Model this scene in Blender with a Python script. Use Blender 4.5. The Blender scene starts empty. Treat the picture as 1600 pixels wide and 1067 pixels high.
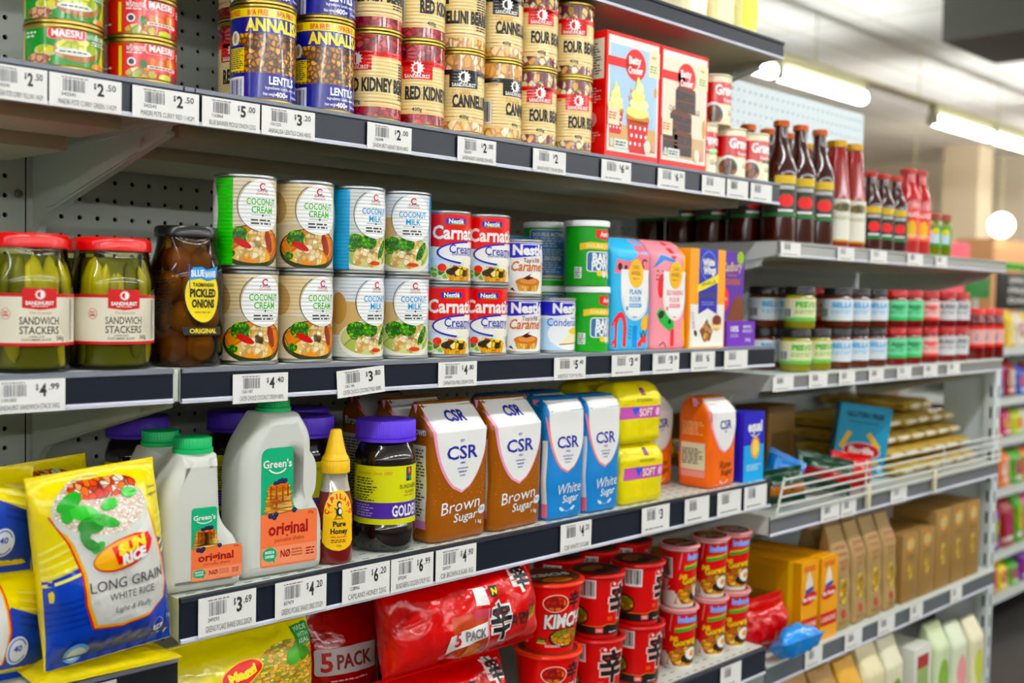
import bpy, bmesh, math, random
from math import sin, cos, pi, radians as rad, sqrt, atan2, floor as fl
from mathutils import Vector, Matrix, noise
from mathutils.geometry import tessellate_polygon

scene = bpy.context.scene
COL = scene.collection
rng = random.Random(7)

# ---------------------------------------------------------------- camera, world, exposure
CZ = 1.5                                   # lens height above the floor
FPX, YAW, PITCH, ROLL = 1736.7, 0.8016, 0.043, -0.0199
_f = Vector((sin(YAW) * cos(PITCH), cos(YAW) * cos(PITCH), -sin(PITCH)))
_r = Vector((cos(YAW), -sin(YAW), 0))
_d = _f.cross(_r)
CR = _r * cos(ROLL) + _d * sin(ROLL)
CD = -_r * sin(ROLL) + _d * cos(ROLL)
cam_data = bpy.data.cameras.new('camera')
cam_data.sensor_width = 36
cam_data.lens = 36 * FPX / 1600
cam_data.clip_start = 0.05
cam_data.dof.use_dof = True
cam_data.dof.focus_distance = 1.37
cam_data.dof.aperture_fstop = 3.9
cam = bpy.data.objects.new('camera', cam_data)
COL.objects.link(cam)
mw = Matrix.Identity(4)
for i, ax in enumerate((CR, -CD, -_f)):
    for j in range(3):
        mw[j][i] = ax[j]
mw.translation = Vector((0, 0, CZ))
cam.matrix_world = mw
scene.camera = cam

world = bpy.data.worlds.new('world')
scene.world = world
world.use_nodes = True
world.node_tree.nodes['Background'].inputs[0].default_value = (0.9, 0.95, 1, 1)
world.node_tree.nodes['Background'].inputs[1].default_value = 0.25
scene.view_settings.view_transform = 'Standard'
scene.view_settings.look = 'None'
scene.view_settings.gamma = 1
scene.view_settings.use_curve_mapping = False
scene.view_settings.exposure = 0.0
LAMP = 39.5                                # emission of the tube diffusers
cy = scene.cycles
cy.use_denoising = True
cy.max_bounces = 7
cy.diffuse_bounces = 3
cy.transparent_max_bounces = 12
cy.caustics_reflective = False
cy.caustics_refractive = False
cy.sample_clamp_indirect = 6


def xat(px, Y, z):
    """world x of the point at depth Y and height z that the lens sees in image column px"""
    k = (px - 800) / FPX
    # (x*CR.x + Y*CR.y + w*CR.z) = k*(x*f.x + Y*f.y + w*f.z)
    w = z - CZ
    return -(Y * (CR.y - k * _f.y) + w * (CR.z - k * _f.z)) / (CR.x - k * _f.x)


# ---------------------------------------------------------------- materials
def lin(h):
    h = h.lstrip('#')
    o = []
    for i in (0, 2, 4):
        c = int(h[i:i + 2], 16) / 255
        o.append(c / 12.92 if c <= 0.04045 else ((c + 0.055) / 1.055) ** 2.4)
    y = .3 * o[0] + .6 * o[1] + .1 * o[2]
    return (*[min(1, max(0, y + 1.16 * (c - y))) for c in o], 1)      # paints a touch richer than the sampled tones


_MC = {}


def _bump(nt, b, kind, amt):
    N, K = nt.nodes, nt.links
    bp = N.new('ShaderNodeBump')
    tc = N.new('ShaderNodeTexCoord')
    if kind == 'ribs':
        t = N.new('ShaderNodeTexWave'); t.bands_direction = 'Y'; t.inputs['Scale'].default_value = 70
        K.new(tc.outputs['UV'], t.inputs['Vector']); o = t.outputs['Color']
        bp.inputs['Distance'].default_value = 0.0006 * amt
    elif kind == 'film':
        t = N.new('ShaderNodeTexNoise'); t.inputs['Scale'].default_value = 26; t.inputs['Detail'].default_value = 2.5
        t.inputs['Distortion'].default_value = .35
        K.new(tc.outputs['Object'], t.inputs['Vector']); o = t.outputs[0]
        bp.inputs['Distance'].default_value = 0.009 * amt
    else:
        t = N.new('ShaderNodeTexNoise'); t.inputs['Scale'].default_value = 400
        K.new(tc.outputs['Object'], t.inputs['Vector']); o = t.outputs[0]
        bp.inputs['Distance'].default_value = 0.0006 * amt
    K.new(o, bp.inputs['Height'])
    K.new(bp.outputs[0], b.inputs['Normal'])


def mat(hexs, rough=.4, metal=0, spec=.4, coat=0, bump=None, amt=1.0, sss=0, emit=0, trans=0):
    key = (hexs, rough, metal, spec, coat, bump, amt, sss, emit, trans)
    if key in _MC:
        return _MC[key]
    m = bpy.data.materials.new('m' + hexs.strip('#') + '_%d' % len(_MC))
    m.use_nodes = True
    b = m.node_tree.nodes['Principled BSDF']
    b.inputs['Base Color'].default_value = lin(hexs)
    b.inputs['Roughness'].default_value = rough
    b.inputs['Metallic'].default_value = metal
    b.inputs['Specular IOR Level'].default_value = spec
    b.inputs['Coat Weight'].default_value = coat
    b.inputs['Coat Roughness'].default_value = .08
    if sss:
        b.inputs['Subsurface Weight'].default_value = sss
        b.inputs['Subsurface Radius'].default_value = (.02, .02, .02)
        b.inputs['Subsurface Scale'].default_value = .5
    if trans:
        b.inputs['Transmission Weight'].default_value = trans
    if emit:
        b.inputs['Emission Color'].default_value = lin(hexs)
        b.inputs['Emission Strength'].default_value = emit
    if bump:
        _bump(m.node_tree, b, bump, amt)
    _MC[key] = m
    return m


def glass(hexs, gl=.06, key='g'):
    """thin clear wall: tinted see-through plus a mirror-like skin"""
    k = (key, hexs, gl)
    if k in _MC:
        return _MC[k]
    m = bpy.data.materials.new('glass' + hexs)
    m.use_nodes = True
    nt = m.node_tree
    nt.nodes.clear()
    out = nt.nodes.new('ShaderNodeOutputMaterial')
    mx = nt.nodes.new('ShaderNodeMixShader')
    tr = nt.nodes.new('ShaderNodeBsdfTransparent')
    gs = nt.nodes.new('ShaderNodeBsdfGlossy')
    fr = nt.nodes.new('ShaderNodeFresnel')
    fr.inputs[0].default_value = 1.45
    tr.inputs[0].default_value = lin(hexs)
    gs.inputs['Roughness'].default_value = .05
    nt.links.new(fr.outputs[0], mx.inputs[0])
    nt.links.new(tr.outputs[0], mx.inputs[1])
    nt.links.new(gs.outputs[0], mx.inputs[2])
    nt.links.new(mx.outputs[0], out.inputs[0])
    _MC[k] = m
    return m


def picture(name, cols, scale, gap='#201008', edge=.25, rough=.35, stretch=(1, 1), bump=None, coord='UV', rand=1.0, smooth=False):
    """printed food picture: voronoi cells tinted from a list of colours"""
    key = ('pic', name)
    if key in _MC:
        return _MC[key]
    m = bpy.data.materials.new('pic_' + name)
    m.use_nodes = True
    nt = m.node_tree
    N, K = nt.nodes, nt.links
    b = N['Principled BSDF']
    b.inputs['Roughness'].default_value = rough
    tc = N.new('ShaderNodeTexCoord')
    mp = N.new('ShaderNodeMapping')
    mp.inputs['Scale'].default_value = (stretch[0], stretch[1], 1 if coord == 'UV' else stretch[0])
    nz = N.new('ShaderNodeTexNoise')
    nz.inputs['Scale'].default_value = scale * .5
    va = N.new('ShaderNodeVectorMath'); va.operation = 'SCALE'; va.inputs['Scale'].default_value = .55 / scale
    vb = N.new('ShaderNodeVectorMath'); vb.operation = 'ADD'
    K.new(tc.outputs[coord], mp.inputs[0])
    K.new(mp.outputs[0], nz.inputs['Vector'])
    K.new(nz.outputs['Color'], va.inputs[0])
    K.new(mp.outputs[0], vb.inputs[0]); K.new(va.outputs[0], vb.inputs[1])
    v1 = N.new('ShaderNodeTexVoronoi'); v1.inputs['Scale'].default_value = scale
    v1.inputs['Randomness'].default_value = rand
    v2 = N.new('ShaderNodeTexVoronoi'); v2.inputs['Scale'].default_value = scale; v2.feature = 'DISTANCE_TO_EDGE'
    v2.inputs['Randomness'].default_value = rand
    for v in (v1, v2):
        K.new(vb.outputs[0], v.inputs['Vector'])
    sp = N.new('ShaderNodeSeparateColor')
    K.new(v1.outputs['Color'], sp.inputs[0])
    rp = N.new('ShaderNodeValToRGB')
    rp.color_ramp.interpolation = 'LINEAR' if smooth else 'CONSTANT'
    e = rp.color_ramp.elements
    while len(e) < len(cols):
        e.new(.5)
    for i, c in enumerate(cols):
        e[i].position = i / len(cols)
        e[i].color = lin(c)
    K.new(sp.outputs[0], rp.inputs[0])
    gp = N.new('ShaderNodeValToRGB')
    gp.color_ramp.interpolation = 'EASE'
    gp.color_ramp.elements[0].position = 0
    gp.color_ramp.elements[1].position = edge
    gp.color_ramp.elements[0].color = (1, 1, 1, 1)
    gp.color_ramp.elements[1].color = (0, 0, 0, 1)
    K.new(v2.outputs[0], gp.inputs[0])
    rd = N.new('ShaderNodeMapRange'); rd.inputs[1].default_value = .58 if not smooth else .9; rd.inputs[2].default_value = .80 if not smooth else 1.2
    K.new(v1.outputs['Distance'], rd.inputs[0])
    mxm = N.new('ShaderNodeMath'); mxm.operation = 'MAXIMUM'
    K.new(gp.outputs[0], mxm.inputs[0]); K.new(rd.outputs[0], mxm.inputs[1])
    mx = N.new('ShaderNodeMix'); mx.data_type = 'RGBA'
    K.new(mxm.outputs[0], mx.inputs[0])
    K.new(rp.outputs[0], mx.inputs[6])
    mx.inputs[7].default_value = lin(gap)
    K.new(mx.outputs[2], b.inputs['Base Color'])
    if bump:
        _bump(nt, b, bump, 1)
    _MC[key] = m
    return m


# ---------------------------------------------------------------- objects
def obj(name, me, parent=None, loc=None, rot=None):
    o = bpy.data.objects.new(name, me)
    COL.objects.link(o)
    if parent is not None:
        o.parent = parent
    if loc is not None:
        o.location = loc
    if rot is not None:
        o.rotation_euler = rot
    return o


def thing(name, label=None, cat=None, loc=(0, 0, 0), rz=0, group=None, rot=None):
    o = bpy.data.objects.new(name, None)
    o.empty_display_size = .02
    COL.objects.link(o)
    o.location = loc
    o.rotation_euler = rot if rot else (0, 0, rz)
    return tag(o, label, cat, group)


def tag(o, label=None, cat=None, group=None, kind=None):
    if label: o['label'] = label
    if cat: o['category'] = cat
    if group: o['group'] = group
    if kind: o['kind'] = kind
    return o


_USED = set()


def place(proto, loc, rz=0, label=None, cat=None, group=None, rot=None, name=None):
    """first call moves the prototype itself, later calls copy it with its parts and sub-parts"""
    if proto.name not in _USED:
        _USED.add(proto.name)
        r = proto
    else:
        r = proto.copy()
        COL.objects.link(r)
        for ch in list(proto.children):
            c = ch.copy(); COL.objects.link(c); c.parent = r
            for g in list(ch.children):
                d = g.copy(); COL.objects.link(d); d.parent = c
        _USED.add(r.name)
    r.location = loc
    r.rotation_euler = rot if rot else (0, 0, rz)
    if 'group' in r: del r['group']
    tag(r, label, cat, group)
    return r


class MB:
    def __init__(s):
        s.v, s.f, s.mi, s.mats, s.sm = [], [], [], [], []

    def m(s, mt):
        if mt not in s.mats:
            s.mats.append(mt)
        return s.mats.index(mt)

    def add(s, vs, fs, mt, smooth=True):
        o = len(s.v); k = s.m(mt)
        s.v += [tuple(v) for v in vs]
        for f in fs:
            s.f.append(tuple(i + o for i in f)); s.mi.append(k); s.sm.append(smooth)
        return s

    def frombm(s, bm, mt, smooth=True):
        bm.verts.index_update()
        s.add([v.co for v in bm.verts], [[v.index for v in f.verts] for f in bm.faces], mt, smooth)
        bm.free()
        return s

    def box(s, x0, x1, y0, y1, z0, z1, mt, bev=0, seg=2, smooth=True):
        bm = bmesh.new()
        bmesh.ops.create_cube(bm, size=1)
        for v in bm.verts:
            v.co = Vector(((x0 + x1) / 2 + v.co.x * (x1 - x0), (y0 + y1) / 2 + v.co.y * (y1 - y0), (z0 + z1) / 2 + v.co.z * (z1 - z0)))
        if bev:
            bmesh.ops.bevel(bm, geom=bm.edges[:], offset=bev, segments=seg, affect='EDGES', profile=.5)
        return s.frombm(bm, mt, smooth)

    def lathe(s, prof, mt, n=40, c=(0, 0), sx=1, sy=1):
        vs, fs = [], []
        for r, z in prof:
            for i in range(n):
                a = 2 * pi * i / n
                vs.append((c[0] + sx * r * cos(a), c[1] + sy * r * sin(a), z))
        for k in range(len(prof) - 1):
            for i in range(n):
                j = (i + 1) % n
                fs.append((k * n + i, k * n + j, (k + 1) * n + j, (k + 1) * n + i))
        if prof[0][0] > 1e-6: fs.append(tuple(range(n))[::-1])
        if prof[-1][0] > 1e-6: fs.append(tuple((len(prof) - 1) * n + i for i in range(n)))
        return s.add(vs, fs, mt)

    def tube(s, pts, r, mt, n=8):
        pts = [Vector(p) for p in pts]
        vs, fs = [], []
        for k, p in enumerate(pts):
            t = (pts[min(k + 1, len(pts) - 1)] - pts[max(k - 1, 0)]).normalized()
            a = t.cross(Vector((0, 0, 1)) if abs(t.z) < .9 else Vector((1, 0, 0))).normalized()
            b = t.cross(a)
            for i in range(n):
                q = 2 * pi * i / n
                vs.append(p + (a * cos(q) + b * sin(q)) * r)
        for k in range(len(pts) - 1):
            for i in range(n):
                j = (i + 1) % n
                fs.append((k * n + i, k * n + j, (k + 1) * n + j, (k + 1) * n + i))
        fs.append(tuple(range(n))[::-1]); fs.append(tuple((len(pts) - 1) * n + i for i in range(n)))
        return s.add(vs, fs, mt)

    def prism(s, pts, y0, y1, mt, axis='y', smooth=False):
        """polygon given in two axes, extruded along the third (axis 'x','y','z')"""
        n = len(pts)
        def P(a, b, t):
            return {'y': (a, t, b), 'x': (t, a, b), 'z': (a, b, t)}[axis]
        vs = [P(a, b, y0) for a, b in pts] + [P(a, b, y1) for a, b in pts]
        fs = [tuple(range(n)), tuple(range(2 * n - 1, n - 1, -1))]
        fs += [(i, (i + 1) % n, (i + 1) % n + n, i + n) for i in range(n)]
        bm = bmesh.new()
        bv = [bm.verts.new(v) for v in vs]
        for f in fs: bm.faces.new([bv[i] for i in f])
        bmesh.ops.recalc_face_normals(bm, faces=bm.faces[:])
        bmesh.ops.triangulate(bm, faces=[f for f in bm.faces if len(f.verts) > 4])
        return s.frombm(bm, mt, smooth)

    def mesh(s, name, ang=38, uv=True):
        me = bpy.data.meshes.new(name)
        me.from_pydata(s.v, [], s.f)
        for mt in s.mats: me.materials.append(mt)
        me.polygons.foreach_set('material_index', s.mi)
        me.polygons.foreach_set('use_smooth', s.sm)
        bm = bmesh.new(); bm.from_mesh(me)
        bmesh.ops.recalc_face_normals(bm, faces=bm.faces[:])
        bm.to_mesh(me); bm.free()
        me.update()
        me.set_sharp_from_angle(angle=rad(ang))
        return me

    def build(s, name, parent=None, loc=None, rot=None, ang=38):
        return obj(name, s.mesh(name, ang), parent, loc, rot)


def outline(outer, holes, depth, bev, res=3):
    """a mesh: flat outline with holes, thickened along y and rounded"""
    cu = bpy.data.curves.new('o', 'CURVE')
    cu.dimensions = '2D'; cu.fill_mode = 'BOTH'
    for lp in [outer] + holes:
        sp = cu.splines.new('POLY')
        sp.points.add(len(lp) - 1)
        for p, (a, b) in zip(sp.points, lp): p.co = (a, b, 0, 1)
        sp.use_cyclic_u = True
    cu.extrude = max(depth / 2 - bev, .0001); cu.bevel_depth = bev; cu.bevel_resolution = res; cu.offset = -bev
    o = bpy.data.objects.new('o', cu)
    me = bpy.data.meshes.new_from_object(o)
    bpy.data.objects.remove(o); bpy.data.curves.remove(cu)
    me.transform(Matrix(((1, 0, 0, 0), (0, 0, -1, 0), (0, 1, 0, 0), (0, 0, 0, 1))))
    for p in me.polygons: p.use_smooth = True
    me.set_sharp_from_angle(angle=rad(40))
    return me


# ---------------------------------------------------------------- printed art
_TC = {}


def text_tris(s, bold):
    k = (s, bold)
    if k in _TC: return _TC[k]
    cu = bpy.data.curves.new('t', 'FONT')
    cu.body = s; cu.size = 1; cu.resolution_u = 2; cu.offset = bold
    cu.fill_mode = 'BOTH'
    o = bpy.data.objects.new('t', cu)
    me = bpy.data.meshes.new_from_object(o)
    me.calc_loop_triangles()
    V = [(v.co.x, v.co.y) for v in me.vertices]
    T = [tuple(t.vertices) for t in me.loop_triangles]
    bpy.data.objects.remove(o); bpy.data.curves.remove(cu); bpy.data.meshes.remove(me)
    if not V: V, T = [(0, 0), (.1, 0), (0, .1)], []
    xs = [v[0] for v in V]; ys = [v[1] for v in V]
    _TC[k] = (V, T, min(xs), max(xs), min(ys), max(ys))
    return _TC[k]


CAP = max(.3, text_tris('H', 0)[5])


class Art:
    """flat art in metres, later wrapped on a surface"""
    def __init__(s):
        s.P = []        # (verts, tris, material, layer, big)

    def poly(s, pts, m, L=1, big=True):
        t = tessellate_polygon([[Vector((x, y, 0)) for x, y in pts]])
        s.P.append((list(pts), [tuple(q) for q in t], m, L, big))
        return s

    def rect(s, x0, y0, x1, y1, m, L=1, big=True):
        s.P.append(([(x0, y0), (x1, y0), (x1, y1), (x0, y1)], [(0, 1, 2), (0, 2, 3)], m, L, big))
        return s

    def ell(s, cx, cy_, rx, ry, m, L=1, n=28, rot=0, a0=0, a1=360):
        pts = []
        k = n if a1 - a0 == 360 else n + 1
        for i in range(k):
            a = rad(a0 + (a1 - a0) * i / n)
            x, y = rx * cos(a), ry * sin(a)
            pts.append((cx + x * cos(rot) - y * sin(rot), cy_ + x * sin(rot) + y * cos(rot)))
        return s.poly(pts, m, L, rx > .004)

    def rr(s, x0, y0, x1, y1, r, m, L=1):
        pts = []
        for cx, cy_, a in ((x1 - r, y1 - r, 0), (x0 + r, y1 - r, 90), (x0 + r, y0 + r, 180), (x1 - r, y0 + r, 270)):
            pts += [(cx + r * cos(rad(a + q)), cy_ + r * sin(rad(a + q))) for q in (0, 30, 60, 90)]
        return s.poly(pts, m, L)

    def arc(s, cx, cy_, rx, ry, t, a0, a1, m, L=2, n=20):
        A = [rad(a0 + (a1 - a0) * i / n) for i in range(n + 1)]
        o = [(cx + rx * cos(a), cy_ + ry * sin(a)) for a in A]
        q = [(cx + (rx - t) * cos(a), cy_ + (ry - t) * sin(a)) for a in A]
        vs = o + q
        tr = []
        for i in range(n):
            tr += [(i, i + 1, n + 2 + i), (i, n + 2 + i, n + 1 + i)]
        s.P.append((vs, tr, m, L, True))
        return s

    def line(s, pts, w, m, L=2):
        for (x0, y0), (x1, y1) in zip(pts, pts[1:]):
            d = sqrt((x1 - x0) ** 2 + (y1 - y0) ** 2) or 1
            nx, ny = -(y1 - y0) / d * w / 2, (x1 - x0) / d * w / 2
            s.P.append(([(x0 + nx, y0 + ny), (x0 - nx, y0 - ny), (x1 - nx, y1 - ny), (x1 + nx, y1 + ny)], [(0, 1, 2), (0, 2, 3)], m, L, True))
        return s

    def text(s, t, cx, cy_, h, m, w=None, L=3, bold=.012, shear=0, rot=0, al='c', big=False):
        V, T, a, b, c, d = text_tris(t, bold)
        sy = h / CAP
        sx = (w / max(b - a, .01)) if w else sy
        ox = {'c': (a + b) / 2, 'l': a, 'r': b}[al]
        pts = []
        for x, y in V:
            X = (x - ox) * sx + shear * y * sy
            Y = y * sy - h / 2
            pts.append((cx + X * cos(rot) - Y * sin(rot), cy_ + X * sin(rot) + Y * cos(rot)))
        s.P.append((pts, T, m, L, big))
        return s

    def arctext(s, t, cx, cy_, r, h, m, a0, a1, L=3, bold=.02, ry=None, w=None):
        """letters spread along an arc from angle a0 to a1 (degrees)"""
        for i, ch in enumerate(t):
            a = rad(a0 + (a1 - a0) * (i + .5) / len(t))
            if ch == ' ': continue
            s.text(ch, cx + r * cos(a), cy_ + (ry or r) * sin(a), h, m, w=w if w and ch != 'I' else None, L=L, bold=bold, rot=(a - pi / 2) * .8)
        return s

    def micro(s, x0, y0, x1, y1, n, m, L=3, seed=0):
        if (y1 - y0) / n > .0042:
            c_ = (y0 + y1) / 2; k_ = .0021 * n; y0, y1 = c_ - k_, c_ + k_
        """lines of print too small to read"""
        q = random.Random(seed)
        st = (y1 - y0) / n
        for i in range(n):
            y = y1 - st * (i + .5)
            e = x0 + (x1 - x0) * (q.uniform(.7, 1))
            x = x0
            while x < e:
                wd = min(q.uniform(.6, 2.2) * st * 1.2, e - x)
                s.rect(x, y - st * .24, x + wd, y + st * .24, m, L, False)
                x += wd + st * .45
        return s

    def bars(s, x0, y0, x1, y1, m, L=3, seed=1, n=22):
        q = random.Random(seed)
        ws = [q.choice((1, 1, 2, 3)) for _ in range(2 * n)]
        k = (x1 - x0) / sum(ws); x = x0
        for i, w in enumerate(ws):
            if i % 2 == 0: s.rect(x, y0, x + w * k, y1, m, L, False)
            x += w * k
        return s

    def merge(s, o, dx=0, dy=0, k=1, dl=0):
        for V, T, m, L, big in o.P:
            s.P.append(([(x * k + dx, y * k + dy) for x, y in V], T, m, L + dl, big))
        return s

    def mesh(s, name, fn, cu=.006, cv=None, eps=.00012, clip=None, cuttext=None):
        me = bpy.data.meshes.new(name)
        mats = []
        bm = bmesh.new()
        uvl = bm.loops.layers.uv.new('UVMap')
        def cut(b, c, axis):
            if not c or not b.verts: return
            vals = [v.co[axis] for v in b.verts]
            lo, hi = min(vals), max(vals)
            k = fl(lo / c) + 1
            no = (1, 0, 0) if axis == 0 else (0, 1, 0)
            while k * c < hi - 1e-7:
                co = (k * c, 0, 0) if axis == 0 else (0, k * c, 0)
                bmesh.ops.bisect_plane(b, geom=b.verts[:] + b.edges[:] + b.faces[:], plane_co=co, plane_no=no, dist=1e-7)
                k += 1
        for big in (True, False):
            b = bmesh.new()
            for V, T, m, L, bg in s.P:
                if bg != big: continue
                if m not in mats: mats.append(m)
                k = mats.index(m)
                vs = [b.verts.new((x, y, L)) for x, y in V]
                for t in T:
                    try:
                        f = b.faces.new([vs[i] for i in t])
                    except ValueError:
                        continue
                    f.material_index = k
                    f.normal_update()
                    if f.normal.z < 0: f.normal_flip()
            if clip:
                for co, no in clip:
                    bmesh.ops.bisect_plane(b, geom=b.verts[:] + b.edges[:] + b.faces[:], plane_co=co, plane_no=no, clear_outer=True)
            if big:
                cut(b, cu, 0); cut(b, cv, 1)
            elif cuttext:
                cut(b, cuttext, 0); cut(b, cuttext, 1)
            loose = [v for v in b.verts if not v.link_faces]
            bmesh.ops.delete(b, geom=loose, context='VERTS')
            b.verts.index_update()
            nv = [bm.verts.new(v.co) for v in b.verts]
            for f in b.faces:
                try:
                    g = bm.faces.new([nv[v.index] for v in f.verts])
                except ValueError:
                    continue
                g.material_index = f.material_index; g.smooth = big
            b.free()
        for f in bm.faces:
            for l in f.loops: l[uvl].uv = (l.vert.co.x, l.vert.co.y)
        for v in bm.verts:
            v.co = Vector(fn(v.co.x, v.co.y, v.co.z * eps))
        bm.to_mesh(me); bm.free()
        for m in mats: me.materials.append(m)
        return me

    def build(s, name, parent, fn, **k):
        return obj(name, s.mesh(name, fn, **k), parent)


def on_cyl(R, rf=None):
    def f(u, v, h):
        r = (rf(v) if rf else R) + h
        a = u / R
        return (r * sin(a), -r * cos(a), v)
    return f


def on_front(y0, z0=0, x0=0):
    return lambda u, v, h: (x0 + u, y0 - h, z0 + v)


def on_left(x0, y0=0):
    return lambda u, v, h: (x0 - h, y0 - u, v)


def on_top(z0, y0=0):
    return lambda u, v, h: (u, y0 + v, z0 + h)


# colours used over and over
WHITE = mat('#f4f4f0', .35)
BLACK = mat('#141414', .4)
INK = mat('#2a2a2c', .6)
PAPER = mat('#ecebe6', .6)
STEEL = mat('#b9bcbd', .28, 1)
GOLD = mat('#b9a260', .3, 1)
SHELF = mat('#d3d8cf', .4)
UNDER = mat('#d4d0b4', .5)  # shelf undersides: the warm olive cast of their shade is put into the colour
NAVY = mat('#121926', .3)
STRIPG = mat('#7b7f88', .35)

# ================================================================ the room
XL, XR, YB, YF = -15.0, 15.0, -9.4, 8.6
HC = 3.42
HL = 3.08          # height of the lighting rails, hung below the ceiling
FLOORM = mat('#3b3a38', .35)
WALLM = mat('#e9dcc6', .7)


def ceiling_mat():
    m = bpy.data.materials.new('ceiling_tiles')
    m.use_nodes = True
    N, K = m.node_tree.nodes, m.node_tree.links
    b = N['Principled BSDF']; b.inputs['Roughness'].default_value = .8
    tc = N.new('ShaderNodeTexCoord')
    br = N.new('ShaderNodeTexBrick')
    br.offset = 0; br.inputs['Scale'].default_value = 1
    br.inputs['Brick Width'].default_value = 1.2; br.inputs['Row Height'].default_value = .6
    br.inputs['Mortar Size'].default_value = .02
    br.inputs['Color1'].default_value = lin('#f1f1ea'); br.inputs['Color2'].default_value = lin('#f4f4ee'); br.inputs['Mortar'].default_value = lin('#dcdacd')
    K.new(tc.outputs['Object'], br.inputs['Vector']); K.new(br.outputs[0], b.inputs['Base Color'])
    return m


def slab(name, x0, x1, y0, y1, z0, z1, m):
    o = MB().box(x0, x1, y0, y1, z0, z1, m).build(name)
    return tag(o, kind='structure')


slab('floor', XL, XR, YB, YF, -.1, 0, FLOORM)
slab('ceiling', XL, XR, YB, YF, HC, HC + .1, ceiling_mat())
slab('wall_right', XR, XR + .1, YB, YF, 0, HC, WALLM)
slab('wall_left', XL - .1, XL, YB, YF, 0, HC, mat('#5a554c', .8))
slab('wall_back', XL, XR, YF, YF + .1, 0, HC, WALLM)
slab('wall_front', XL, XR, YB - .1, YB, 0, HC, mat('#857e72', .8))
# a dropped dark bulkhead under the ceiling across the aisle
slab('trim_1', 6.35, 7.15, 1.2, 2.75, 3.0, HC, mat('#55564f', .7))

# ceiling battens: one continuous rail, tubes in clear diffusers
RAIL = mat('#cfc9a4', .5)
TUBE = mat('#fbfdff', .4, emit=LAMP)
CAPM = mat('#c9c5ae', .5)


def lamp(x, y, where):
    t = thing('tube_light', None, 'ceiling light', (x, y, HL - .10))
    MB().box(-.6, .6, -.03, .03, .0, .07, RAIL, .004).build('batten', t)
    mb = MB()
    pts = [(.048 * cos(rad(a)), -.036 + .045 * sin(rad(a))) for a in range(130, 411, 28)]
    mb.prism([(p, q) for p, q in pts], -.56, .56, TUBE, 'x')
    mb.build('diffuser', t)
    for sg in (-1, 1):
        MB().box(min(sg * .56, sg * .6), max(sg * .56, sg * .6), -.046, .046, -.08, 0, CAPM, .004).build('end_cap', t)
    tag(t, where, None, 'ceiling tube lights')
    return t


rail = MB().box(XL + .2, XR - .2, -.035, .035, 0, .028, RAIL)
for i in range(18): rail.tube([(XL + 1 + i * 1.6, 0, .027), (XL + 1 + i * 1.6, 0, HC - HL + .029)], .004, RAIL, 6)
for i, yy in enumerate((3.8, .1, -3.6, -7.3)):
    o = rail.build('lighting_rail', None, (0, yy, HL - .029))
    tag(o, ['cream lighting rail running along the ceiling above the goods behind the shelves', 'cream lighting rail on the ceiling over the shelf front',
            'cream lighting rail on the ceiling over the aisle', 'cream lighting rail on the far side of the aisle ceiling'][i], 'lighting rail')
seen = {5.05: 'white glowing tube light just past the end of the topmost shelf', 6.9: 'long white glowing tube light above the tall brown sauce bottles',
        9.3: 'white glowing tube light at the upper right, nearer one of the joined pair', 10.53: 'white glowing tube light at the far upper right, farther one of the joined pair'}
for x in (-12, -9, -6, -3.5, -1.9, .6, 2.55, 3.8, 5.68, 6.9, 9.25, 10.47, 12.6, 13.8):
    key = min(seen, key=lambda k: abs(k - x))
    lamp(x, 3.8, seen[key] if abs(key - x) < .7 and x > 5 else 'white tube light on the rail behind the shelves, out of the view')
for yy in (.1, -3.6, -7.3):
    for x in (-14, -12.4, -10.8, -9.2, -7.6, -6, -4.4, -3.2, -2, -.4, 1.2, 2.8, 4.4, 6.0, 7.6, 9.2, 10.8, 12.4, 14.0):
        lamp(x, yy, 'white tube light on the ceiling over the aisle, out of the view')

# ================================================================ gondola shelving
SEAM0, SEAM1, SEAM2 = .608, 1.819, 2.935
YFR, YBK = 1.083, 1.483
PEG = None


def peg_mat():
    m = bpy.data.materials.new('pegboard')
    m.use_nodes = True
    N, K = m.node_tree.nodes, m.node_tree.links
    b = N['Principled BSDF']
    b.inputs['Roughness'].default_value = .45
    b.inputs['Base Color'].default_value = lin('#d6dad1')
    return m


PEG = peg_mat()
HOLE = mat('#0a0a0a', .9)
POST = mat('#c2c6be', .4)


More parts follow.
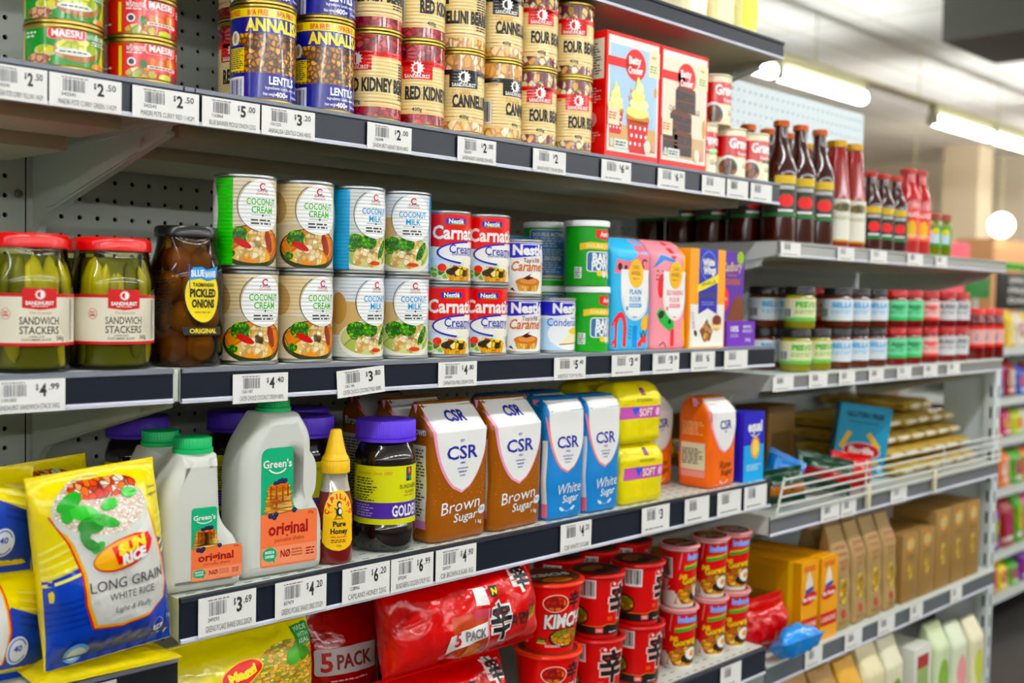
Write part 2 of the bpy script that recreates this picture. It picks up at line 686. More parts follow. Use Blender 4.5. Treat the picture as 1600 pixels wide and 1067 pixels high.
def pegboard(x0, x1, z0, z1, ox, oz, m=None):
    """panel with punched holes: each hole a ring wall and a dark back sheet seen through it"""
    p = .0254
    r = .0034
    vs, fs = [], []
    nx0 = math.ceil((x0 - ox) / p + .5); nx1 = math.floor((x1 - ox) / p - .5)
    nz0 = math.ceil((z0 - oz) / p + .5); nz1 = math.floor((z1 - oz) / p - .5)
    n = 8
    for i in range(nx0, nx1 + 1):
        for j in range(nz0, nz1 + 1):
            cx, cz = ox + i * p, oz + j * p
            b = len(vs)
            for k in range(n):
                a = 2 * pi * (k + .5) / n
                q = max(abs(cos(a)), abs(sin(a)))
                vs.append((cx + p / 2 * cos(a) / q, 0, cz + p / 2 * sin(a) / q))
            # square corners come from the 8 points at 22.5 deg steps, so add the true corners
            for k in range(n):
                a = 2 * pi * (k + .5) / n
                vs.append((cx + r * cos(a), 0, cz + r * sin(a)))
            for k in range(n):
                a = 2 * pi * (k + .5) / n
                vs.append((cx + r * cos(a), .004, cz + r * sin(a)))
            for k, (sx, sz) in enumerate(((1, 1), (-1, 1), (-1, -1), (1, -1))):
                vs.append((cx + sx * p / 2, 0, cz + sz * p / 2))
            for k in range(n):
                l = (k + 1) % n
                fs.append((b + k, b + l, b + n + l, b + n + k))
                fs.append((b + n + k, b + n + l, b + 2 * n + l, b + 2 * n + k))
            for c, k in enumerate((0, 2, 4, 6)):
                fs.append((b + k, b + 3 * n + c, b + k + 1))
    mb = MB().add(vs, fs, m or PEG, False)
    xa, xb = ox + (nx0 - .5) * p, ox + (nx1 + .5) * p
    za, zb = oz + (nz0 - .5) * p, oz + (nz1 + .5) * p
    for a, b_, c, d in ((x0, xa, z0, z1), (xb, x1, z0, z1), (xa, xb, z0, za), (xa, xb, zb, z1)):
        mb.add([(a, 0, c), (b_, 0, c), (b_, 0, d), (a, 0, d)], [(0, 1, 2, 3)], m or PEG, False)
    mb.add([(x0, .012, z0), (x1, .012, z0), (x1, .012, z1), (x0, .012, z1)], [(0, 1, 2, 3)], HOLE, False)
    mb.box(x0, x1, .013, .02, z0, z1, m or PEG)
    return mb


def post(x, ztop, m=POST, slot=True):
    mb = MB().box(x - .0305, x - .0005, YBK + .024, YBK + .06, 0, ztop, m, .002)
    if False:
        k = .1
        while k < ztop - .05:
            for s in (.005,):
                mb.box(x + s - .002, x + s + .002, YBK - .0046, YBK - .0035, k, k + .025, HOLE)
            k += .05
    return mb


GT = CZ + .52
bays = []
for nm, lab, x0, x1, zt, ox, oz in (
        ('gondola_bay', 'grey pegboard gondola back panel behind the pickle jars and rice', -.6, SEAM0, GT, .5815 - 24 * .0254, CZ + .1655),
        ('gondola_bay', 'grey pegboard gondola back panel behind the coconut cans and sugar', SEAM0, SEAM1, GT, .6303, CZ + .16828),
        ('gondola_bay', 'pale pegboard gondola back panel behind the dark sauce bottles', SEAM1, SEAM2, GT, SEAM1 + .02, CZ + .16828)):
    t = thing(nm, lab, 'shop shelving', (0, 0, 0), 0, None)
    pb = pegboard(x0 + .0008, x1 - .0008, .12, zt, ox, oz, mat('#cdd6d8', .5) if x0 > 1.5 else None)
    o = pb.build('pegboard', t); o.location = (0, YBK + .002, 0)
    post(x1, zt).build('upright_post', t)
    bays.append(t)


def shelf_board(x0, x1, ztop, yf, yb, hf, label, strip=True, slots=False, stripm=NAVY, seams=(), board=SHELF, under=UNDER, brk='lr', strip_x=None, lipm=STRIPG, deep=False):
    """steel shelf: board with a folded front lip, ticket strip and two brackets; origin at its front left"""
    t = thing('shelf', label, 'shelf', (x0, yf, ztop))
    w = x1 - x0; d = yb - yf
    mb = MB()
    mb.box(0, w, .0062, d, -.003, 0, board)
    mb.box(.006, w - .006, .0068, d - .012, -.030, -.0032, under, .002)           # folded pan below
    mb.box(.05, w - .05, d * .32, d * .36, -.0335, -.030, under)
    if deep:
        mb.box(.03, w - .035, d * .16, d * .42, -.044, -.0302, under, .001)
        mb.box(.03, w - .035, d * .50, d * .93, -.056, -.0302, under, .001)
    mb.box(.05, w - .05, d * .62, d * .66, -.0335, -.030, under)
    mb.box(0, w, .002, .006, -hf, 0, board, .0008)
    for sx in (.0006, w - .0046):
        mb.prism([(.0064, -.0034), (d - .0006, -.0034), (d - .0006, -.045), (.06, -.036), (.0064, -hf + .0006)], sx, sx + .004, board, 'x')
    if slots:
        k = 0
        for r in range(5):
            yy = .012 + r * .022
            x = .015 + (r % 2) * .012
            while x < w - .02:
                mb.box(x, x + .011, yy, yy + .0022, -.0005, .00025, mat('#6d7168', .6))
                x += .0245
    mb.build('board', t)
    if strip:
        sx0, sx1 = strip_x if strip_x else (.0, w)
        s = MB()
        s.box(sx0, sx1, -.0012, .002, -hf + .0004, -.0004, stripm)
        s.prism([(.0025, 0.0012), (-.0035, 0.0004), (-.0035, -.004), (-.0012, -.0055), (.0025, -.0055)], sx0, sx1, lipm, 'x')
        s.prism([(.0025, -hf + .004), (-.0012, -hf + .004), (-.003, -hf + .0022), (-.003, -hf - .001), (.0025, -hf - .001)], sx0, sx1, mat('#c9cbd6', .3), 'x')
        for q in seams:
            s.box(q - .0008, q + .0008, -.0037, -.001, -hf, 0, BLACK)
        s.build('price_strip', t)
    if brk:
        for sx in ([.004] if 'l' in brk else []) + ([w - .016] if 'r' in brk else []):
            b = MB()
            b.prism([(d - .001, -.012), (.03, -.032), (.04, -.042), (d - .045, -.118), (d - .026, -.132), (d - .014, -.150), (d - .008, -.185), (d - .004, -.205), (d - .001, -.205)], sx, sx + .0035, board, 'x')
            pr = [(.04, -.042), (d - .045, -.118), (d - .026, -.132), (d - .014, -.150), (d - .008, -.185), (d - .004, -.205)]
            for (a, z), (a2, z2) in zip(pr, pr[1:]):
                b.prism([(a, z), (a2, z2), (a2 + .002, z2 - .004), (a + .002, z - .004)], sx - .001, sx + .009, board, 'x')
            b.prism([(.09, -.045), (d - .06, -.100), (d - .05, -.112), (d - .07, -.112), (.10, -.060)], sx - .004, sx, board, 'x')
            b.build('bracket', t)
    return t


ZA, ZB, ZC, ZD, ZZ = CZ + .212, CZ - .088, CZ - .338, CZ - .652, CZ + .469
ZC0, ZD0 = CZ - .401, CZ - .70
A2, B2, C2, D2, E2 = CZ + .107, CZ - .142, CZ - .408, CZ - .69, CZ - 1.05
g = .0012
shelf_board(SEAM0 + g, SEAM1 - g, ZZ, YFR, YBK - .006, .030, 'topmost grey shelf with dark blue edge, nearest the ceiling', stripm=NAVY, brk='r', lipm=NAVY)
shelf_board(-.6, SEAM0 - g, ZZ, YFR, YBK - .006, .030, 'topmost grey shelf above the small curry paste cans', brk='', deep=True)
shelf_board(-.6, SEAM0 - g, ZA, YFR, YBK - .006, .038, 'grey shelf holding the small green and red curry paste cans', brk='', deep=True)
shelf_board(SEAM0 + g, SEAM1 - g, ZA, YFR, YBK - .006, .038, 'grey shelf holding lentil and bean cans with dark price strip', seams=(.012,), deep=True, brk='l')
shelf_board(-.6, SEAM0 - g, ZB, YFR, YBK - .006, .035, 'grey shelf under the pickle jars', brk='', strip_x=(0, .6 + SEAM0 - g - .008))
shelf_board(SEAM0 + g, SEAM1 - g, ZB, YFR, YBK - .006, .036, 'grey shelf under the coconut cans and flour bags', brk='l')
shelf_board(SEAM0 + g, SEAM1 - g, ZC, YFR, YBK - .006, .048, 'white slotted shelf under the pancake bottles and sugar bags', slots=True, lipm=mat('#2a2e36', .4), brk='l')
shelf_board(-.6, SEAM0 - g, ZC0, YFR, YBK - .006, .05, 'grey shelf with black edge carrying the rice bag', stripm=mat('#15171b', .4), brk='')
shelf_board(SEAM0 + g, SEAM1 - g, ZD, YFR, YBK - .006, .05, 'white shelf with dark edge carrying the noodle cups', lipm=mat('#3c414a', .4), slots=True, brk='l')
GREYS = mat('#8e8f8e', .3, .3)
shelf_board(SEAM1 + g, SEAM2, A2, YFR, YBK - .006, .027, 'shelf with pale grey edge carrying the dark sauce bottles', stripm=mat('#a9ada9', .3, .4), lipm=mat('#a9ada9', .3, .4))
shelf_board(SEAM1 + g, SEAM2, B2, YFR, YBK - .006, .03, 'shelf with grey edge carrying the stacked jars of sauce', stripm=GREYS, lipm=SHELF)
shelf_board(SEAM1 + g, SEAM2, C2, YFR, YBK - .006, .036, 'shelf with wire front rail carrying loose pasta packets', stripm=mat('#74767a', .3, .2), lipm=SHELF)
shelf_board(SEAM1 + g, SEAM2, D2, YFR, YBK - .006, .042, 'shelf carrying yellow boxes and brown paper pasta bags', stripm=mat('#5c6064', .35), lipm=SHELF)
shelf_board(SEAM1 + g, SEAM2, E2, YFR - .03, YBK - .006, .045, 'lowest visible shelf carrying pale grain bags', stripm=mat('#5c6064', .35), lipm=SHELF)
shelf_board(SEAM0 + g, SEAM1 - g, E2, YFR - .03, YBK - .006, .045, 'low shelf beneath the noodle cups', brk='')

# bolt where the bracket meets the seam
tag(MB().lathe([(.0052, 0), (.0052, .002), (.004, .0032), (.0022, .0034), (.0015, .0022), (0, .0022)], mat('#8a8678', .35, .8), 20).build('bolt', None, (SEAM0 - .010, YBK - .0002, CZ + .118), (rad(90), 0, 0)), 'small round bolt beside the shelf bracket at the left', 'bolt')
# end panel with slotted post past the last bay
t = thing('end_panel', 'pale grey end panel with slotted post at the right end of the shelving', 'shelf panel', (SEAM2 + .02, 1.11, 0))
MB().box(0, .012, .02, .13, 0, CZ - .175, mat('#c3cbcb', .5), .002).build('panel', t)
mb = MB().box(-.012, .024, -.012, .02, 0, CZ - .16, mat('#c9d0cf', .45), .003)
k = .1
while k < CZ - .2:
    mb.box(-.0126, -.0115, -.004, .002, k, k + .03, HOLE); mb.box(.003, .009, -.0126, -.0115, k, k + .03, HOLE)
    k += .055
mb.build('slotted_post', t)

# ================================================================ product builders
def can_body(R, H, m=STEEL, rim=.0022, top=None):
    mb = MB()
    mb.lathe([(R * .5, .0012), (R - .004, .0012), (R - .002, .0), (R, .0008), (R, .003), (R - .0012, .0045), (R - .0012, H - .0045), (R, H - .003), (R, H - .0008),
              (R - .001, H), (R - .002, H - .0008), (R - .003, H - .0035), (R * .55, H - .0035), (R * .5, H - .003), (0, H - .003)], m, 48)
    return mb


def can(name, R, H, art, rim=STEEL, la=(-135, 85), cu=.005, cv=None):
    """steel can with a printed wrap; art is drawn with u=0 facing the aisle"""
    t = thing(name)
    can_body(R, H, rim).build('can_body', t)
    Rl = R - .0008
    clip = [((rad(la[0]) * Rl, 0, 0), (-1, 0, 0)), ((rad(la[1]) * Rl, 0, 0), (1, 0, 0)), ((0, .0048, 0), (0, -1, 0)), ((0, H - .0048, 0), (0, 1, 0))]
    me = art.mesh('label', on_cyl(Rl), cu=cu, cv=cv, clip=clip, cuttext=.005)
    for m_ in me.materials:
        if m_ not in (INK, BLACK):
            b_ = m_.node_tree.nodes['Principled BSDF']; b_.inputs['Roughness'].default_value = .17; b_.inputs['Coat Weight'].default_value = .3
    obj('label', me, t)
    # the unprinted back of the wrap
    return t


def full(R, H, m, L=0):
    return Art().rect(-pi * R, 0, pi * R, H, m, L)


def ribs(h, r=.3, amt=.5):
    return mat(h, r, bump='ribs', amt=amt)


BEAN_R = picture('kidney', ['#a8202a', '#c23440', '#8e1620', '#d0505a', '#b02834'], 95, '#5a0c14', .2, stretch=(1, 1.5))
BEAN_C = picture('cannellini', ['#f2c884', '#e9b56a', '#f8dca8', '#e0a456', '#fbe6c0'], 75, '#a8703a', .18, stretch=(1.4, 1))
BEAN_4 = picture('fourbean', ['#5a1030', '#e9c88c', '#7a1c44', '#f2e0b4', '#d8a050', '#8e2448', '#c8c080', '#6a2040'], 100, '#5a2c20', .16, stretch=(1.2, 1))
LENT = picture('lentil', ['#b87824', '#d49438', '#a06420', '#e4ac50', '#c4842c', '#ac6c20'], 165, '#402408', .30)


def sunlogo(a, x, y, r, m, m2, L=3):
    a.ell(x, y, r, r, m, L, 20)
    a.ell(x, y, r * .72, r * .72, m2, L + 1, 20)
    a.ell(x, y, r * .72, r * .72, m, L + 2, 10, 0, -90, 90)
    for k in range(12):
        q = rad(k * 30)
        a.line([(x + r * .7 * cos(q), y + r * .7 * sin(q)), (x + r * 1.25 * cos(q), y + r * 1.25 * sin(q))], r * .16, m, L)


def bean_art(R, H, pic, band, title, sub=None, subc=None, tw=.1, gold=False):
    CR_ = ribs('#ecd39a')
    a = full(R, H, CR_)
    W = pi * R
    bm_ = ribs(band)
    a.rect(-W, H * .77, W, H, pic, 1)
    a.rect(-W, 0, W, H * .155, pic, 1)
    # slightly rising brand band with the square crest hanging from it
    a.rect(-W, H * .715, W, H * .775, bm_, 2)
    a.rect(-.0205, H * .56, .0205, H * .76, bm_, 2)
    sunlogo(a, 0, H * .688, .0072, WHITE, bm_, 3)
    a.text('SANDHURST', 0, H * .595, .0045, WHITE, w=.034, bold=.02)
    a.rect(-.015, H * .575, .015, H * .579, WHITE, 3, False)
    a.text(title, -.016, H * .40, .0155, BLACK, w=tw, bold=.045, al='l')
    if sub: a.text(sub, -.016, H * .51, .006, mat('#d8a020'), w=.024, bold=.01, al='l')
    a.micro(-.016, H * .315, .004, H * .345, 1, INK, seed=3)
    red = mat('#b03030')
    a.rect(-W, H * .205, -.012, H * .211, red, 2, False); a.rect(.012, H * .205, W, H * .211, red, 2, False)
    a.text('400g', 0, H * .21, .0048, INK, w=.013)
    a.micro(.06, H * .25, .085, H * .68, 14, INK, seed=4)
    a.rect(-.058, H * .2, -.036, H * .5, WHITE, 2); a.bars(-.056, H * .23, -.038, H * .48, BLACK, n=16)
    a.text('GLUTEN FREE', -.034, H * .69, .003, red, w=.014)
    return a


def proto_cans():
    P = {}
    R, H = .0365, .1105
    P['kidney'] = can('kidney_bean_can', R, H, bean_art(R, H, BEAN_R, '#d6222c', 'RED KIDNEY BEANS', tw=.1), GOLD, la=(-160, 160), cu=.006)
    P['cann'] = can('cannellini_bean_can', R, H, bean_art(R, H, BEAN_C, '#1c1a16', 'CANNELLINI BEANS', 'ITALIAN', tw=.1), GOLD, la=(-160, 160), cu=.006)
    P['four'] = can('four_bean_can', R, H, bean_art(R, H, BEAN_4, '#d6222c', 'FOUR BEAN MIX', tw=.082), GOLD, la=(-160, 160), cu=.006)
    # lentils
    R, H = .0385, .1105
    nv, ye = mat('#171a86', .35), mat('#f6e01c', .35)
    a = full(R, H, nv); W = pi * R
    a.rect(-W, H * .865, W, H, ye, 1)
    for x in (-.062, -.028, .006, .04, .074):
        a.text('BPA FREE', x, H * .91, .006, mat('#d84a14'), w=.024, bold=.02)
    a.text('ANNALISA', -.004, H * .785, .0130, ye, w=.077, bold=.045)
    a.rect(-W, H * .30, W, H * .70, LENT, 1)
    a.rect(-W, H * .70, W, H * .705, nv, 2)
    a.ell(-.058, H * .655, .007, .0085, WHITE, 2); a.ell(-.058, H * .655, .0028, .0055, mat('#c8a020'), 3)
    a.rect(-.068, H * .32, -.044, H * .585, ye, 2); a.rect(-.068, H * .555, -.044, H * .585, nv, 3)
    a.micro(-.067, H * .34, -.045, H * .55, 10, INK, seed=2)
    a.rect(-.075, 0, -.044, H * .26, WHITE, 2); a.bars(-.066, .004, -.047, H * .235, nv, n=9)
    a.text('LENTILS', .002, H * .225, .0085, WHITE, w=.034, bold=.035)
    a.text('Ingredients: Lentils, water, salt', .004, H * .15, .0032, WHITE, w=.046)
    a.text('Net weight', -.014, H * .085, .0034, WHITE, w=.015); a.text('400g', .001, H * .085, .0058, WHITE, bold=.03)
    a.text('Drained weight 240g', .03, H * .085, .0034, WHITE, w=.03)
    P['lentil'] = can('lentil_can', R, H, a, GOLD, la=(-150, 120))
    # coconut cream / milk, two wrap positions each
    def coco(kind, stripe):
        R, H = .0365, .1085
        cream = kind == 'cream'
        base = ribs('#d9cdb2' if cream else '#cfd4d2')
        col = mat('#4fae34' if cream else '#2b9ad0', .35)
        st = ribs('#43c61e' if cream else '#1f9fd6')
        a = full(R, H, base); W = pi * R
        tan1, tan2 = ribs('#d9c49a'), ribs('#b99a63')
        if stripe != 'L':
            if cream:
                a.ell(-.047, H * .78, .03, .028, tan1, 1); a.ell(-.056, H * .70, .017, .020, tan2, 2, rot=.4)
                a.rect(-.075, H * .28, -.02, H * .5, mat('#cfc0a0'), 1)
            else:
                a.rect(-.075, H * .3, -.02, H * .68, mat('#c8a876'), 1); a.ell(-.05, H * .60, .012, .02, mat('#b58a4c'), 2)
                a.rect(-.075, H * .72, W, H, ribs('#d3d9df'), 1)
        bowl = mat('#2f3414', .35) if cream else mat('#e6e4d4', .3)
        soup = picture('curry', ['#e08a1c', '#d97a14', '#eaa63c', '#f0c060', '#d86a10'], 60, '#b85c0c', .1, smooth=True) if cream else \
            picture('greensoup', ['#cfcf94', '#b9c070', '#dcdcae', '#a8b460', '#c8c88a'], 55, '#8a9a48', .1, smooth=True)
        herb = picture('herb', ['#3c8a1e', '#58a82c', '#2c6a14', '#7cbc3c'], 240, '#1c4a0c', .2)
        fish = picture('fish', ['#f0e2c0', '#e6d0a0', '#fbf2dc', '#dcc088', '#c89858'], 170, '#c09a5c', .10)
        bx = -.008
        a.ell(bx, H * .245, .041, H * .225, bowl, 3, 36)
        a.ell(bx, H * .265, .0375, H * .195, soup, 4, 36)
        a.ell(bx - .018, H * .36, .012, .010, herb, 5); a.ell(bx + .006, H * .33, .015, .012, fish, 5); a.ell(bx + .004, H * .20, .010, .014, fish, 5, rot=.3)
        a.ell(bx - .012, H * .19, .007, .011, fish, 5, rot=-.3)
        if cream:
            a.ell(bx - .013, H * .275, .011, .004, mat('#c4231a'), 6, rot=-.45); a.ell(bx + .019, H * .30, .005, .013, mat('#8e3018'), 6, rot=.3)
            a.ell(bx - .027, H * .17, .006, .005, herb, 5)
        else:
            a.ell(bx, H * .36, .012, .009, herb, 6); a.ell(bx + .022, H * .28, .005, .014, herb, 6, rot=-.5); a.ell(bx + .01, H * .12, .008, .0026, mat('#d04a28'), 6)
            a.arc(bx - .02, H * .30, .006, .006, .0014, 0, 360, herb, 6)
        a.rect(bx - .02, H * .02, bx - .012, H * .07, mat('#8a8378'), 2)
        # egg shaped panel
        ex = .002
        pts = []
        for i in range(40):
            q = 2 * pi * i / 40
            wd = .0275 * (1 - .10 * sin(q))
            pts.append((ex + wd * cos(q), H * .68 + H * .275 * sin(q)))
        a.arc(ex, H * .68, .0295, H * .285, .0008, 120, 260, mat('#2a3424'), 6, 24)
        a.poly(pts, ribs('#f2f3f0'), 7)
        a.arc(ex, H * .875, .0042, .0042, .0016, 30, 330, mat('#c23050'), 8, 16)
        a.text('CATER', ex, H * .83, .0026, mat('#30304a'), w=.014, L=8); a.text('CHOICE', ex, H * .80, .0024, mat('#d07080'), w=.016, L=8)
        a.text('COCONUT', ex, H * .715, .0072, col, w=.038, L=8, bold=.02)
        a.text('CREAM' if cream else 'MILK', ex, H * .63, .0072, col, w=.027 if cream else .020, L=8, bold=.02)
        a.rect(ex - .013, H * .57, ex + .013, H * .574, BLACK, 8, False); a.ell(ex, H * .572, .0013, .0013, BLACK, 8, 8)
        a.micro(ex - .014, H * .47, ex + .014, H * .54, 2, INK, 8, 5)
        if stripe == 'L':
            a.rect(-.0585, 0, -.032, H, st, 6); a.ell(-.064, H * .62, .011, H * .30, ribs('#f2f3f0'), 7)
        if stripe == 'R': a.rect(.033, 0, .06, H, st, 6)
        if stripe == 'l': a.rect(-.072, 0, -.052, H, st, 6)
        return can('coconut_%s_can' % kind, R, H, a, STEEL, la=(-150, 100))
    for kd in ('cream', 'milk'):
        for s in ('L', 'N', 'R', 'l'):
            if (kd, s) in (('cream', 'R'), ('cream', 'l')): continue
            P[kd + s] = coco(kd, s)
    # evaporated milk
    R, H = .0355, .0985
    a = full(R, H, mat('#f3f1ea', .3)); W = pi * R
    red = mat('#e0161c', .3); blue = mat('#2a2f9e', .35)
    a.rect(-W, 0, W, H * .35, mat('#d4e3f4', .3), 1)
    a.poly([(-W, H * .56), (-.03, H * .50), (.05, H * .62), (.05, H * .965), (-W, H * .965)], red, 2)
    a.rr(-.022, H * .815, .008, H * .895, .001, blue, 4); a.text('Nestlé', -.007, H * .855, .0058, WHITE, w=.022, L=5, bold=.03)
    a.rect(-.016, H * .81, .006, H * .822, mat('#3cae3a'), 5)
    a.text('Carnation', .004, H * .70, .017, WHITE, w=.088, L=4, bold=.03);
    a.ell(.018, H * .43, .05, H * .155, mat('#f6f4ee', .3), 4, 36)
    a.arc(.018, H * .43, .052, H * .165, .0028, 95, 250, blue, 5, 24)
    a.text('Creamy', .006, H * .48, .0115, blue, w=.046, L=6, bold=.012); a.text('EVAPORATED MILK', .004, H * .405, .0028, blue, w=.034, L=6)
    a.poly([(.0, H * .36), (.024, H * .36), (.016, H * .2), (.008, H * .2)], mat('#f4efdc', .3), 6)
    a.ell(-.006, H * .14, .045, H * .13, mat('#eeece4', .3), 3)
    a.ell(-.018, H * .17, .03, H * .10, picture('salad', ['#c83c1c', '#5a9a30', '#7cb444', '#c86a5a', '#d8d8b0', '#3c7a20'], 130, '#e8e4c8', .15), 5)
    a.poly([(-.015, H * .02), (.016, H * .02), (.021, H * .17), (-.02, H * .17)], picture('crust', ['#e8a820', '#f4c038', '#d89410'], 110, '#b87408', .12, stretch=(2, .3)), 6)
    a.ell(.0, H * .17, .021, H * .07, picture('filling', ['#2c2410', '#f0c83c', '#e8b028', '#4a3a14', '#f8e090'], 130, '#181206', .12), 7)
    a.ell(-.026, H * .22, .006, .0055, mat('#e4412c', .3), 7)
    a.ell(.033, H * .2, .006, .010, picture('filling', [], 1), 7)
    a.text('FIBRE 1', -.036, H * .055, .0026, INK, w=.011, L=7)
    P['carn'] = can('evaporated_milk_can', R, H, a, STEEL, la=(-150, 100))
    # caramel and condensed milk
    def nest(kind):
        R, H = .0345, .083
        a = full(R, H, mat('#f4f2ec', .3)); W = pi * R
        blue = mat('#2a2ab4', .3)
        low = mat('#c98a3c', .3) if kind == 'c' else mat('#bcdcf4', .3)
        if kind == 'c': a.poly([(-W, 0), (W, 0), (W, H * .12), (.0, H * .04), (-W, H * .2)], low, 1)
        else: a.rect(-W, 0, W, H * .62, low, 1); a.ell(.012, H * .35, .042, H * .3, mat('#f4f6f6', .3), 2)
        a.poly([(-W, H * .70), (-.02, H * .67), (.02, H * .72), (W, H * .74), (W, H * .93), (-W, H * .93)], blue, 2)
        a.text('Nestlé', .004, H * .81, .0135, WHITE, w=.054, L=4, bold=.045); a.rect(-.012, H * .9, .022, H * .915, WHITE, 4)
        if kind == 'c':
            oc = mat('#cc6a1c', .35)
            a.text("Top'n'Fill", .006, H * .63, .0062, mat('#6a3a20'), w=.027, L=4, shear=.1); a.text('Caramel', .0, H * .53, .0135, oc, w=.052, L=4, shear=.2, bold=.02)
            a.poly([(-.013, H * .10), (.017, H * .10), (.022, H * .25), (-.018, H * .25)], picture('crust2', ['#e8b868', '#f0c880', '#dca450'], 120, '#b87c30', .12, stretch=(2, .3)), 4)
            a.ell(.002, H * .26, .020, H * .075, mat('#c8763a', .3), 5)
            a.ell(.002, H * .27, .014, H * .045, mat('#dc9458', .3), 6)
            a.poly([(-.008, H * .32), (0, H * .29), (.01, H * .33), (.002, H * .36), (.006, H * .41)], mat('#3c1c10'), 7)
            a.poly([(-.026, H * .13), (-.018, H * .09), (-.022, H * .16)], mat('#3c1c10'), 5)
        else:
            a.text('Sweetened', .018, H * .635, .003, blue, w=.02, L=4); a.text('Condensed', .0, H * .56, .0115, mat('#4a54b8'), w=.062, L=4, bold=.01)
            a.poly([(-.012, H * .16), (.03, H * .2), (.028, H * .36), (.006, H * .38)], mat('#f8f0c8', .3), 4)
            a.ell(.018, H * .40, .014, H * .06, mat('#f4d028', .3), 5); a.line([(-.012, H * .16), (.03, H * .19)], .0016, mat('#b08030'), 5)
        return can('caramel_can' if kind == 'c' else 'condensed_milk_can', R, H, a, STEEL, la=(-150, 100))
    P['caram'] = nest('c'); P['cond'] = nest('d')
    # curry paste tins
    def curry(kind):
        R, H = .0385, .0445
        base = mat('#0f8a34' if kind == 'g' else '#d4161c', .3)
        a = full(R, H, base)
        ye = mat('#f0d828', .35)
        if kind == 'g':
            a.rect(-.058, .006, -.0545, H - .006, ye, 2); a.rect(.036, .006, .0395, H - .006, ye, 2)
        else:
            a.rect(-.0335, .006, -.030, H - .008, ye, 2); a.micro(-.058, .012, -.042, .016, 1, WHITE)
        cx = -.005 if kind == 'g' else .012
        a.rr(cx - .019, H * .66, cx + .019, H * .93, .004, mat('#f0b8b8', .35), 3); a.rr(cx - .0175, H * .675, cx + .0175, H * .915, .004, mat('#d8242c', .35), 4)
        a.text('MAESRI', cx, H * .795, .0066, WHITE, w=.029, L=5, bold=.03)
        if kind == 'g':
            pst = picture('greenpaste', ['#d8d040', '#e8e060', '#a8c030', '#c0c838'], 100, '#88a020', .15, smooth=True)
            a.ell(.006, H * .45, .024, H * .26, mat('#a0682c', .35), 1); a.ell(.006, H * .52, .021, H * .2, pst, 2)
            a.ell(-.026, H * .4, .012, H * .13, mat('#d8c890', .35), 1); a.ell(-.026, H * .43, .009, H * .09, pst, 2)
            a.ell(-.034, H * .22, .014, H * .13, picture('onions', ['#b87858', '#d8a888', '#984828'], 150, '#683018', .15), 2)
            a.poly([(.03, H * .2), (.036, H * .55), (.04, H * .2)], mat('#e0c050'), 2); a.ell(.03, H * .15, .01, H * .08, mat('#d89040'), 3)
            a.text('แกงเขียวหวาน', .03, H * .80, .005, WHITE, w=.03, L=3); a.micro(.02, H * .62, .045, H * .72, 2, WHITE, seed=8)
            a.micro(-.05, H * .68, -.033, H * .84, 2, WHITE, seed=9)
            a.ell(.002, H * .40, .018, H * .08, mat('#e8e8e0'), 3); a.micro(-.012, H * .37, .016, H * .43, 1, INK, 4)
        else:
            pst = picture('redpaste', ['#f08820', '#e86810', '#f8a838', '#e05008'], 100, '#c04808', .15, smooth=True)
            a.rr(-.006, H * .28, .034, H * .66, .008, mat('#e8505a', .35), 1); a.ell(.014, H * .48, .017, H * .17, pst, 2)
            a.rect(-.004, H * .33, .032, H * .40, mat('#f0e8d8'), 3); a.micro(-.002, H * .34, .03, H * .39, 1, INK, 4)
            a.ell(-.010, H * .19, .016, H * .15, picture('lemongrass', ['#e8d880', '#c0b050', '#88a040', '#e0a058'], 120, '#a05028', .15), 2)
            a.ell(.016, H * .15, .008, H * .09, mat('#c8d050'), 3); a.ell(.03, H * .16, .01, H * .1, mat('#8c2810'), 2)
            a.ell(-.02, H * .46, .0045, .0045, WHITE, 2, 12); a.ell(-.02, H * .46, .003, .003, mat('#303048'), 3, 12)
            a.ell(-.008, H * .42, .004, .005, mat('#2c6a18'), 2, 10)
            a.text('พริกแกง', -.016, H * .78, .006, WHITE, w=.018, L=3); a.micro(-.025, H * .64, -.008, H * .7, 1, WHITE)
            a.micro(.036, H * .62, .055, H * .82, 3, WHITE, seed=4)
        return can('curry_paste_can', R, H, a, GOLD, la=(-140, 100))
    P['curryg'] = curry('g'); P['curryr'] = curry('r')
    # gravy canisters
    def gravy(kind):
        R, H = .0335, .088
        a = full(R, H, mat('#f0e6c4', .35)); W = pi * R
        red = mat('#c4161c', .3)
        a.rect(-W, H * .42, W, H * .84, red, 1); a.rect(-W, H * .40, W, H * .415, mat('#d8b040'), 1)
        a.text('Gravox', .004, H * .69, .0165, WHITE, w=.058, L=3, bold=.045)
        a.text('Roast Meat', .010, H * .49, .006, WHITE, w=.036, L=3, bold=.02)
        a.text('Gravy', .014, H * .25, .0085, mat('#6a5a34'), w=.026, L=3, shear=.2)
        a.ell(-.026, H * .22, .020, H * .23, WHITE, 2)
        a.ell(-.026, H * .20, .017, H * .19, picture('roast' + kind, ['#6a3a14', '#8a4c1c', '#4a280c', '#a86c2c', '#5a8a28'] if kind == 'a' else ['#e0b04c', '#c8882c', '#7cb030', '#f0d890'] if kind == 'b' else ['#a05c3c', '#b87860', '#703820', '#5a9a28'], 70, '#2c1808', .15), 3)
        if kind == 'b': a.ell(.008, H * .46, .010, H * .07, mat('#7cc030'), 3)
        if kind == 'c': a.rect(-.004, H * .38, .03, H * .44, mat('#3a2018'), 3)
        return can('gravy_canister', R, H, a, mat('#e6dcbc', .35), la=(-150, 110))
    for k in 'abc': P['grav' + k] = gravy(k)
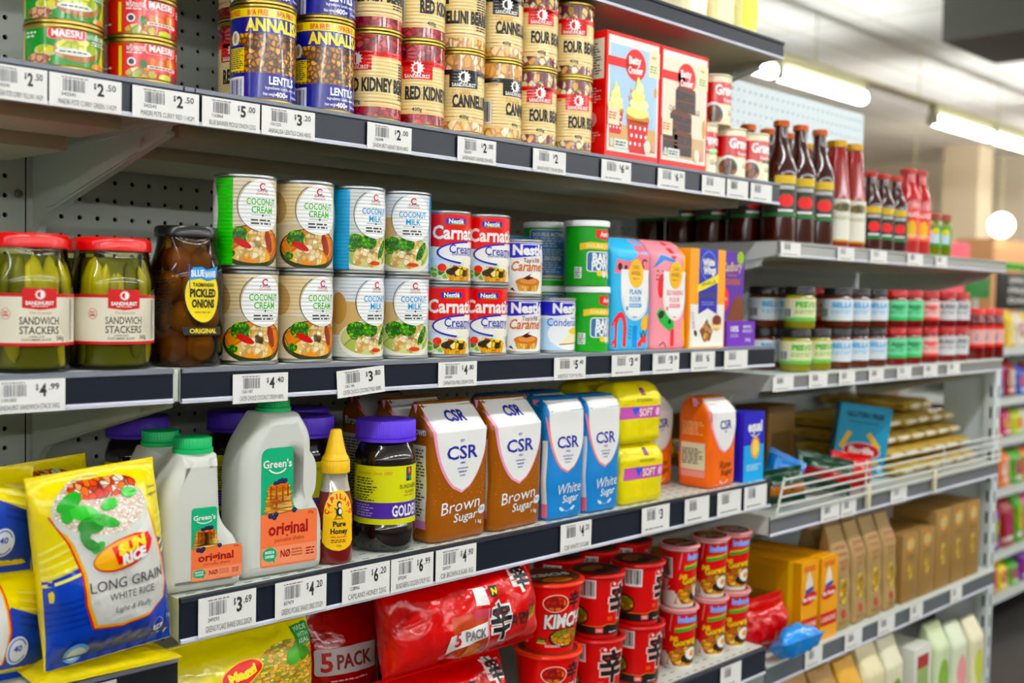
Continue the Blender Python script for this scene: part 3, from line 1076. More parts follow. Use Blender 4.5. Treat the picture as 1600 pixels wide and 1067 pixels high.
    # baking powder
    def baking(back):
        R, H = .0345, .101
        t = thing('baking_powder_tub')
        gr = mat('#2f9a26', .35)
        MB().lathe([(R * .9, 0), (R - .001, .0006), (R - .001, H - .008)], gr, 40).build('tub', t)
        MB().lathe([(R + .0006, H - .0095), (R + .0014, H - .0088), (R + .0014, H - .002), (R + .0002, H), (R * .9, H - .0008), (0, H - .0008)], mat('#eef0ee', .4), 40).build('lid', t)
        a = full(R, H, gr)
        bl = mat('#3a6ea0', .4)
        if not back:
            rd = mat('#dc3028', .35)
            a.rect(-.010, H * .74, .03, H * .86, rd, 1); a.poly([(-.010, H * .74), (.03, H * .74), (.01, H * .70)], rd, 1)
            a.text('Anchor', .012, H * .795, .007, WHITE, w=.028, bold=.03)
            pts = [(-.035, H * .545), (-.02, H * .57), (.01, H * .56), (.05, H * .60), (.05, H * .70), (.01, H * .66), (-.02, H * .67), (-.035, H * .645)]
            a.poly(pts, mat('#f0c820', .35), 1); a.text('DOUBLE  ACTING', .006, H * .615, .005, mat('#f8ecb0'), w=.06, bold=.03)
            a.rr(-.024, H * .22, .05, H * .53, .005, WHITE, 1); a.rr(-.0225, H * .235, .05, H * .515, .004, bl, 2)
            a.text('BAKING', .013, H * .435, .0125, WHITE, w=.056, bold=.05); a.text('POWDER', .013, H * .31, .0125, WHITE, w=.058, bold=.05)
            for x, y, c in ((-.002, .20, '#f0d020'), (.008, .185, '#f4f0e8'), (.016, .2, '#f0d020'), (.022, .17, '#f4f0e8')):
                a.ell(x, H * y, .0055, .005, mat(c), 3, 14)
            a.rect(-.043, H * .12, -.031, H * .29, mat('#e8eee4'), 1); a.micro(-.042, H * .13, -.032, H * .28, 5, INK, seed=4)
        else:
            a.rr(-.044, H * .09, .024, H * .88, .004, WHITE, 1); a.rr(-.0425, H * .10, .0225, H * .87, .004, bl, 2)
            a.text('DOUBLE ACTING', -.010, H * .80, .0055, WHITE, w=.056, bold=.03); a.micro(-.036, H * .6, .018, H * .76, 4, mat('#b8cce0'), seed=1)
            a.text('ALLERGENS', -.010, H * .42, .005, WHITE, w=.045, bold=.03)
            a.micro(-.036, H * .44, .018, H * .58, 4, mat('#b8cce0'), seed=2); a.micro(-.036, H * .2, .018, H * .38, 5, mat('#b8cce0'), seed=3)
            a.rect(-.036, H * .13, .018, H * .16, mat('#c8b850'), 3, False)
        clip = [((0, .0025, 0), (0, -1, 0)), ((0, H - .0098, 0), (0, 1, 0)), ((-R * 2.6, 0, 0), (-1, 0, 0)), ((R * 1.8, 0, 0), (1, 0, 0))]
        a.build('label', t, on_cyl(R - .0008), cu=.005, clip=clip, cuttext=.005)
        return t
    P['bak'] = baking(False); P['bakb'] = baking(True)
    return P


# ---------------------------------------------------------------- boxes and bags
def carton(name, w, d, h, m, front=None, left=None, top=None, bev=.0012, right=None):
    """printed carton standing on z=0, front face at -d/2"""
    t = thing(name)
    MB().box(-w / 2, w / 2, -d / 2, d / 2, 0, h, m, bev).build('carton', t)
    if front: front.build('front_print', t, on_front(-d / 2, 0), cu=None)
    if left: left.build('side_print', t, on_left(-w / 2), cu=None)
    if right: right.build('side_print', t, lambda u, v, q: (w / 2 + q, u, v), cu=None)
    if top: top.build('top_print', t, on_top(h), cu=None)
    return t


def nz(x, y, z, s):
    return noise.noise(Vector((x * s, y * s, z * s)))


class Brick:
    """filled paper or film bag: superellipse sections (z, half width, half depth, y offset) with soft dents"""
    def __init__(s, secs, p=6, dent=.0015, ds=22, seed=0):
        s.S, s.p, s.dent, s.ds, s.seed = secs, p, dent, ds, seed

    def sec(s, v):
        S = s.S
        v = max(S[0][0], min(S[-1][0], v))
        for q, r in zip(S, S[1:]):
            if v <= r[0]:
                k = (v - q[0]) / max(r[0] - q[0], 1e-9)
                return tuple(q[i] + (r[i] - q[i]) * k for i in (1, 2, 3))
        return S[-1][1:]

    def dd(s, x, y, z):
        return s.dent * nz(x + s.seed, y, z, s.ds)

    def front(s, u, v, h):
        a, b, yo = s.sec(v)
        q = max(0, 1 - min(1, abs(u / a)) ** s.p) ** (1 / s.p)
        y = yo - b * q
        return (u, y - h + s.dd(u, y, v), v)

    def left(s, u, v, h):
        a, b, yo = s.sec(v)
        q = max(0, 1 - min(1, abs(u / b)) ** s.p) ** (1 / s.p)
        x = -a * q
        return (x - h + s.dd(x, -u + yo, v) * 1.0, yo - u, v)

    def mesh(s, m, n=56, step=.008):
        zs = [q[0] for q in s.S]
        Z = []
        for a, b in zip(zs, zs[1:]):
            k = max(1, int((b - a) / step))
            Z += [a + (b - a) * i / k for i in range(k)]
        Z.append(zs[-1])
        vs, fs = [], []
        for z in Z:
            a, b, yo = s.sec(z)
            for i in range(n):
                # even spread along the superellipse
                q = 2 * pi * i / n
                c, d = cos(q), sin(q)
                r = (abs(c) ** s.p + abs(d) ** s.p) ** (-1 / s.p)
                x, y = a * c * r, b * d * r
                if abs(c) > abs(d):
                    vs.append((x + s.dd(x, y + yo, z) * (1 if x < 0 else -1), y + yo, z))
                else:
                    vs.append((x, y + yo + s.dd(x, y + yo, z) * (1 if y < 0 else -1), z))
        for k in range(len(Z) - 1):
            for i in range(n):
                j = (i + 1) % n
                fs.append((k * n + i, k * n + j, (k + 1) * n + j, (k + 1) * n + i))
        fs.append(tuple(range(n))[::-1]); fs.append(tuple((len(Z) - 1) * n + i for i in range(n)))
        return MB().add(vs, fs, m)


def bag(name, B, m, front=None, left=None, cu=.006):
    t = thing(name)
    B.mesh(m).build('bag', t, ang=60)
    if front: front.build('front_print', t, B.front, cu=cu, cv=cu, eps=.0002, cuttext=.012)
    if left: left.build('side_print', t, B.left, cu=cu, cv=cu, eps=.0002, cuttext=.012)
    return t


class Pillow:
    """sealed film pillow standing in the x-z plane, thickness along y"""
    def __init__(s, w, h, T, fin=.012, wr=.004, ws=26, seed=0, px=2.2, pz=2.4, waist=.03):
        s.w, s.h, s.T, s.fin, s.wr, s.ws, s.seed, s.px, s.pz, s.waist = w, h, T, fin, wr, ws, seed, px, pz, waist

    def half(s, u, v):
        x = min(1, abs(2 * u / s.w))
        z0, z1 = s.fin, s.h - s.fin
        z = (v - (z0 + z1) / 2) / ((z1 - z0) / 2)
        if abs(z) >= 1: return 0.0006
        return max(.0006, s.T / 2 * ((1 - x ** s.px) * (1 - abs(z) ** s.pz)) ** .5)

    def wrk(s, u, v, k):
        t = s.half(u, v)
        a = nz(u + s.seed, k, v, s.ws) + .6 * nz(u * 2.3, k + 7 + s.seed, v * 1.1, s.ws * 1.5)
        edge = min(1, t / (s.T * .2))
        return s.wr * a * edge

    def xx(s, u, v):
        k = abs(2 * v / s.h - 1)
        return u * (1 - s.waist * (1 - k * k))

    def front(s, u, v, h):
        u2 = max(-s.w / 2, min(s.w / 2, u)); v2 = max(0, min(s.h, v))
        return (s.xx(u2, v2), -s.half(u2, v2) - h + s.wrk(u2, v2, 0), v2)

    def mesh(s, m, nu=36, nv=44, finm=None):
        vs, fs = [], []
        def U(i):
            q = -cos(pi * i / nu)
            return q * s.w / 2
        def V(j):
            return s.h * (.5 - .5 * cos(pi * j / nv)) if False else s.h * j / nv
        for sd in (0, 1):
            for j in range(nv + 1):
                for i in range(nu + 1):
                    u, v = U(i), V(j)
                    if sd == 0: vs.append(s.front(u, v, 0))
                    else: vs.append((s.xx(u, v), s.half(u, v) - s.wrk(u, v, 3), v))
        n1 = (nu + 1) * (nv + 1)
        for j in range(nv):
            for i in range(nu):
                a = j * (nu + 1) + i
                fs.append((a, a + 1, a + nu + 2, a + nu + 1)); fs.append((n1 + a, n1 + a + nu + 1, n1 + a + nu + 2, n1 + a + 1))
        bd = [i for i in range(nu + 1)] + [(j + 1) * (nu + 1) - 1 for j in range(1, nv + 1)] + [nv * (nu + 1) + i for i in range(nu - 1, -1, -1)] + [j * (nu + 1) for j in range(nv - 1, 0, -1)]
        for a, b in zip(bd, bd[1:] + bd[:1]): fs.append((a, b, n1 + b, n1 + a))
        return MB().add(vs, fs, m)


def pillow(name, P, m, front=None, cu=.006):
    t = thing(name)
    P.mesh(m).build('bag', t, ang=70)
    if front:
        e = P.w / 2 - .0012
        clip = [((-e, 0, 0), (-1, 0, 0)), ((e, 0, 0), (1, 0, 0)), ((0, .001, 0), (0, -1, 0)), ((0, P.h - .001, 0), (0, 1, 0))]
        front.build('front_print', t, P.front, cu=cu, cv=cu, eps=.0005, cuttext=.008, clip=clip)
    return t


# ---------------------------------------------------------------- jars, bottles, cups
def ridged(mb, r, z0, z1, m, n=72, amp=.0005, top=True):
    vs, fs = [], []
    zz = [z0, z0 + .0006, z1 - .002, z1 - .0006, z1]
    rr = [r - .0006, r, r, r - .0006, r - .003]
    for z, q in zip(zz, rr):
        for i in range(2 * n):
            a = pi * i / n
            k = q + (amp if i % 2 else 0)
            vs.append((k * cos(a), k * sin(a), z))
    N = 2 * n
    for k in range(len(zz) - 1):
        for i in range(N):
            j = (i + 1) % N
            fs.append((k * N + i, k * N + j, (k + 1) * N + j, (k + 1) * N + i))
    fs.append(tuple(range(N))[::-1]); fs.append(tuple((len(zz) - 1) * N + i for i in range(N)))
    return mb.add(vs, fs, m)


def jar_profile(R, H, rn, sh, base=.006):
    """body to shoulder sh (start height), neck radius rn"""
    p = [(R * .6, .003), (R - base, 0.0), (R - base * .3, base * .35), (R, base * 1.2), (R, sh)]
    for k in range(1, 9):
        q = k / 8
        p.append((R - (R - rn) * (1 - cos(q * pi)) / 2, sh + (H - sh - .014) * q))
    p += [(rn, H - .004)]
    return p


def pickle_jar(kind='s'):
    R, H = .0432, .138
    t = thing('pickle_jar')
    prof = jar_profile(R, H, .0375, .088)
    MB().lathe(prof, glass('#f4f4c8'), 56).build('glass', t)
    core = mat('#6e7014', .3)
    mb = MB().lathe([(r * .80, min(max(z, .004), H - .022)) for r, z in prof if z < H - .02] + [(.03, H - .021), (0, H - .021)], core, 32)
    q = random.Random(5 if kind == 's' else 9)
    cs = [mat(c, .25, spec=.6) for c in ('#d8cc20', '#e8dc30', '#b8b018', '#98941a', '#e0d428', '#7a7c14')]
    for k in range(26):
        a = 2 * pi * k / 26 + q.uniform(-.08, .08)
        rr = R * q.uniform(.80, .87)
        hh = q.uniform(.030, .043); zc = q.choice((.040, .082, .076)) + q.uniform(-.006, .006)
        w = q.uniform(.007, .011)
        vs, fs = [], []
        n, ny = 10, 10
        til = q.uniform(-.22, .22)
        for j in range(ny + 1):
            v = -1 + 2 * j / ny
            for i in range(n):
                p_ = 2 * pi * i / n
                s = sqrt(max(0, 1 - abs(v) ** 3)) + .02
                x = w * cos(p_) * s; y = .0035 * sin(p_) * s; z = v * hh
                x2 = x * cos(til) - z * sin(til); z2 = x * sin(til) + z * cos(til)
                rad_ = rr + y
                sh = zc + z2
                if sh > .094: rad_ -= (sh - .094) * .22
                rad_ = min(rad_, R * .965)
                aa = a + x2 / R
                vs.append((rad_ * sin(aa), -rad_ * cos(aa), max(.006, min(H - .02, sh))))
        for j in range(ny):
            for i in range(n):
                l = (i + 1) % n
                fs.append((j * n + i, j * n + l, (j + 1) * n + l, (j + 1) * n + i))
        mb.add(vs, fs, q.choice(cs))
    mb.build('pickle_slices', t, ang=80)
    ld = MB().lathe([(.0385, H - .0145), (.0402, H - .014), (.0402, H - .006), (.0396, H - .003), (.0375, H - .0005), (.035, H), (.0335, H - .0012), (0, H - .0012)], mat('#d80d18', .25, coat=.4), 56)
    ld.build('lid', t)
    cr = mat('#e3dcc8', .5); red = mat('#c6101e', .4); gy = mat('#5a564c', .6)
    a = Art().rect(-.135, .027, .095, .0785, cr, 1)
    a.rect(-.135, .027, .095, .0300, red, 2); a.rect(-.135, .0752, .095, .0785, red, 2)
    a.poly([(-.0165, .0645), (0, .0625), (.0165, .0645), (.0165, .0838), (-.0165, .0838)], red, 3)
    sunlogo(a, 0, .0775, .0042, WHITE, red, 4)
    a.text('SANDHURST', 0, .0692, .0035, WHITE, w=.027, L=4, bold=.035); a.micro(-.008, .0652, .008, .0668, 1, WHITE, 4)
    a.text('The Essential', 0, .0598, .0028, mat('#b8ad98'), w=.021, L=3, shear=.25)
    a.text('SANDWICH', 0, .0518, .0072, gy, w=.038, L=3, bold=.012); a.text('STACKERS', 0, .0425, .0072, gy, w=.038, L=3, bold=.012)
    a.text('LONG CUT', -.003, .0362, .0018, gy, w=.014, L=3); a.text('CUCUMBER SLICES', -.003, .0332, .002, gy, w=.028, L=3)
    a.text('540g', .021, .0345, .0042, gy, w=.009, L=3)
    a.arc(-.0318, .0585, .0046, .0055, .0004, 0, 360, red, 3); a.text('FAT', -.0318, .0600, .002, red, w=.005, L=3, bold=.03); a.text('FREE', -.0318, .0570, .002, red, w=.0055, L=3, bold=.03)
    for k in range(9):
        a.arc(.05 + k * .0016, .05 - k * .002, .03, .035, .0003, 100, 190, mat('#c9bfa8', .5), 2, 16)
    a.micro(.035, .032, .04, .073, 26, gy, 3, 6)
    for x in (-.088,):
        a.micro(x - .03, .034, x + .02, .072, 9, gy, 3, 12)
    a.build('label', t, on_cyl(R + .0002), cu=.005)
    return t


def onion_jar():
    R, H = .0405, .155
    t = thing('onion_jar')
    prof = jar_profile(R, H, .0315, .098, .008)
    MB().lathe(prof, glass('#d4b468'), 56).build('glass', t)
    mb = MB()
    brown = mat('#4a2408', .15, spec=.6)
    mb.lathe([(r * .5, min(z, H - .012)) for r, z in prof[1:-1]] + [(.02, H - .013), (0, H - .013)], mat('#6a4a14', .2, spec=.5), 32)
    mb.build('brine', t)
    q = random.Random(3)
    mb = MB()
    cs = [mat(c, .22, spec=.6) for c in ('#a88a34', '#b49a42', '#8c7028', '#a07c2c')]
    for z, n, o in ((.023, 4, .35), (.055, 4, 1.0), (.088, 4, .1), (.117, 4, .6)):
        for k in range(n):
            a = 2 * pi * k / n + o
            rr = .0205 if z < .11 else .0155
            c = (rr * sin(a), -rr * cos(a))
            r0 = q.uniform(.0165, .0182) if z < .11 else .0145
            pr = [(r0 * sin(pi * i / 12) * (1 + .06 * cos(2 * pi * i / 12)), z + r0 * 1.06 * -cos(pi * i / 12)) for i in range(13)]
            mb.lathe(pr, q.choice(cs), 20, c=c)
    mb.build('onions', t)
    MB().lathe([(.0325, H - .0125), (.0345, H - .012), (.0348, H - .004), (.0335, H - .0008), (.031, H), (.029, H - .001), (0, H - .001)], mat('#0d0d0e', .25, coat=.3), 56).build('lid', t)
    ye, bl = mat('#f4dc10', .35), mat('#2a9ae0', .35)
    a = Art()
    pts = [(.0205 * cos(2 * pi * i / 36) * (1 + .06 * sin(2 * pi * i / 36)), .078 + .0285 * sin(2 * pi * i / 36)) for i in range(36)]
    a.poly([(x * 1.05, .078 + (z - .078) * 1.04) for x, z in pts], mat('#141822', .4), 1); a.poly(pts, ye, 2)
    a.poly([(-.0165, .0955), (-.013, .1095), (-.003, .1105), (.003, .1075), (.0185, .111), (.0165, .0975), (.004, .0945), (-.004, .0975)], mat('#1a5aa8', .35), 3)
    a.poly([(-.016, .0962), (-.0125, .109), (-.003, .1098), (.003, .1068), (.018, .1102), (.016, .098), (.004, .0952), (-.004, .0982)], bl, 4)
    a.line([(-.0165, .113), (-.0155, .086)], .0009, mat('#1a5aa8'), 3)
    a.text('BLUE', -.007, .1030, .0066, WHITE, w=.0145, L=5, bold=.04, rot=.04); a.text('BANNER', .0085, .1022, .0062, WHITE, w=.0145, L=5, bold=.04, rot=.06)
    a.text('TASMANIAN', 0, .0905, .004, BLACK, w=.025, L=5, bold=.03); a.text('PICKLED', 0, .0815, .0083, BLACK, w=.031, L=5, bold=.045)
    a.text('ONIONS', 0, .0700, .0083, BLACK, w=.027, L=5, bold=.045); a.micro(-.010, .059, .010, .062, 1, mat('#a89a20'), 5)
    a.poly([(-.0215, .0355), (.026, .0355), (.026, .0445), (-.0235, .0445)], mat('#20201c', .4), 2)
    a.text('ORIGINAL', .001, .0400, .0048, ye, w=.033, L=3, bold=.035)
    a.micro(-.062, .058, -.030, .098, 11, mat('#2a1606', .5), 2, 4); a.micro(-.062, .103, -.032, .106, 1, mat('#2a1606', .5), 2, 4)
    a.build('label', t, on_cyl(R + .0002), cu=.005)
    return t


def hull(pts, rad_, n=6):
    """round every corner of a polygon with the radius given per corner"""
    out = []
    N = len(pts)
    for i in range(N):
        p0, p1, p2 = Vector(pts[i - 1][:2]), Vector(pts[i][:2]), Vector(pts[(i + 1) % N][:2])
        r = pts[i][2] if len(pts[i]) > 2 else rad_
        d0, d1 = (p0 - p1), (p2 - p1)
        l = min(r, d0.length * .49, d1.length * .49)
        a, b = p1 + d0.normalized() * l, p1 + d1.normalized() * l
        for k in range(n + 1):
            q = k / n
            c = a * (1 - q) ** 2 + p1 * 2 * q * (1 - q) + b * q * q
            out.append((c.x, c.y))
    return out


PANC = picture('pancake', ['#eebf62', '#e2a23c', '#f4d48a', '#d4862c', '#f0c870'], 90, '#b8702c', .2, stretch=(.35, 2.2), smooth=True)
SYR = mat('#b0480c', .15, coat=.5)


def frosted():
    if 'frost' in _MC: return _MC['frost']
    m = bpy.data.materials.new('frosted_plastic'); m.use_nodes = True
    N, K = m.node_tree.nodes, m.node_tree.links
    b = N['Principled BSDF']; b.inputs['Base Color'].default_value = lin('#edeee6'); b.inputs['Roughness'].default_value = .3
    tr = N.new('ShaderNodeBsdfTransparent'); tl = N.new('ShaderNodeBsdfTranslucent'); tl.inputs[0].default_value = lin('#e6e8e0')
    m1, m2 = N.new('ShaderNodeMixShader'), N.new('ShaderNodeMixShader')
    m1.inputs[0].default_value = .22; m2.inputs[0].default_value = .05
    K.new(b.outputs[0], m1.inputs[1]); K.new(tl.outputs[0], m1.inputs[2]); K.new(m1.outputs[0], m2.inputs[1]); K.new(tr.outputs[0], m2.inputs[2])
    K.new(m2.outputs[0], N['Material Output'].inputs[0])
    _MC['frost'] = m
    return m


def shake_bottle(big):
    """handled plastic pancake shake bottle; label on the front face"""
    t = thing('pancake_shake_bottle')
    k = 1.0 if big else .78
    H = .196 if big else .157
    W = .110 if big else .096
    D = .062 if big else .052
    body = frosted()
    x0, x1 = -W / 2, W / 2
    xf = x1 - (.019 if big else .026)          # right side of the upper body
    zf = H * (.37 if big else .33)             # top of the foot
    ns = .018 if big else .0195                # neck half width
    cx = x0 + (.056 if big else .045)
    top = H - .004
    sh = H * (.74 if big else .70)
    if big:
        pts = [(x0, 0, .012), (x0, sh, .040), (cx - ns - .006, top, .012), (cx - ns, top, .004), (cx + ns, top, .004), (cx + ns + .004, top - .002, .01), (xf + .003, sh + .020, .03), (xf + .002, zf + .022, .014),
               (x1, zf - .006, .016), (x1, 0, .012)]
    else:
        pts = [(x0, 0, .010), (x0, sh, .03), (cx - ns - .002, top, .008), (cx - ns, top, .004), (cx + ns, top, .004), (cx + ns + .002, top - .002, .006), (xf - .002, sh + .016, .02), (xf, zf + .024, .014),
               (x1 - .002, zf - .002, .016), (x1, 0, .010)]
    outer = hull(pts, .01)
    holes = []
    if big:
        hx = xf - .016
        holes = [hull([(hx - .012, H * .42, .008), (hx - .010, H * .76, .010), (hx + .009, H * .66, .008), (hx + .008, H * .50, .008)], .005)[::-1]]
    me = outline(outer, holes, D, .0135 if big else .014, 5)
    me.materials.append(body)
    o = obj('bottle', me, t)
    MB().box(x0 + .008, xf - .008, -D / 2 + .006, D / 2 - .006, .004, H * (.40 if big else .36), mat('#efe6c4', .8), .010, 3).build('powder', t)
    grn = mat('#12b06a', .4)
    mb = MB()
    zc = H - .005
    mb.lathe([(ns + .001, zc - .002), (ns + .0015, zc + .0035), (ns - .0005, zc + .004)], body, 32, c=(cx, 0))
    mb.build('neck', t)
    mb = MB(); 
    cc = MB()
    cc.lathe([(ns + .0028, zc + .001), (ns + .0028, zc + .0055), (ns + .0012, zc + .006)], grn, 40, c=(0, 0))
    ridged(cc, ns + .0008, zc + .006, zc + .0185, grn, 40, .0006)
    o = cc.build('cap', t); o.location = (cx, 0, 0)
    # label
    gt, og, rd = mat('#18a878', .35), mat('#f08058', .35), mat('#9c1c1c', .4)
    a = Art()
    L0, L1 = (-.031, .044) if big else (-.0155, .045)
    b0, b1 = (.012, .152) if big else (.012, .094)
    w = L1 - L0; h = b1 - b0
    lx = L0 + w * (.56 if big else .50)        # right edge of the upper, narrow part
    zs = b0 + h * .455
    pts = hull([(L0, b0, .004), (L0, b1, .012 if big else .004), (lx, b1, .004), (lx, zs + h * .05, .010), (lx + h * .05, zs, .008), (L1, zs, .005), (L1, b0, .004)], .004)
    a.poly(pts, gt, 1)
    pts = hull([(L0, b0, .004), (L0, zs - h * .012, .001), (lx + h * .04, zs - h * .002, .002), (L1, zs - .0005, .005), (L1, b0, .004)], .004)
    a.poly(pts, og, 2)
    mx = (L0 + lx) / 2
    a.text("Green's", mx, b0 + h * .865, h * .062, WHITE, w=w * (.50 if big else .43), L=4, bold=.02)
    a.arc(mx, b0 + h * .86, w * .18, h * .08, h * .012, 210, 330, WHITE, 4)
    # stack of pancakes
    n = 8
    px = mx + w * .03
    for i in range(n):
        zz = b0 + h * (.47 + .027 * i)
        ww = w * (.255 - .008 * i)
        a.ell(px + w * .01 * ((i * 7) % 3 - 1), zz, ww, h * .030, mat('#a8601c', .35), 4, 24)
        a.ell(px + w * .01 * ((i * 7) % 3 - 1), zz + h * .006, ww * .985, h * .026, PANC, 5, 24)
    zt = b0 + h * (.47 + .027 * (n - .2))
    a.ell(px, zt, w * .175, h * .022, mat('#d8741c', .2, coat=.3), 6, 24)
    for dx, l in ((-.16, .12), (-.06, .18), (.05, .14), (.14, .10)):
        a.rr(px + w * dx, zt - h * l, px + w * (dx + .028), zt, h * .006, SYR, 6)
    bb, b2 = mat('#1c2448', .3), mat('#34427c', .3)
    for dx, dz in ((-.07, .026), (-.02, .032), (.04, .04), (.09, .036), (.11, .05), (.05, .055), (.0, .045)):
        a.ell(px + w * dx, zt + h * dz * .8, w * .034, w * .034, bb, 7, 14); a.ell(px + w * dx, zt + h * dz * .8 + w * .006, w * .014, w * .012, b2, 8, 10)
    for dx, dz in ((-.15, -.02), (-.08, -.035), (-.05, -.012), (.27, .01)):
        a.ell(px + w * dx, b0 + h * (.45 + dz), w * .042, w * .042, bb, 7, 14); a.ell(px + w * dx, b0 + h * (.455 + dz), w * .016, w * .014, b2, 8, 10)
    a.text('original', L0 + w * .48, b0 + h * .315, h * .10, rd, w=w * .70, L=4, bold=.03)
    a.text('pancake shake', L0 + w * .50, b0 + h * .222, h * .036, mat('#c0583c', .4), w=w * .52, L=4)
    a.rect(L0 + .001, b0 + h * .015, L1 - .001, b0 + h * .165, mat('#f09874', .35), 3)
    a.ell(L0 + w * .155, b0 + h * .105, w * .125, h * .06, gt, 4, 14); a.poly([(L0 + w * .2, b0 + h * .06), (L0 + w * .24, b0 + h * .02), (L0 + w * .25, b0 + h * .07)], gt, 4)
    a.text('MADE &', L0 + w * .155, b0 + h * .125, h * .022, WHITE, w=w * .16, L=5, bold=.03); a.text('OWNED', L0 + w * .155, b0 + h * .088, h * .022, WHITE, w=w * .16, L=5, bold=.03)
    a.text('NØ', L0 + w * .43, b0 + h * .10, h * .06, rd, w=w * .17, L=5, bold=.02)
    for i, s in enumerate(('ARTIFICIAL', 'COLOURS OR', 'FLAVOURS')):
        a.text(s, L0 + w * .54, b0 + h * (.125 - .025 * i), h * .014, rd, w=w * .19, L=5, al='l')
    a.micro(L0 + w * .80, b0 + h * .06, L0 + w * .96, b0 + h * .13, 3, rd, 5)
    a.text('375g' if big else '200g', L0 + w * .88, b0 + h * .425, h * .022, rd, w=w * .1, L=4)
    a.build('label', t, on_front(-D / 2 - .0002), cu=None)
    return t


def honey_bottle():
    H = .165
    t = thing('honey_bottle')
    am = mat('#6a1408', .12, coat=.6)
    prof = [(.012, .001), (.020, 0), (.0225, .003), (.0228, .02), (.0222, .045), (.0226, .06), (.0215, .075), (.0185, .09), (.0155, .102), (.0148, .108), (.0148, .117)]
    sy = .82
    mb = MB().lathe(prof, am, 40, sy=sy)
    mb.build('bottle', t)
    mb = MB().lathe([(.0188, .0895), (.0160, .1015), (.0152, .108), (.0152, .1165)], mat('#d8d4cc', .08, .6, 1), 40, sy=sy)
    mb.build('clear_neck', t)
    ye = mat('#f2c410', .35)
    cp = MB()
    ridged(cp, .0172, .112, .128, ye, 30, .0007)
    cp.build('collar', t)
    mb = MB().lathe([(.0172, .128), (.0165, .131), (.0145, .1335), (.0132, .136), (.0082, .158), (.0072, .1635), (.0058, .1655), (0, .166)], ye, 32)
    mb.build('spout', t)
    yl, rd, bk = mat('#fac81c', .35), mat('#d8301c', .35), BLACK
    a = Art()
    pts = [(.0205 * cos(rad(q)), .062 + .030 * sin(rad(q))) for q in range(0, 181, 10)] + [(-.0215, .045), (-.0222, .028), (-.016, .022), (-.008, .0185), (0, .0172), (.008, .0185), (.016, .022), (.0222, .028), (.0215, .045)]
    a.poly(pts, yl, 1)
    a.arctext('CAPILANO', 0, .060, .0165, .0062, rd, 178, 2, 3, .05, ry=.0245, w=.0050)
    # beekeeper silhouette
    a.ell(0, .0745, .0032, .0042, bk, 3, 14); a.ell(.0006, .0735, .002, .0028, mat('#f0d8b0'), 4, 12); a.ell(0, .0655, .0042, .0055, bk, 3, 14)
    a.ell(.0012, .066, .0022, .0035, WHITE, 4, 12)
    a.line([(-.003, .062), (-.0045, .058)], .0012, bk, 3); a.line([(.002, .061), (.0035, .058)], .0012, bk, 3); a.line([(-.0065, .0568), (.0055, .0568)], .0008, bk, 3)
    a.line([(-.0035, .068), (-.0062, .0705)], .0012, bk, 3)
    a.micro(-.0125, .0645, -.008, .066, 1, rd, 3); a.micro(.008, .0645, .0125, .066, 1, rd, 3)
    a.text('Pure', .0005, .0505, .0062, bk, w=.0165, L=3, bold=.04); a.text('Honey', .0005, .0415, .0062, bk, w=.0225, L=3, bold=.04)
    a.text('100% Australian', 0, .0345, .0022, rd, w=.021, L=3, bold=.02)
    a.micro(-.010, .027, .010, .0315, 2, bk, 3); a.text('220g', .0, .0235, .0022, bk, w=.006, L=3)
    a.rr(-.0305, .031, -.0235, .0425, .001, WHITE, 1); a.rr(-.03, .0355, -.024, .0415, .001, mat('#3a9a4c'), 2)
    Rr = .0226
    def mp(u, v, h):
        for (r0, z0), (r1, z1) in zip(prof, prof[1:]):
            if z0 <= v <= z1 and z1 > z0:
                r = r0 + (r1 - r0) * (v - z0) / (z1 - z0); break
        else: r = Rr
        r += .0003
        q = u / Rr
        return ((r + h) * sin(q), -(r * sy + h) * cos(q), v)
    a.build('label', t, mp, cu=.004, cv=.004)
    return t


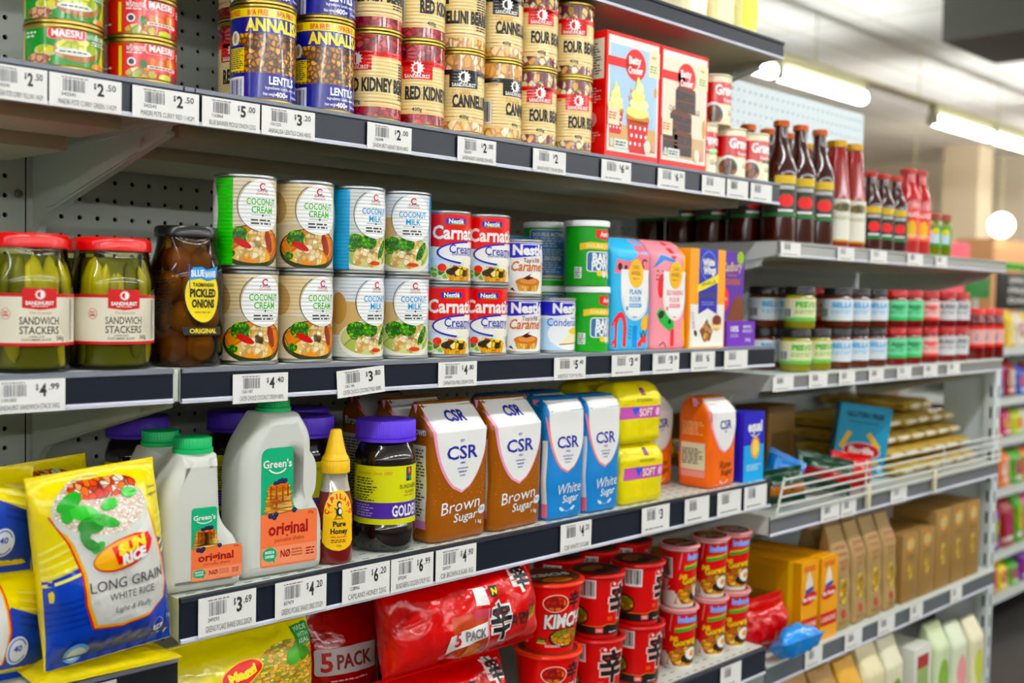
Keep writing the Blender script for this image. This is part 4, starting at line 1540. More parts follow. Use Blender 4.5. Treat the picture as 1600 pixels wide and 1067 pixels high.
def syrup_jar():
    R, H = .0415, .170
    t = thing('syrup_jar')
    dk = mat('#120a07', .08, coat=.7)
    prof = [(R * .55, .004), (R - .012, .001), (R - .006, .002), (R - .0008, .012), (R - .0008, .034), (R - .0018, .036), (R - .0018, .113), (R - .0008, .115), (R - .0012, .122), (R - .006, .136), (R - .0115, .145), (R - .0115, .150)]
    MB().lathe(prof, dk, 56).build('jar', t)
    pu = mat('#6440dc', .4)
    mb = MB()
    mb.lathe([(.0385, .1425), (.0400, .143), (.0400, .1465), (.0385, .147)], pu, 56)
    ridged(mb, .0388, .1475, H, pu, 90, .0005)
    mb.build('lid', t)
    ye, pl = mat('#dcdc14', .35), mat('#4a2a94', .35)
    a = Art().rect(-.125, .037, .095, .1125, ye, 1)
    a.rect(-.125, .0445, .095, .0655, pl, 2)
    a.text('GOLDEN', .0265, .0545, .0135, WHITE, w=.046, L=3, bold=.03); a.text('SYRUP', .0635, .0555, .010, WHITE, w=.024, L=3, bold=.03)
    a.text('Australian Since 1882', -.022, .1035, .0042, mat('#d88a20'), w=.050, L=3, shear=.25)
    a.micro(-.050, .088, -.016, .098, 3, INK, 3, 1); a.micro(-.050, .077, -.016, .087, 3, INK, 3, 2); a.micro(-.050, .067, -.020, .076, 3, INK, 3, 3)
    a.micro(-.050, .0465, -.020, .0635, 5, mat('#b0a0dc'), 3, 4)
    a.rect(.024, .0925, .034, .1105, BLACK, 3)
    for c, x, z, r in (('#e08030', .029, .106, .003), ('#3a58c0', .0265, .098, .002), ('#2c9a48', .031, .0965, .0025), ('#c83030', .031, .101, .002), ('#6a30a0', .027, .103, .0018)):
        a.ell(x, z, r, r * 1.3, mat(c), 4, 14)
    a.text('BUNDABERG', .031, .0855, .0052, BLACK, w=.034, L=3, bold=0); a.text('SUGAR', .031, .0785, .0036, mat('#6a6a30'), w=.018, L=3)
    a.micro(.02, .072, .04, .0755, 1, mat('#c89020'), 3)
    a.build('label', t, on_cyl(R - .0014), cu=.005, cuttext=.005)
    return t


CUPW = mat('#e8e4da', .45)


def noodle_cup(kind):
    """tapered paper cup with rolled rim and foil lid: kinds shin, kimchi, indo"""
    if kind == 'indo': r0, r1, H = .0265, .0325, .108
    elif kind == 'kimchi': r0, r1, H = .0385, .0500, .107
    else: r0, r1, H = .0345, .0425, .103
    t = thing('noodle_cup')
    red = mat({'shin': '#d0101a', 'kimchi': '#e23218', 'indo': '#d41820'}[kind], .35)
    mb = MB().lathe([(r0 - .003, .003), (r0 - .0012, 0), (r0, 0), (r0 + .0003, .004), (r0 + .0006, .004), (r1, H - .004)], red if kind != 'indo' else CUPW, 48)
    mb.build('cup', t)
    rimc = {'shin': red, 'kimchi': mat('#f04a20', .3), 'indo': mat('#e8a0a0', .35)}[kind]
    MB().lathe([(r1, H - .0052), (r1 + .003, H - .0048), (r1 + .0042, H - .0025), (r1 + .003, H - .0004), (r1, H)], rimc, 48).build('rim', t)
    foil = mat({'shin': '#4a2c22', 'kimchi': '#7a4030', 'indo': '#6a2c20'}[kind], .25, .3)
    lid = MB().lathe([(r1 + .0035, H + .0002), (r1 + .003, H + .0008), (0, H + .0014)], rimc, 40)
    lid.build('lid', t)
    la = Art()
    la.ell(0, 0, r1 * .93, r1 * .93, foil, 1, 32)
    if kind == 'kimchi':
        la.text('KIMCHI', .002, .004, .014, WHITE, w=r1 * 1.25, L=3, bold=.05, rot=.0)
        la.ell(0, -.024, r1 * .5, r1 * .25, picture('noodle', [], 1) if ('pic', 'noodle') in _MC else mat('#c07030'), 2)
    else:
        la.ell(-.004, .008, r1 * .55, r1 * .35, mat('#8a5030', .3), 2, 24)
        la.text('辛' if kind == 'shin' else 'Mi Goreng', .0, -.012, .016 if kind == 'shin' else .007, WHITE if kind != 'shin' else BLACK, L=3, bold=.03)
    la.build('lid_print', t, lambda u, v, h: (u, v, H + .0016 + h), cu=None)
    noo = picture('noodle', ['#e0b050', '#d09838', '#f0cc78', '#c0702c', '#6a9a30', '#e8c060'], 90, '#8a4c18', .14, stretch=(1, 2))
    a = Art()
    W = pi * r0
    bar = lambda x0, y0, x1, y1: (a.rect(x0, y0, x1, y1, WHITE, 2), a.bars(x0 + .002, y0 + .004, x1 - .002, y1 - .002, BLACK, 3, n=16))
    if kind == 'shin':
        bk = mat('#1a1614', .35)
        a.rect(-W, .006, W, H - .006, red, 1)
        a.poly([(-W, .006), (W, .006), (W, .020), (.018, .022), (.012, .030), (.006, .021), (-.012, .023), (-.02, .019), (-W, .022)], bk, 2)
        a.line([(-W, .0225), (-.02, .020), (-.012, .024), (.006, .022), (.012, .031), (.018, .023), (W, .021)], .0012, mat('#e09030'), 3)
        a.text('辛', .010, .058, .040, mat('#f0c8c0', .35), w=.046, L=3, bold=.07); a.text('辛', .010, .058, .038, BLACK, w=.041, L=4, bold=.035)
        bar(-.056, .066, -.030, .096)
        a.ell(-.006, .088, .005, .005, mat('#f0a0a0'), 2, 16); a.ell(-.006, .088, .0038, .0038, red, 3, 16); a.ell(-.004, .089, .002, .002, WHITE, 4, 12)
        a.rect(-.012, .030, -.004, .036, mat('#e8602c'), 2)
        a.ell(-.058, .036, .018, .016, bk, 3); a.ell(-.058, .036, .016, .0125, noo, 4)
        a.rr(-.030, .010, -.018, .018, .001, mat('#f07070'), 4); a.text('10%', -.024, .014, .003, WHITE, L=5, bold=.02)
        a.micro(-.008, .009, .010, .012, 1, WHITE, 4)
    elif kind == 'kimchi':
        a.rect(-W, .006, W, H - .006, red, 1)
        a.text('KIMCHI', .004, .050, .021, mat('#5a1408'), w=.062, L=2, bold=.09, shear=.12, rot=.06); a.text('KIMCHI', .004, .0505, .020, WHITE, w=.060, L=3, bold=.045, shear=.12, rot=.06)
        a.ell(-.010, .078, .017, .014, mat('#f0d8c0'), 2); a.ell(-.010, .078, .0155, .0125, mat('#b82c10'), 3); a.ell(-.010, .077, .013, .010, picture('kimchip', ['#e04a18', '#d03010', '#f07830', '#c84018'], 90, '#8a1c08', .15), 4)
        a.text('辛', .017, .080, .020, BLACK, w=.020, L=4, bold=.03)
        a.ell(.008, .023, .027, .016, mat('#2a1a10', .3), 2, 32); a.ell(.009, .024, .0245, .0135, noo, 3, 32)
        a.rect(-.036, .014, -.022, .023, mat('#2a4a20'), 3); a.text('RAVE', -.029, .0185, .003, mat('#e8e060'), L=4, bold=.03); a.rect(-.036, .014, -.022, .0165, mat('#d8e080'), 4)
        bar(-.066, .012, -.052, .036)
        a.micro(-.024, .0085, .0, .013, 2, WHITE, 3)
    else:
        a.poly([(-W, .006), (-.004, .006), (-.016, .030), (-W, .030)], CUPW, 1)
        a.rect(-W, .024, W, H - .008, red, 2)
        a.poly([(-.030, .006), (W, .006), (W, .062), (.008, .052), (-.022, .030)], picture('goreng', ['#d08a28', '#e8b048', '#b86a18', '#f0c868'], 80, '#7a3c0c', .14, stretch=(1, 2)), 3)
        a.poly([(-W * .99, .006), (-.016, .006), (-.030, .030), (-W * .99, .024)], CUPW, 3)
        a.line([(-.022, .068), (-.018, .098)], .0015, mat('#e89090'), 4); a.line([(.040, .075), (.040, .10)], .0015, mat('#e89090'), 4)
        a.text('Indomie', .008, .090, .011, mat('#4a78e0'), w=.036, L=4, bold=.09); a.text('Indomie', .008, .090, .0105, mat('#a8c4f4'), w=.034, L=5, bold=.03)
        a.poly([(-.014, .071), (.032, .078), (.032, .083), (-.014, .077)], mat('#e8d030'), 4); a.poly([(-.014, .066), (.032, .074), (.032, .079), (-.014, .072)], mat('#2ca040'), 5)
        a.poly([(-.014, .074), (.032, .081), (.032, .084), (-.014, .078)], mat('#e05020'), 5)
        a.text('Mi', -.016, .055, .008, mat('#f4c820'), L=5, bold=.06, shear=.2); a.text('Goreng', .002, .050, .011, mat('#6a1408'), w=.042, L=4, bold=.10, shear=.15, rot=.2)
        a.text('Goreng', .002, .050, .0105, mat('#f4c820'), w=.040, L=5, bold=.05, shear=.15, rot=.2)
        a.ell(.014, .020, .018, .010, mat('#2a140a'), 4); a.ell(.016, .028, .0125, .0115, mat('#f4f0e4', .3), 5); a.ell(.017, .028, .0055, .0055, mat('#f0a020', .25), 6); a.ell(.022, .040, .004, .003, mat('#3c7a20'), 6)
        bar(-.060, .052, -.032, .088)
        a.micro(-.056, .030, -.036, .050, 5, WHITE, 3)
    clip = [((0, .0065, 0), (0, -1, 0)), ((0, H - .007, 0), (0, 1, 0)), ((-W * .98, 0, 0), (-1, 0, 0)), ((W * .7, 0, 0), (1, 0, 0))]
    a.build('label', t, on_cyl(r0, lambda v: r0 + .0006 + (r1 - r0 - .0006) * (v - .004) / (H - .008) + .0002), cu=.005, cv=.02, clip=clip, cuttext=.005)
    return t


def sauce_bottle(name, R, H, rn, body, capc, label=None, sh=.56, taper=False):
    t = thing(name)
    zb = H * sh
    prof = [(R * .6, .003), (R - .004, 0), (R, .005), (R, zb)]
    if taper: prof = [(R * .6, .003), (R - .004, 0), (R, .005), (R, H * .42)] + [(R - (R - rn * 1.15) * k / 6, H * (.42 + .46 * k / 6)) for k in range(1, 7)] + [(rn, H * .92), (rn, H - .008)]
    else: prof += [(R - (R - rn) * (1 - cos(pi * k / 8)) / 2, zb + (H * .87 - zb) * k / 8) for k in range(1, 9)] + [(rn, H - .010)]
    MB().lathe(prof, body, 40).build('bottle', t)
    mb = MB()
    if taper: mb.lathe([(rn + .001, H - .014), (rn + .003, H - .0135), (rn + .003, H - .002), (rn + .001, H), (0, H)], capc, 32)
    else: ridged(mb, rn + .002, H - .012, H, capc, 20, .0008)
    mb.build('cap', t)
    if label: label.build('label', t, on_cyl(R + .0003), cu=.006)
    return t


def small_jar(R, H, content, lidc, art):
    t = thing('sauce_jar')
    prof = jar_profile(R, H, R * .86, H * .72, .005)
    MB().lathe(prof, content, 36).build('jar', t)
    MB().lathe([(R * .9, H - .016), (R * .95, H - .0155), (R * .95, H - .002), (R * .9, H), (0, H - .0008)], lidc, 36).build('lid', t)
    art.build('label', t, on_cyl(R + .0003), cu=.006)
    return t

# ================================================================ goods on the shelves
P = proto_cans()


XE = -9


def row(items, Y, z, start=None):
    """items: (prototype, px, rz, R, label, cat, group) left to right at depth Y, kept from touching"""
    global XE
    last, lr = start if start else XE, 0
    out = []
    for pr_, px, rz, R, lab, cat, grp in items:
        x = xat(px, Y, z + .05)
        x = max(x, last + lr + R + .0012)
        place(pr_, (x, Y, z), rad(rz), lab, cat, grp)
        last, lr = x, R
        out.append(x)
    XE = last + lr if z > 1.6 and last > SEAM1 else -9
    return out


def stackon(pr_, x, Y, z, rz, lab, cat, grp, dx=0):
    return place(pr_, (x + dx, Y, z), rad(rz), lab, cat, grp)


def span(p0, p1, Y, z):
    a, b = xat(p0, Y, z), xat(p1, Y, z)
    return (a + b) / 2, b - a


e = .0004
# ---- shelf A, small curry paste tins
Y = YFR + .005 + .0385
xg = xat(100, Y, ZA + .06); xr = max(xat(219, Y, ZA + .06), xg + .078)
for k, w in enumerate(('bottom', 'middle', 'top')):
    place(P['curryg'], (xg, Y, ZA + e + k * .0449), rad(-12 + 2 * k), 'small green curry paste tin, %s of its stack of three' % w, 'can', 'green curry paste tins')
for k, w in enumerate(('bottom', 'middle', 'top')):
    place(P['curryr'], (xr, Y, ZA + e + k * .0449), rad(-10 - k), 'small red curry paste tin, %s of its stack of three' % w, 'can', 'red curry paste tins')

# ---- shelf A, lentils and beans, two tiers
Y = YFR + .005 + .0385
G1, G2, G3, G4 = 'blue and yellow lentil cans', 'kidney bean cans', 'cannellini bean cans', 'four bean mix cans'
lowA = [(P['lentil'], 411, 0, .0385, 'blue and yellow lentil can, left one of the lower pair', 'can', G1),
        (P['lentil'], 505, 0, .0385, 'blue and yellow lentil can, right one of the lower pair', 'can', G1),
        (P['kidney'], 583, -75, .0365, 'cream and red kidney bean can beside the lentils, lower tier', 'can', G2),
        (P['kidney'], 649, -41, .0365, 'cream and red kidney bean can beside the cannellini beans, lower tier', 'can', G2),
        (P['cann'], 712, -30, .0365, 'cream and black cannellini bean can beside the kidney beans, lower tier', 'can', G3),
        (P['cann'], 774, 2, .0365, 'cream and black cannellini bean can with its barcode showing, lower tier', 'can', G3),
        (P['four'], 831, -27, .0365, 'cream and red four bean can beside the cannellini beans, lower tier', 'can', G4),
        (P['four'], 888, -23, .0365, 'cream and red four bean can next to the cake mix box, lower tier', 'can', G4)]
xs = row(lowA, Y, ZA + e)
upA = [('lentil', 4, -.001, .1109, 'blue and yellow lentil can, left one of the upper pair, cut off by the frame', G1),
       ('lentil', -4, .002, .1109, 'blue and yellow lentil can, right one of the upper pair, cut off by the frame', G1),
       ('kidney', -95, .001, .1109, 'cream and red kidney bean can beside the lentils, upper tier', G2),
       ('kidney', -12, 0, .1109, 'cream and red kidney bean can beside the cannellini beans, upper tier', G2),
       ('cann', -100, .001, .1109, 'cream and black cannellini bean can reading BEANS at its left, upper tier', G3),
       ('cann', -24, 0, .1109, 'cream and black cannellini bean can beside the four bean mix, upper tier', G3),
       ('four', -27, 0, .1109, 'cream and red four bean can beside the cannellini beans, upper tier', G4),
       ('four', -38, .001, .1109, 'cream and red four bean can next to the cake mix box, upper tier', G4)]
for (k, rz, dx, dz, lab, grp), x in zip(upA, xs):
    place(P[k], (x + dx * .2, Y, ZA + e + dz), rad(rz), lab, 'can', grp)
for k, w in enumerate(('bottom', 'top')):
    place(P['kidney'], (xat(386, Y + .085, ZA), Y + .085, ZA + e + k * .1109), rad(-60), 'kidney bean can half hidden behind the left lentil cans, %s one' % w, 'can', G2)

# ---- cake mix boxes
def betty(kind):
    w, h, d = .133, .192, .058
    van = kind == 'v'
    red = mat('#e0141c', .3)
    a = Art().rect(-w / 2 + .0005, .0005, w / 2 - .0005, h - .0005, red, 1)
    a.rect(-w / 2 + .005, .010, w / 2 - .004, h - .006, mat('#f4efe2', .35), 2)
    bg = mat('#b4cfe4', .35) if van else mat('#efe3cc', .35)
    a.rect(-w / 2 + .009, .016, w / 2 - .008, h - .018, bg, 3)
    a.rect(-w / 2 + .009, .016, w / 2 - .008, .052, mat('#d8b078' if van else '#d8b890', .4), 4)
    a.rr(-w / 2, h - .052, .0, h - .038, .005, red, 5)
    a.ell(.004, h - .044, .0255, .0245, red, 5, 32)
    a.text('Betty', .002, h - .037, .011, WHITE, w=.030, L=6, bold=.05, rot=.06); a.text('Crocker', .004, h - .052, .010, WHITE, w=.036, L=6, bold=.05, rot=.06)
    a.rr(.037, h - .057, w / 2 - .002, h - .016, .002, mat('#efe6c0', .35), 5); a.text('PREP', .049, h - .026, .0035, red, L=6); a.micro(.040, h - .054, .060, h - .034, 3, mat('#8aa050'), 6)
    a.text('Super Moist', .008, h - .084, .0062, red, w=.034, L=5, shear=.15)
    if van:
        a.text('VANILLA', .008, h - .097, .0092, red, w=.044, L=5, bold=.01); a.text('Cupcake Mix', .010, h - .108, .0045, mat('#4a4a52'), w=.032, L=5)
        icing = mat('#f4ea94', .4); cup = mat('#d01a24', .35)
        for cx, cz, k in ((-.043, .060, .95), (.012, .046, 1.42)):
            a.poly([(cx - .019 * k, cz + .012 * k), (cx + .019 * k, cz + .012 * k), (cx + .014 * k, cz - .024 * k), (cx - .014 * k, cz - .024 * k)], cup, 7)
            for i in range(4):
                for j in range(3):
                    a.ell(cx + (-.0125 + .0083 * i + .002 * (j % 2)) * k, cz + (.004 - .009 * j) * k, .0018 * k, .0022 * k, WHITE, 8, 10)
            a.ell(cx, cz + .014 * k, .0205 * k, .007 * k, mat('#d88a28'), 7)
            for i, (rx, dz) in enumerate(((.0195, .021), (.0165, .030), (.012, .039), (.007, .047), (.003, .053))):
                a.ell(cx + .0012 * k * (1 if i % 2 else -1), cz + dz * k, rx * k, .0068 * k, icing if i % 2 == 0 else mat('#f8f2b4', .4), 9 + i)
        a.line([(.054, .10), (.052, .055)], .0012, mat('#e0e4e8'), 5); a.ell(.055, .112, .0035, .008, mat('#e0a030'), 5)
    else:
        a.text('CHOCOLATE FUDGE', .0, h - .097, .0088, mat('#8a4a34'), w=.086, L=5, bold=.01); a.text('Cake Mix', .004, h - .110, .0045, mat('#4a4a52'), w=.022, L=5)
        dk = picture('brownie', ['#2a1008', '#3c1a10', '#4a2416', '#34140c'], 160, '#1a0804', .12); fr = mat('#6a3a2c', .4)
        for x0, z0, ww, hh in ((-.058, .022, .040, .042), (-.028, .020, .050, .034), (-.040, .060, .060, .026), (-.026, .092, .056, .034)):
            a.rect(x0, z0, x0 + ww, z0 + hh, dk, 7); a.rect(x0, z0 + hh * .46, x0 + ww, z0 + hh * .54, fr, 8, False)
            a.poly([(x0, z0 + hh), (x0 + ww, z0 + hh - .003), (x0 + ww - .002, z0 + hh + .005), (x0 + .008, z0 + hh + .008)], fr, 8)
        a.ell(.056, .07, .005, .016, mat('#d8a860'), 5)
    a.rr(-.055, .018, -.047, .030, .003, mat('#d8d8d0'), 10)
    a.rr(-.045, .016, -.012, .030, .002, mat('#e4e8e0'), 10); a.micro(-.042, .018, -.016, .028, 2, BLACK, 11)
    a.ell(.036, .024, .0085, .0105, mat('#f0e8d0'), 14); a.rr(.047, .018, .056, .032, .001, mat('#f0a8a0'), 14)
    a.rr(-.062, .050, -.034, .078, .001, mat('#f0e4c0', .4), 14); a.micro(-.060, .054, -.038, .074, 3, red, 15)
    s = Art().rect(-d / 2 + .0005, .0005, d / 2 - .0005, h - .0005, red, 1)
    s.rect(-d / 2 + .004, h * .62, d / 2 - .004, h - .012, mat('#efe9d8'), 2); s.micro(-d / 2 + .008, h * .65, d / 2 - .008, h - .018, 12, INK, 3, 3)
    s.micro(-d / 2 + .008, h * .40, d / 2 - .008, h * .58, 6, mat('#f0b0a8'), 3, 4); s.ell(0, h * .30, .012, .012, mat('#f0a0a0'), 2); s.micro(-d / 2 + .008, h * .1, d / 2 - .008, h * .22, 4, mat('#f0b0a8'), 3, 5)
    return carton('cake_mix_box', w, d, h, red, a, s)


Yb = YFR + .006
bv, bc = betty('v'), betty('c')
x0 = xs[-1] + .0365 + .007
place(bv, (x0 + .0665, Yb + .029, ZA + e), rad(-1), 'red cake mix box with yellow iced cupcakes on a blue front', 'box', 'cake mix boxes')
place(bc, (x0 + .0665 + .1365, Yb + .029, ZA + e), rad(0), 'red cake mix box with dark chocolate cake squares on its front', 'box', 'cake mix boxes')
# ---- gravy canisters
Y = YFR + .040
xl = x0 + .273 + .036
gx = [xl + .004, xl + .076, xl + .153]
gx2 = xat(1186, Y, ZA + .04)
place(P['gravb'], (gx[0], Y + .012, ZA + e), rad(-20), 'small red and cream gravy canister right beside the chocolate cake box', 'can', 'gravy canisters')
place(P['grava'], (gx[1], Y, ZA + e), rad(-8), 'small red and cream gravy canister in the middle of the lower three', 'can', 'gravy canisters')
place(P['gravc'], (min(gx[2], SEAM1 - .036), Y, ZA + e), rad(-12), 'small red and cream gravy canister at the very end of its shelf', 'can', 'gravy canisters')
place(P['grava'], ((gx[0] + gx[1]) / 2 - .006, Y + .006, ZA + e + .0884), rad(-6), 'small red and cream gravy canister standing on top of two others', 'can', 'gravy canisters')

# ---- pale bags on the topmost shelf
def topbag(m, m2, label, px, Y, sd, wd=.078, h=.17):
    B = Brick([(0, wd / 2 - .004, .036, 0), (.006, wd / 2, .040, 0), (h * .8, wd / 2, .038, 0), (h, wd / 2 - .002, .008, 0)], 4.5, .003, 24, sd)
    a = Art().rr(-wd * .32, h * .08, wd * .32, h * .5, .01, m2, 1)
    t_ = bag('grain_bag', B, m, a)
    place(t_, (xat(px, Y, ZZ + .05), Y, ZZ + e), rad(0), label, 'bag')


topbag(mat('#efe4c0', .35, bump='film'), mat('#f6f0e0', .4), 'cream bag on the topmost shelf, leftmost one in view', 1062, YFR + .06, 1)
topbag(mat('#e6d9a6', .35, bump='film'), mat('#f2e9c4', .4), 'pale yellow bag on the topmost shelf, middle one in view', 1105, YFR + .06, 2)
topbag(mat('#e8dc9c', .3, bump='film'), mat('#f0dc60', .4), 'yellowish bag on the topmost shelf near its right end', 1143, YFR + .06, 3)

# ---- shelf B, pickle jars
pj, pj2 = pickle_jar('s'), pickle_jar('t')
Y = YFR + .006 + .0435
xj1, xj2 = xat(43, Y, ZB + .06), xat(170, Y, ZB + .06)
place(pj, (xj1, Y, ZB + e), rad(-7), 'red-lidded jar of pickle slices at the left edge of the picture', 'jar', 'pickle jars')
place(pj2, (max(xj2, xj1 + .089), Y, ZB + e), rad(-9), 'red-lidded jar of pickle slices beside the dark onion jar', 'jar', 'pickle jars')
place(pj, (xat(108, Y + .09, ZB + .06), Y + .09, ZB + e), rad(-30), 'red-lidded pickle jar standing behind the front two', 'jar', 'pickle jars')
oj = onion_jar()
xo = max(xat(286, Y - .002, ZB + .07), max(xj2, xj1 + .089) + .0862)
place(oj, (xo, Y - .002, ZB + e), rad(-2), 'tall jar of brown pickled onions with black lid and yellow label', 'jar')

# ---- shelf B, coconut cans
Y = YFR + .010 + .0365
GC, GM, GE, GN, GB = 'coconut cream cans', 'coconut milk cans', 'evaporated milk cans', 'caramel cans', 'baking powder tubs'
low = [(P['creamN'], 386, -2, .0365, 'coconut cream can beside the onion jar, lower tier', 'can', GC),
       (P['creamN'], 473, 2, .0365, 'coconut cream can beside the coconut milk, lower tier', 'can', GC),
       (P['milkN'], 555, 6, .0365, 'coconut milk can beside the coconut cream, lower tier', 'can', GM),
       (P['milkl'], 627, -14, .0365, 'coconut milk can with a thin blue stripe beside the evaporated milk, lower tier', 'can', GM),
       (P['carn'], 694, -14, .0355, 'red and white evaporated milk can, left one of the lower pair', 'can', GE),
       (P['carn'], 754, -20, .0355, 'red and white evaporated milk can, right one of the lower pair', 'can', GE),
       (P['caram'], 809, -24, .0345, 'blue topped caramel can, lower of the two stacked ones', 'can', GN),
       (P['cond'], 864, -10, .0345, 'blue and white condensed milk can with a slice of cake', 'can', None),
       (P['bak'], 917, 0, .0360, 'green baking powder tub in the front, lower of the two', 'can', GB)]
xs = row(low, Y, ZB + e)
ups = [(0, 'creamL', -3, .1089, 'coconut cream can with a bright green stripe, upper tier', GC, -.004), (1, 'creamN', -8, .1089, 'coconut cream can beside the blue striped milk can, upper tier', GC, 0),
       (2, 'milkL', 0, .1089, 'coconut milk can with a broad blue stripe at its left, upper tier', GM, 0), (3, 'milkR', -22, .1089, 'coconut milk can with a blue stripe at its right edge, upper tier', GM, .001),
       (4, 'carn', -6, .0989, 'red and white evaporated milk can, left one of the upper pair', GE, 0), (5, 'carn', -16, .0989, 'red and white evaporated milk can, right one of the upper pair', GE, .002),
       (6, 'caram', -24, .0834, 'blue topped caramel can, upper of the two stacked ones', GN, .001), (8, 'bak', -8, .1014, 'green baking powder tub in the front, upper of the two', GB, -.005)]
for i, k, rz, dz, lab, grp, dx in ups:
    place(P[k], (xs[i] + dx, Y, ZB + e + dz), rad(rz), lab, 'can', grp)
Y2 = Y + .085
for k, w in enumerate(('lower', 'upper')):
    place(P['bakb'], (xat(850, Y2, ZB + .1), Y2, ZB + e + k * .1014), rad(-18), 'green baking powder tub turned to its blue back panel, %s one' % w, 'can', GB)
# plain packets deeper on the shelf
for lab, c, px, yy, w, d, h in (('blue carton standing behind the caramel cans', '#1f6fa8', 800, Y + .10, .05, .04, .178), ('orange carton far back behind the flour bags', '#d8821c', 962, Y + .21, .07, .05, .20),
                                ('teal carton just behind the green baking powder tubs', '#1c8aa8', 884, Y + .17, .05, .05, .17)):
    place(carton('food_carton', w, d, h, mat(c, .4), Art().rect(-w * .4, h * .3, w * .4, h * .6, mat('#e8e0d0', .4), 1)), (xat(px, yy, ZB + .15), yy, ZB + e), 0, lab, 'box')

# ---- flour bags and cake boxes
def flour(kind):
    w, h = .098, .182
    if kind == 'p': base, c2, c3, tx, t1 = '#4cb8ea', '#f07c8c', '#e83a3c', '#3a9ad8', ('PLAIN', 'FLOUR')
    else: base, c2, c3, tx, t1 = '#f49aa4', '#e85a60', '#e63c40', '#f0707c', ('SELF RAISING', 'FLOUR')
    B = Brick([(0, w / 2 - .004, .026, 0), (.005, w / 2, .030, 0), (h * .86, w / 2, .029, 0), (h * .95, w / 2 - .001, .016, .004), (h, w / 2 - .002, .006, .010)], 6, .0018, 26, 3 if kind == 'p' else 8)
    bm_ = mat(base, .4)
    a = Art()
    C2, C3, bl, ye, bk = mat(c2, .4), mat(c3, .4), mat('#1c86d8', .4), mat('#f8c020', .4), mat('#181818', .4)
    if kind == 'p':
        a.poly([(-.045, .124), (-.04, .146), (-.012, .142), (.008, .15), (.012, .178), (.044, .175), (.044, .118)], C2, 1)
        a.ell(-.034, .134, .005, .006, bk, 2); a.ell(-.02, .132, .004, .005, bk, 2); a.arc(.028, .140, .008, .008, .003, 30, 250, bk, 2)
        a.arc(-.032, .030, .016, .032, .009, 0, 180, C3, 1); a.rect(-.048, .004, -.039, .03, C3, 1); a.rect(-.025, .006, -.016, .03, C3, 1)
        a.rect(.000, .004, .012, .04, bl, 1); a.ell(.036, .045, .016, .012, ye, 1, rot=.5)
        a.line([(.020, .030), (.024, .020), (.028, .032), (.034, .022), (.038, .034)], .002, bk, 2)
        a.poly([(.014, .004), (.022, .004), (.026, .012), (.038, .010), (.036, .026), (.028, .024), (.014, .012)], C3, 1)
        for k in range(4): a.line([(-.010, .022 + .006 * k), (-.004, .019 + .006 * k)], .0012, bk, 2)
        lx, ly0, ly1, hw = .004, .056, .130, .036
    else:
        a.poly([(-.046, .135), (-.03, .158), (.01, .150), (.02, .135), (.0, .146), (-.02, .148)], bl, 1)
        for k in range(3):
            for j in range(5): a.line([(-.040 + .013 * j, .130 - .007 * k), (-.035 + .013 * j, .1295 - .007 * k)], .0016, bk, 2)
        a.ell(-.028, .105, .008, .020, C3, 1); a.rr(.0, .15, .012, .18, .005, C3, 1); a.poly([(.03, .13), (.047, .12), (.047, .18), (.036, .18)], ye, 1)
        a.poly([(-.028, .070), (-.022, .064), (-.010, .068), (-.008, .058), (.006, .05), (.010, .036), (-.004, .030), (-.018, .038), (-.030, .046), (-.038, .060)], mat('#1fb04c', .4), 1)
        a.ell(-.026, .058, .008, .006, bk, 2, rot=.6); a.ell(-.004, .046, .004, .004, bk, 2)
        a.line([(-.03, .006), (-.018, .012), (-.010, .003)], .002, bk, 2); a.ell(.044, .03, .012, .022, ye, 1); a.rr(.0, .004, .010, .035, .004, C3, 1)
        lx, ly0, ly1, hw = .010, .056, .130, .033
    pts = [(lx + hw, ly1), (lx - hw, ly1)] + [(lx + hw * cos(rad(q)), ly0 + .030 + .038 * sin(rad(q))) for q in range(180, 361, 12)]
    a.poly(pts, mat('#f2f2ee', .45), 4)
    a.arc(lx, ly0 + .030, hw - .003, .035, .0005, 180, 360, mat(tx, .4), 5)
    a.ell(lx + .001, .124, .018, .023, ye, 6, 30)
    a.text('CAKE', lx, .134, .006, mat('#8a5a10'), w=.017, L=7, bold=0); a.text('ANGEL', lx, .1245, .006, mat('#8a5a10'), w=.024, L=7); a.micro(lx - .008, .113, lx + .008, .118, 1, mat('#b8862a'), 7)
    tc = mat(tx, .4)
    a.text(t1[0], lx, .0945, .0078, tc, w=.030 if kind == 'p' else .048, L=6, bold=.01); a.text(t1[1], lx, .0825, .0078, tc, w=.030, L=6, bold=.01)
    a.rr(lx - .016, .0695, lx + .016, .0755, .001, tc, 6); a.micro(lx - .014, .0705, lx + .014, .0745, 1, WHITE, 7); a.micro(lx - .006, .052, lx + .006, .056, 1, tc, 6)
    a.ell(lx - .022, .068, .003, .0035, tc, 6)
    return bag('flour_bag', B, bm_, a)


Yf = YFR + .020
c, w = span(942, 1003, Yf, ZB + .08)
x1 = max(c, xs[-1] + .0365 + .0495)
place(flour('p'), (x1, Yf + .032, ZB + e), 0, 'bright blue plain flour bag with red and pink shapes', 'bag')
place(flour('s'), (x1 + .1015, Yf + .032, ZB + e), 0, 'pink self raising flour bag with green and blue shapes', 'bag')


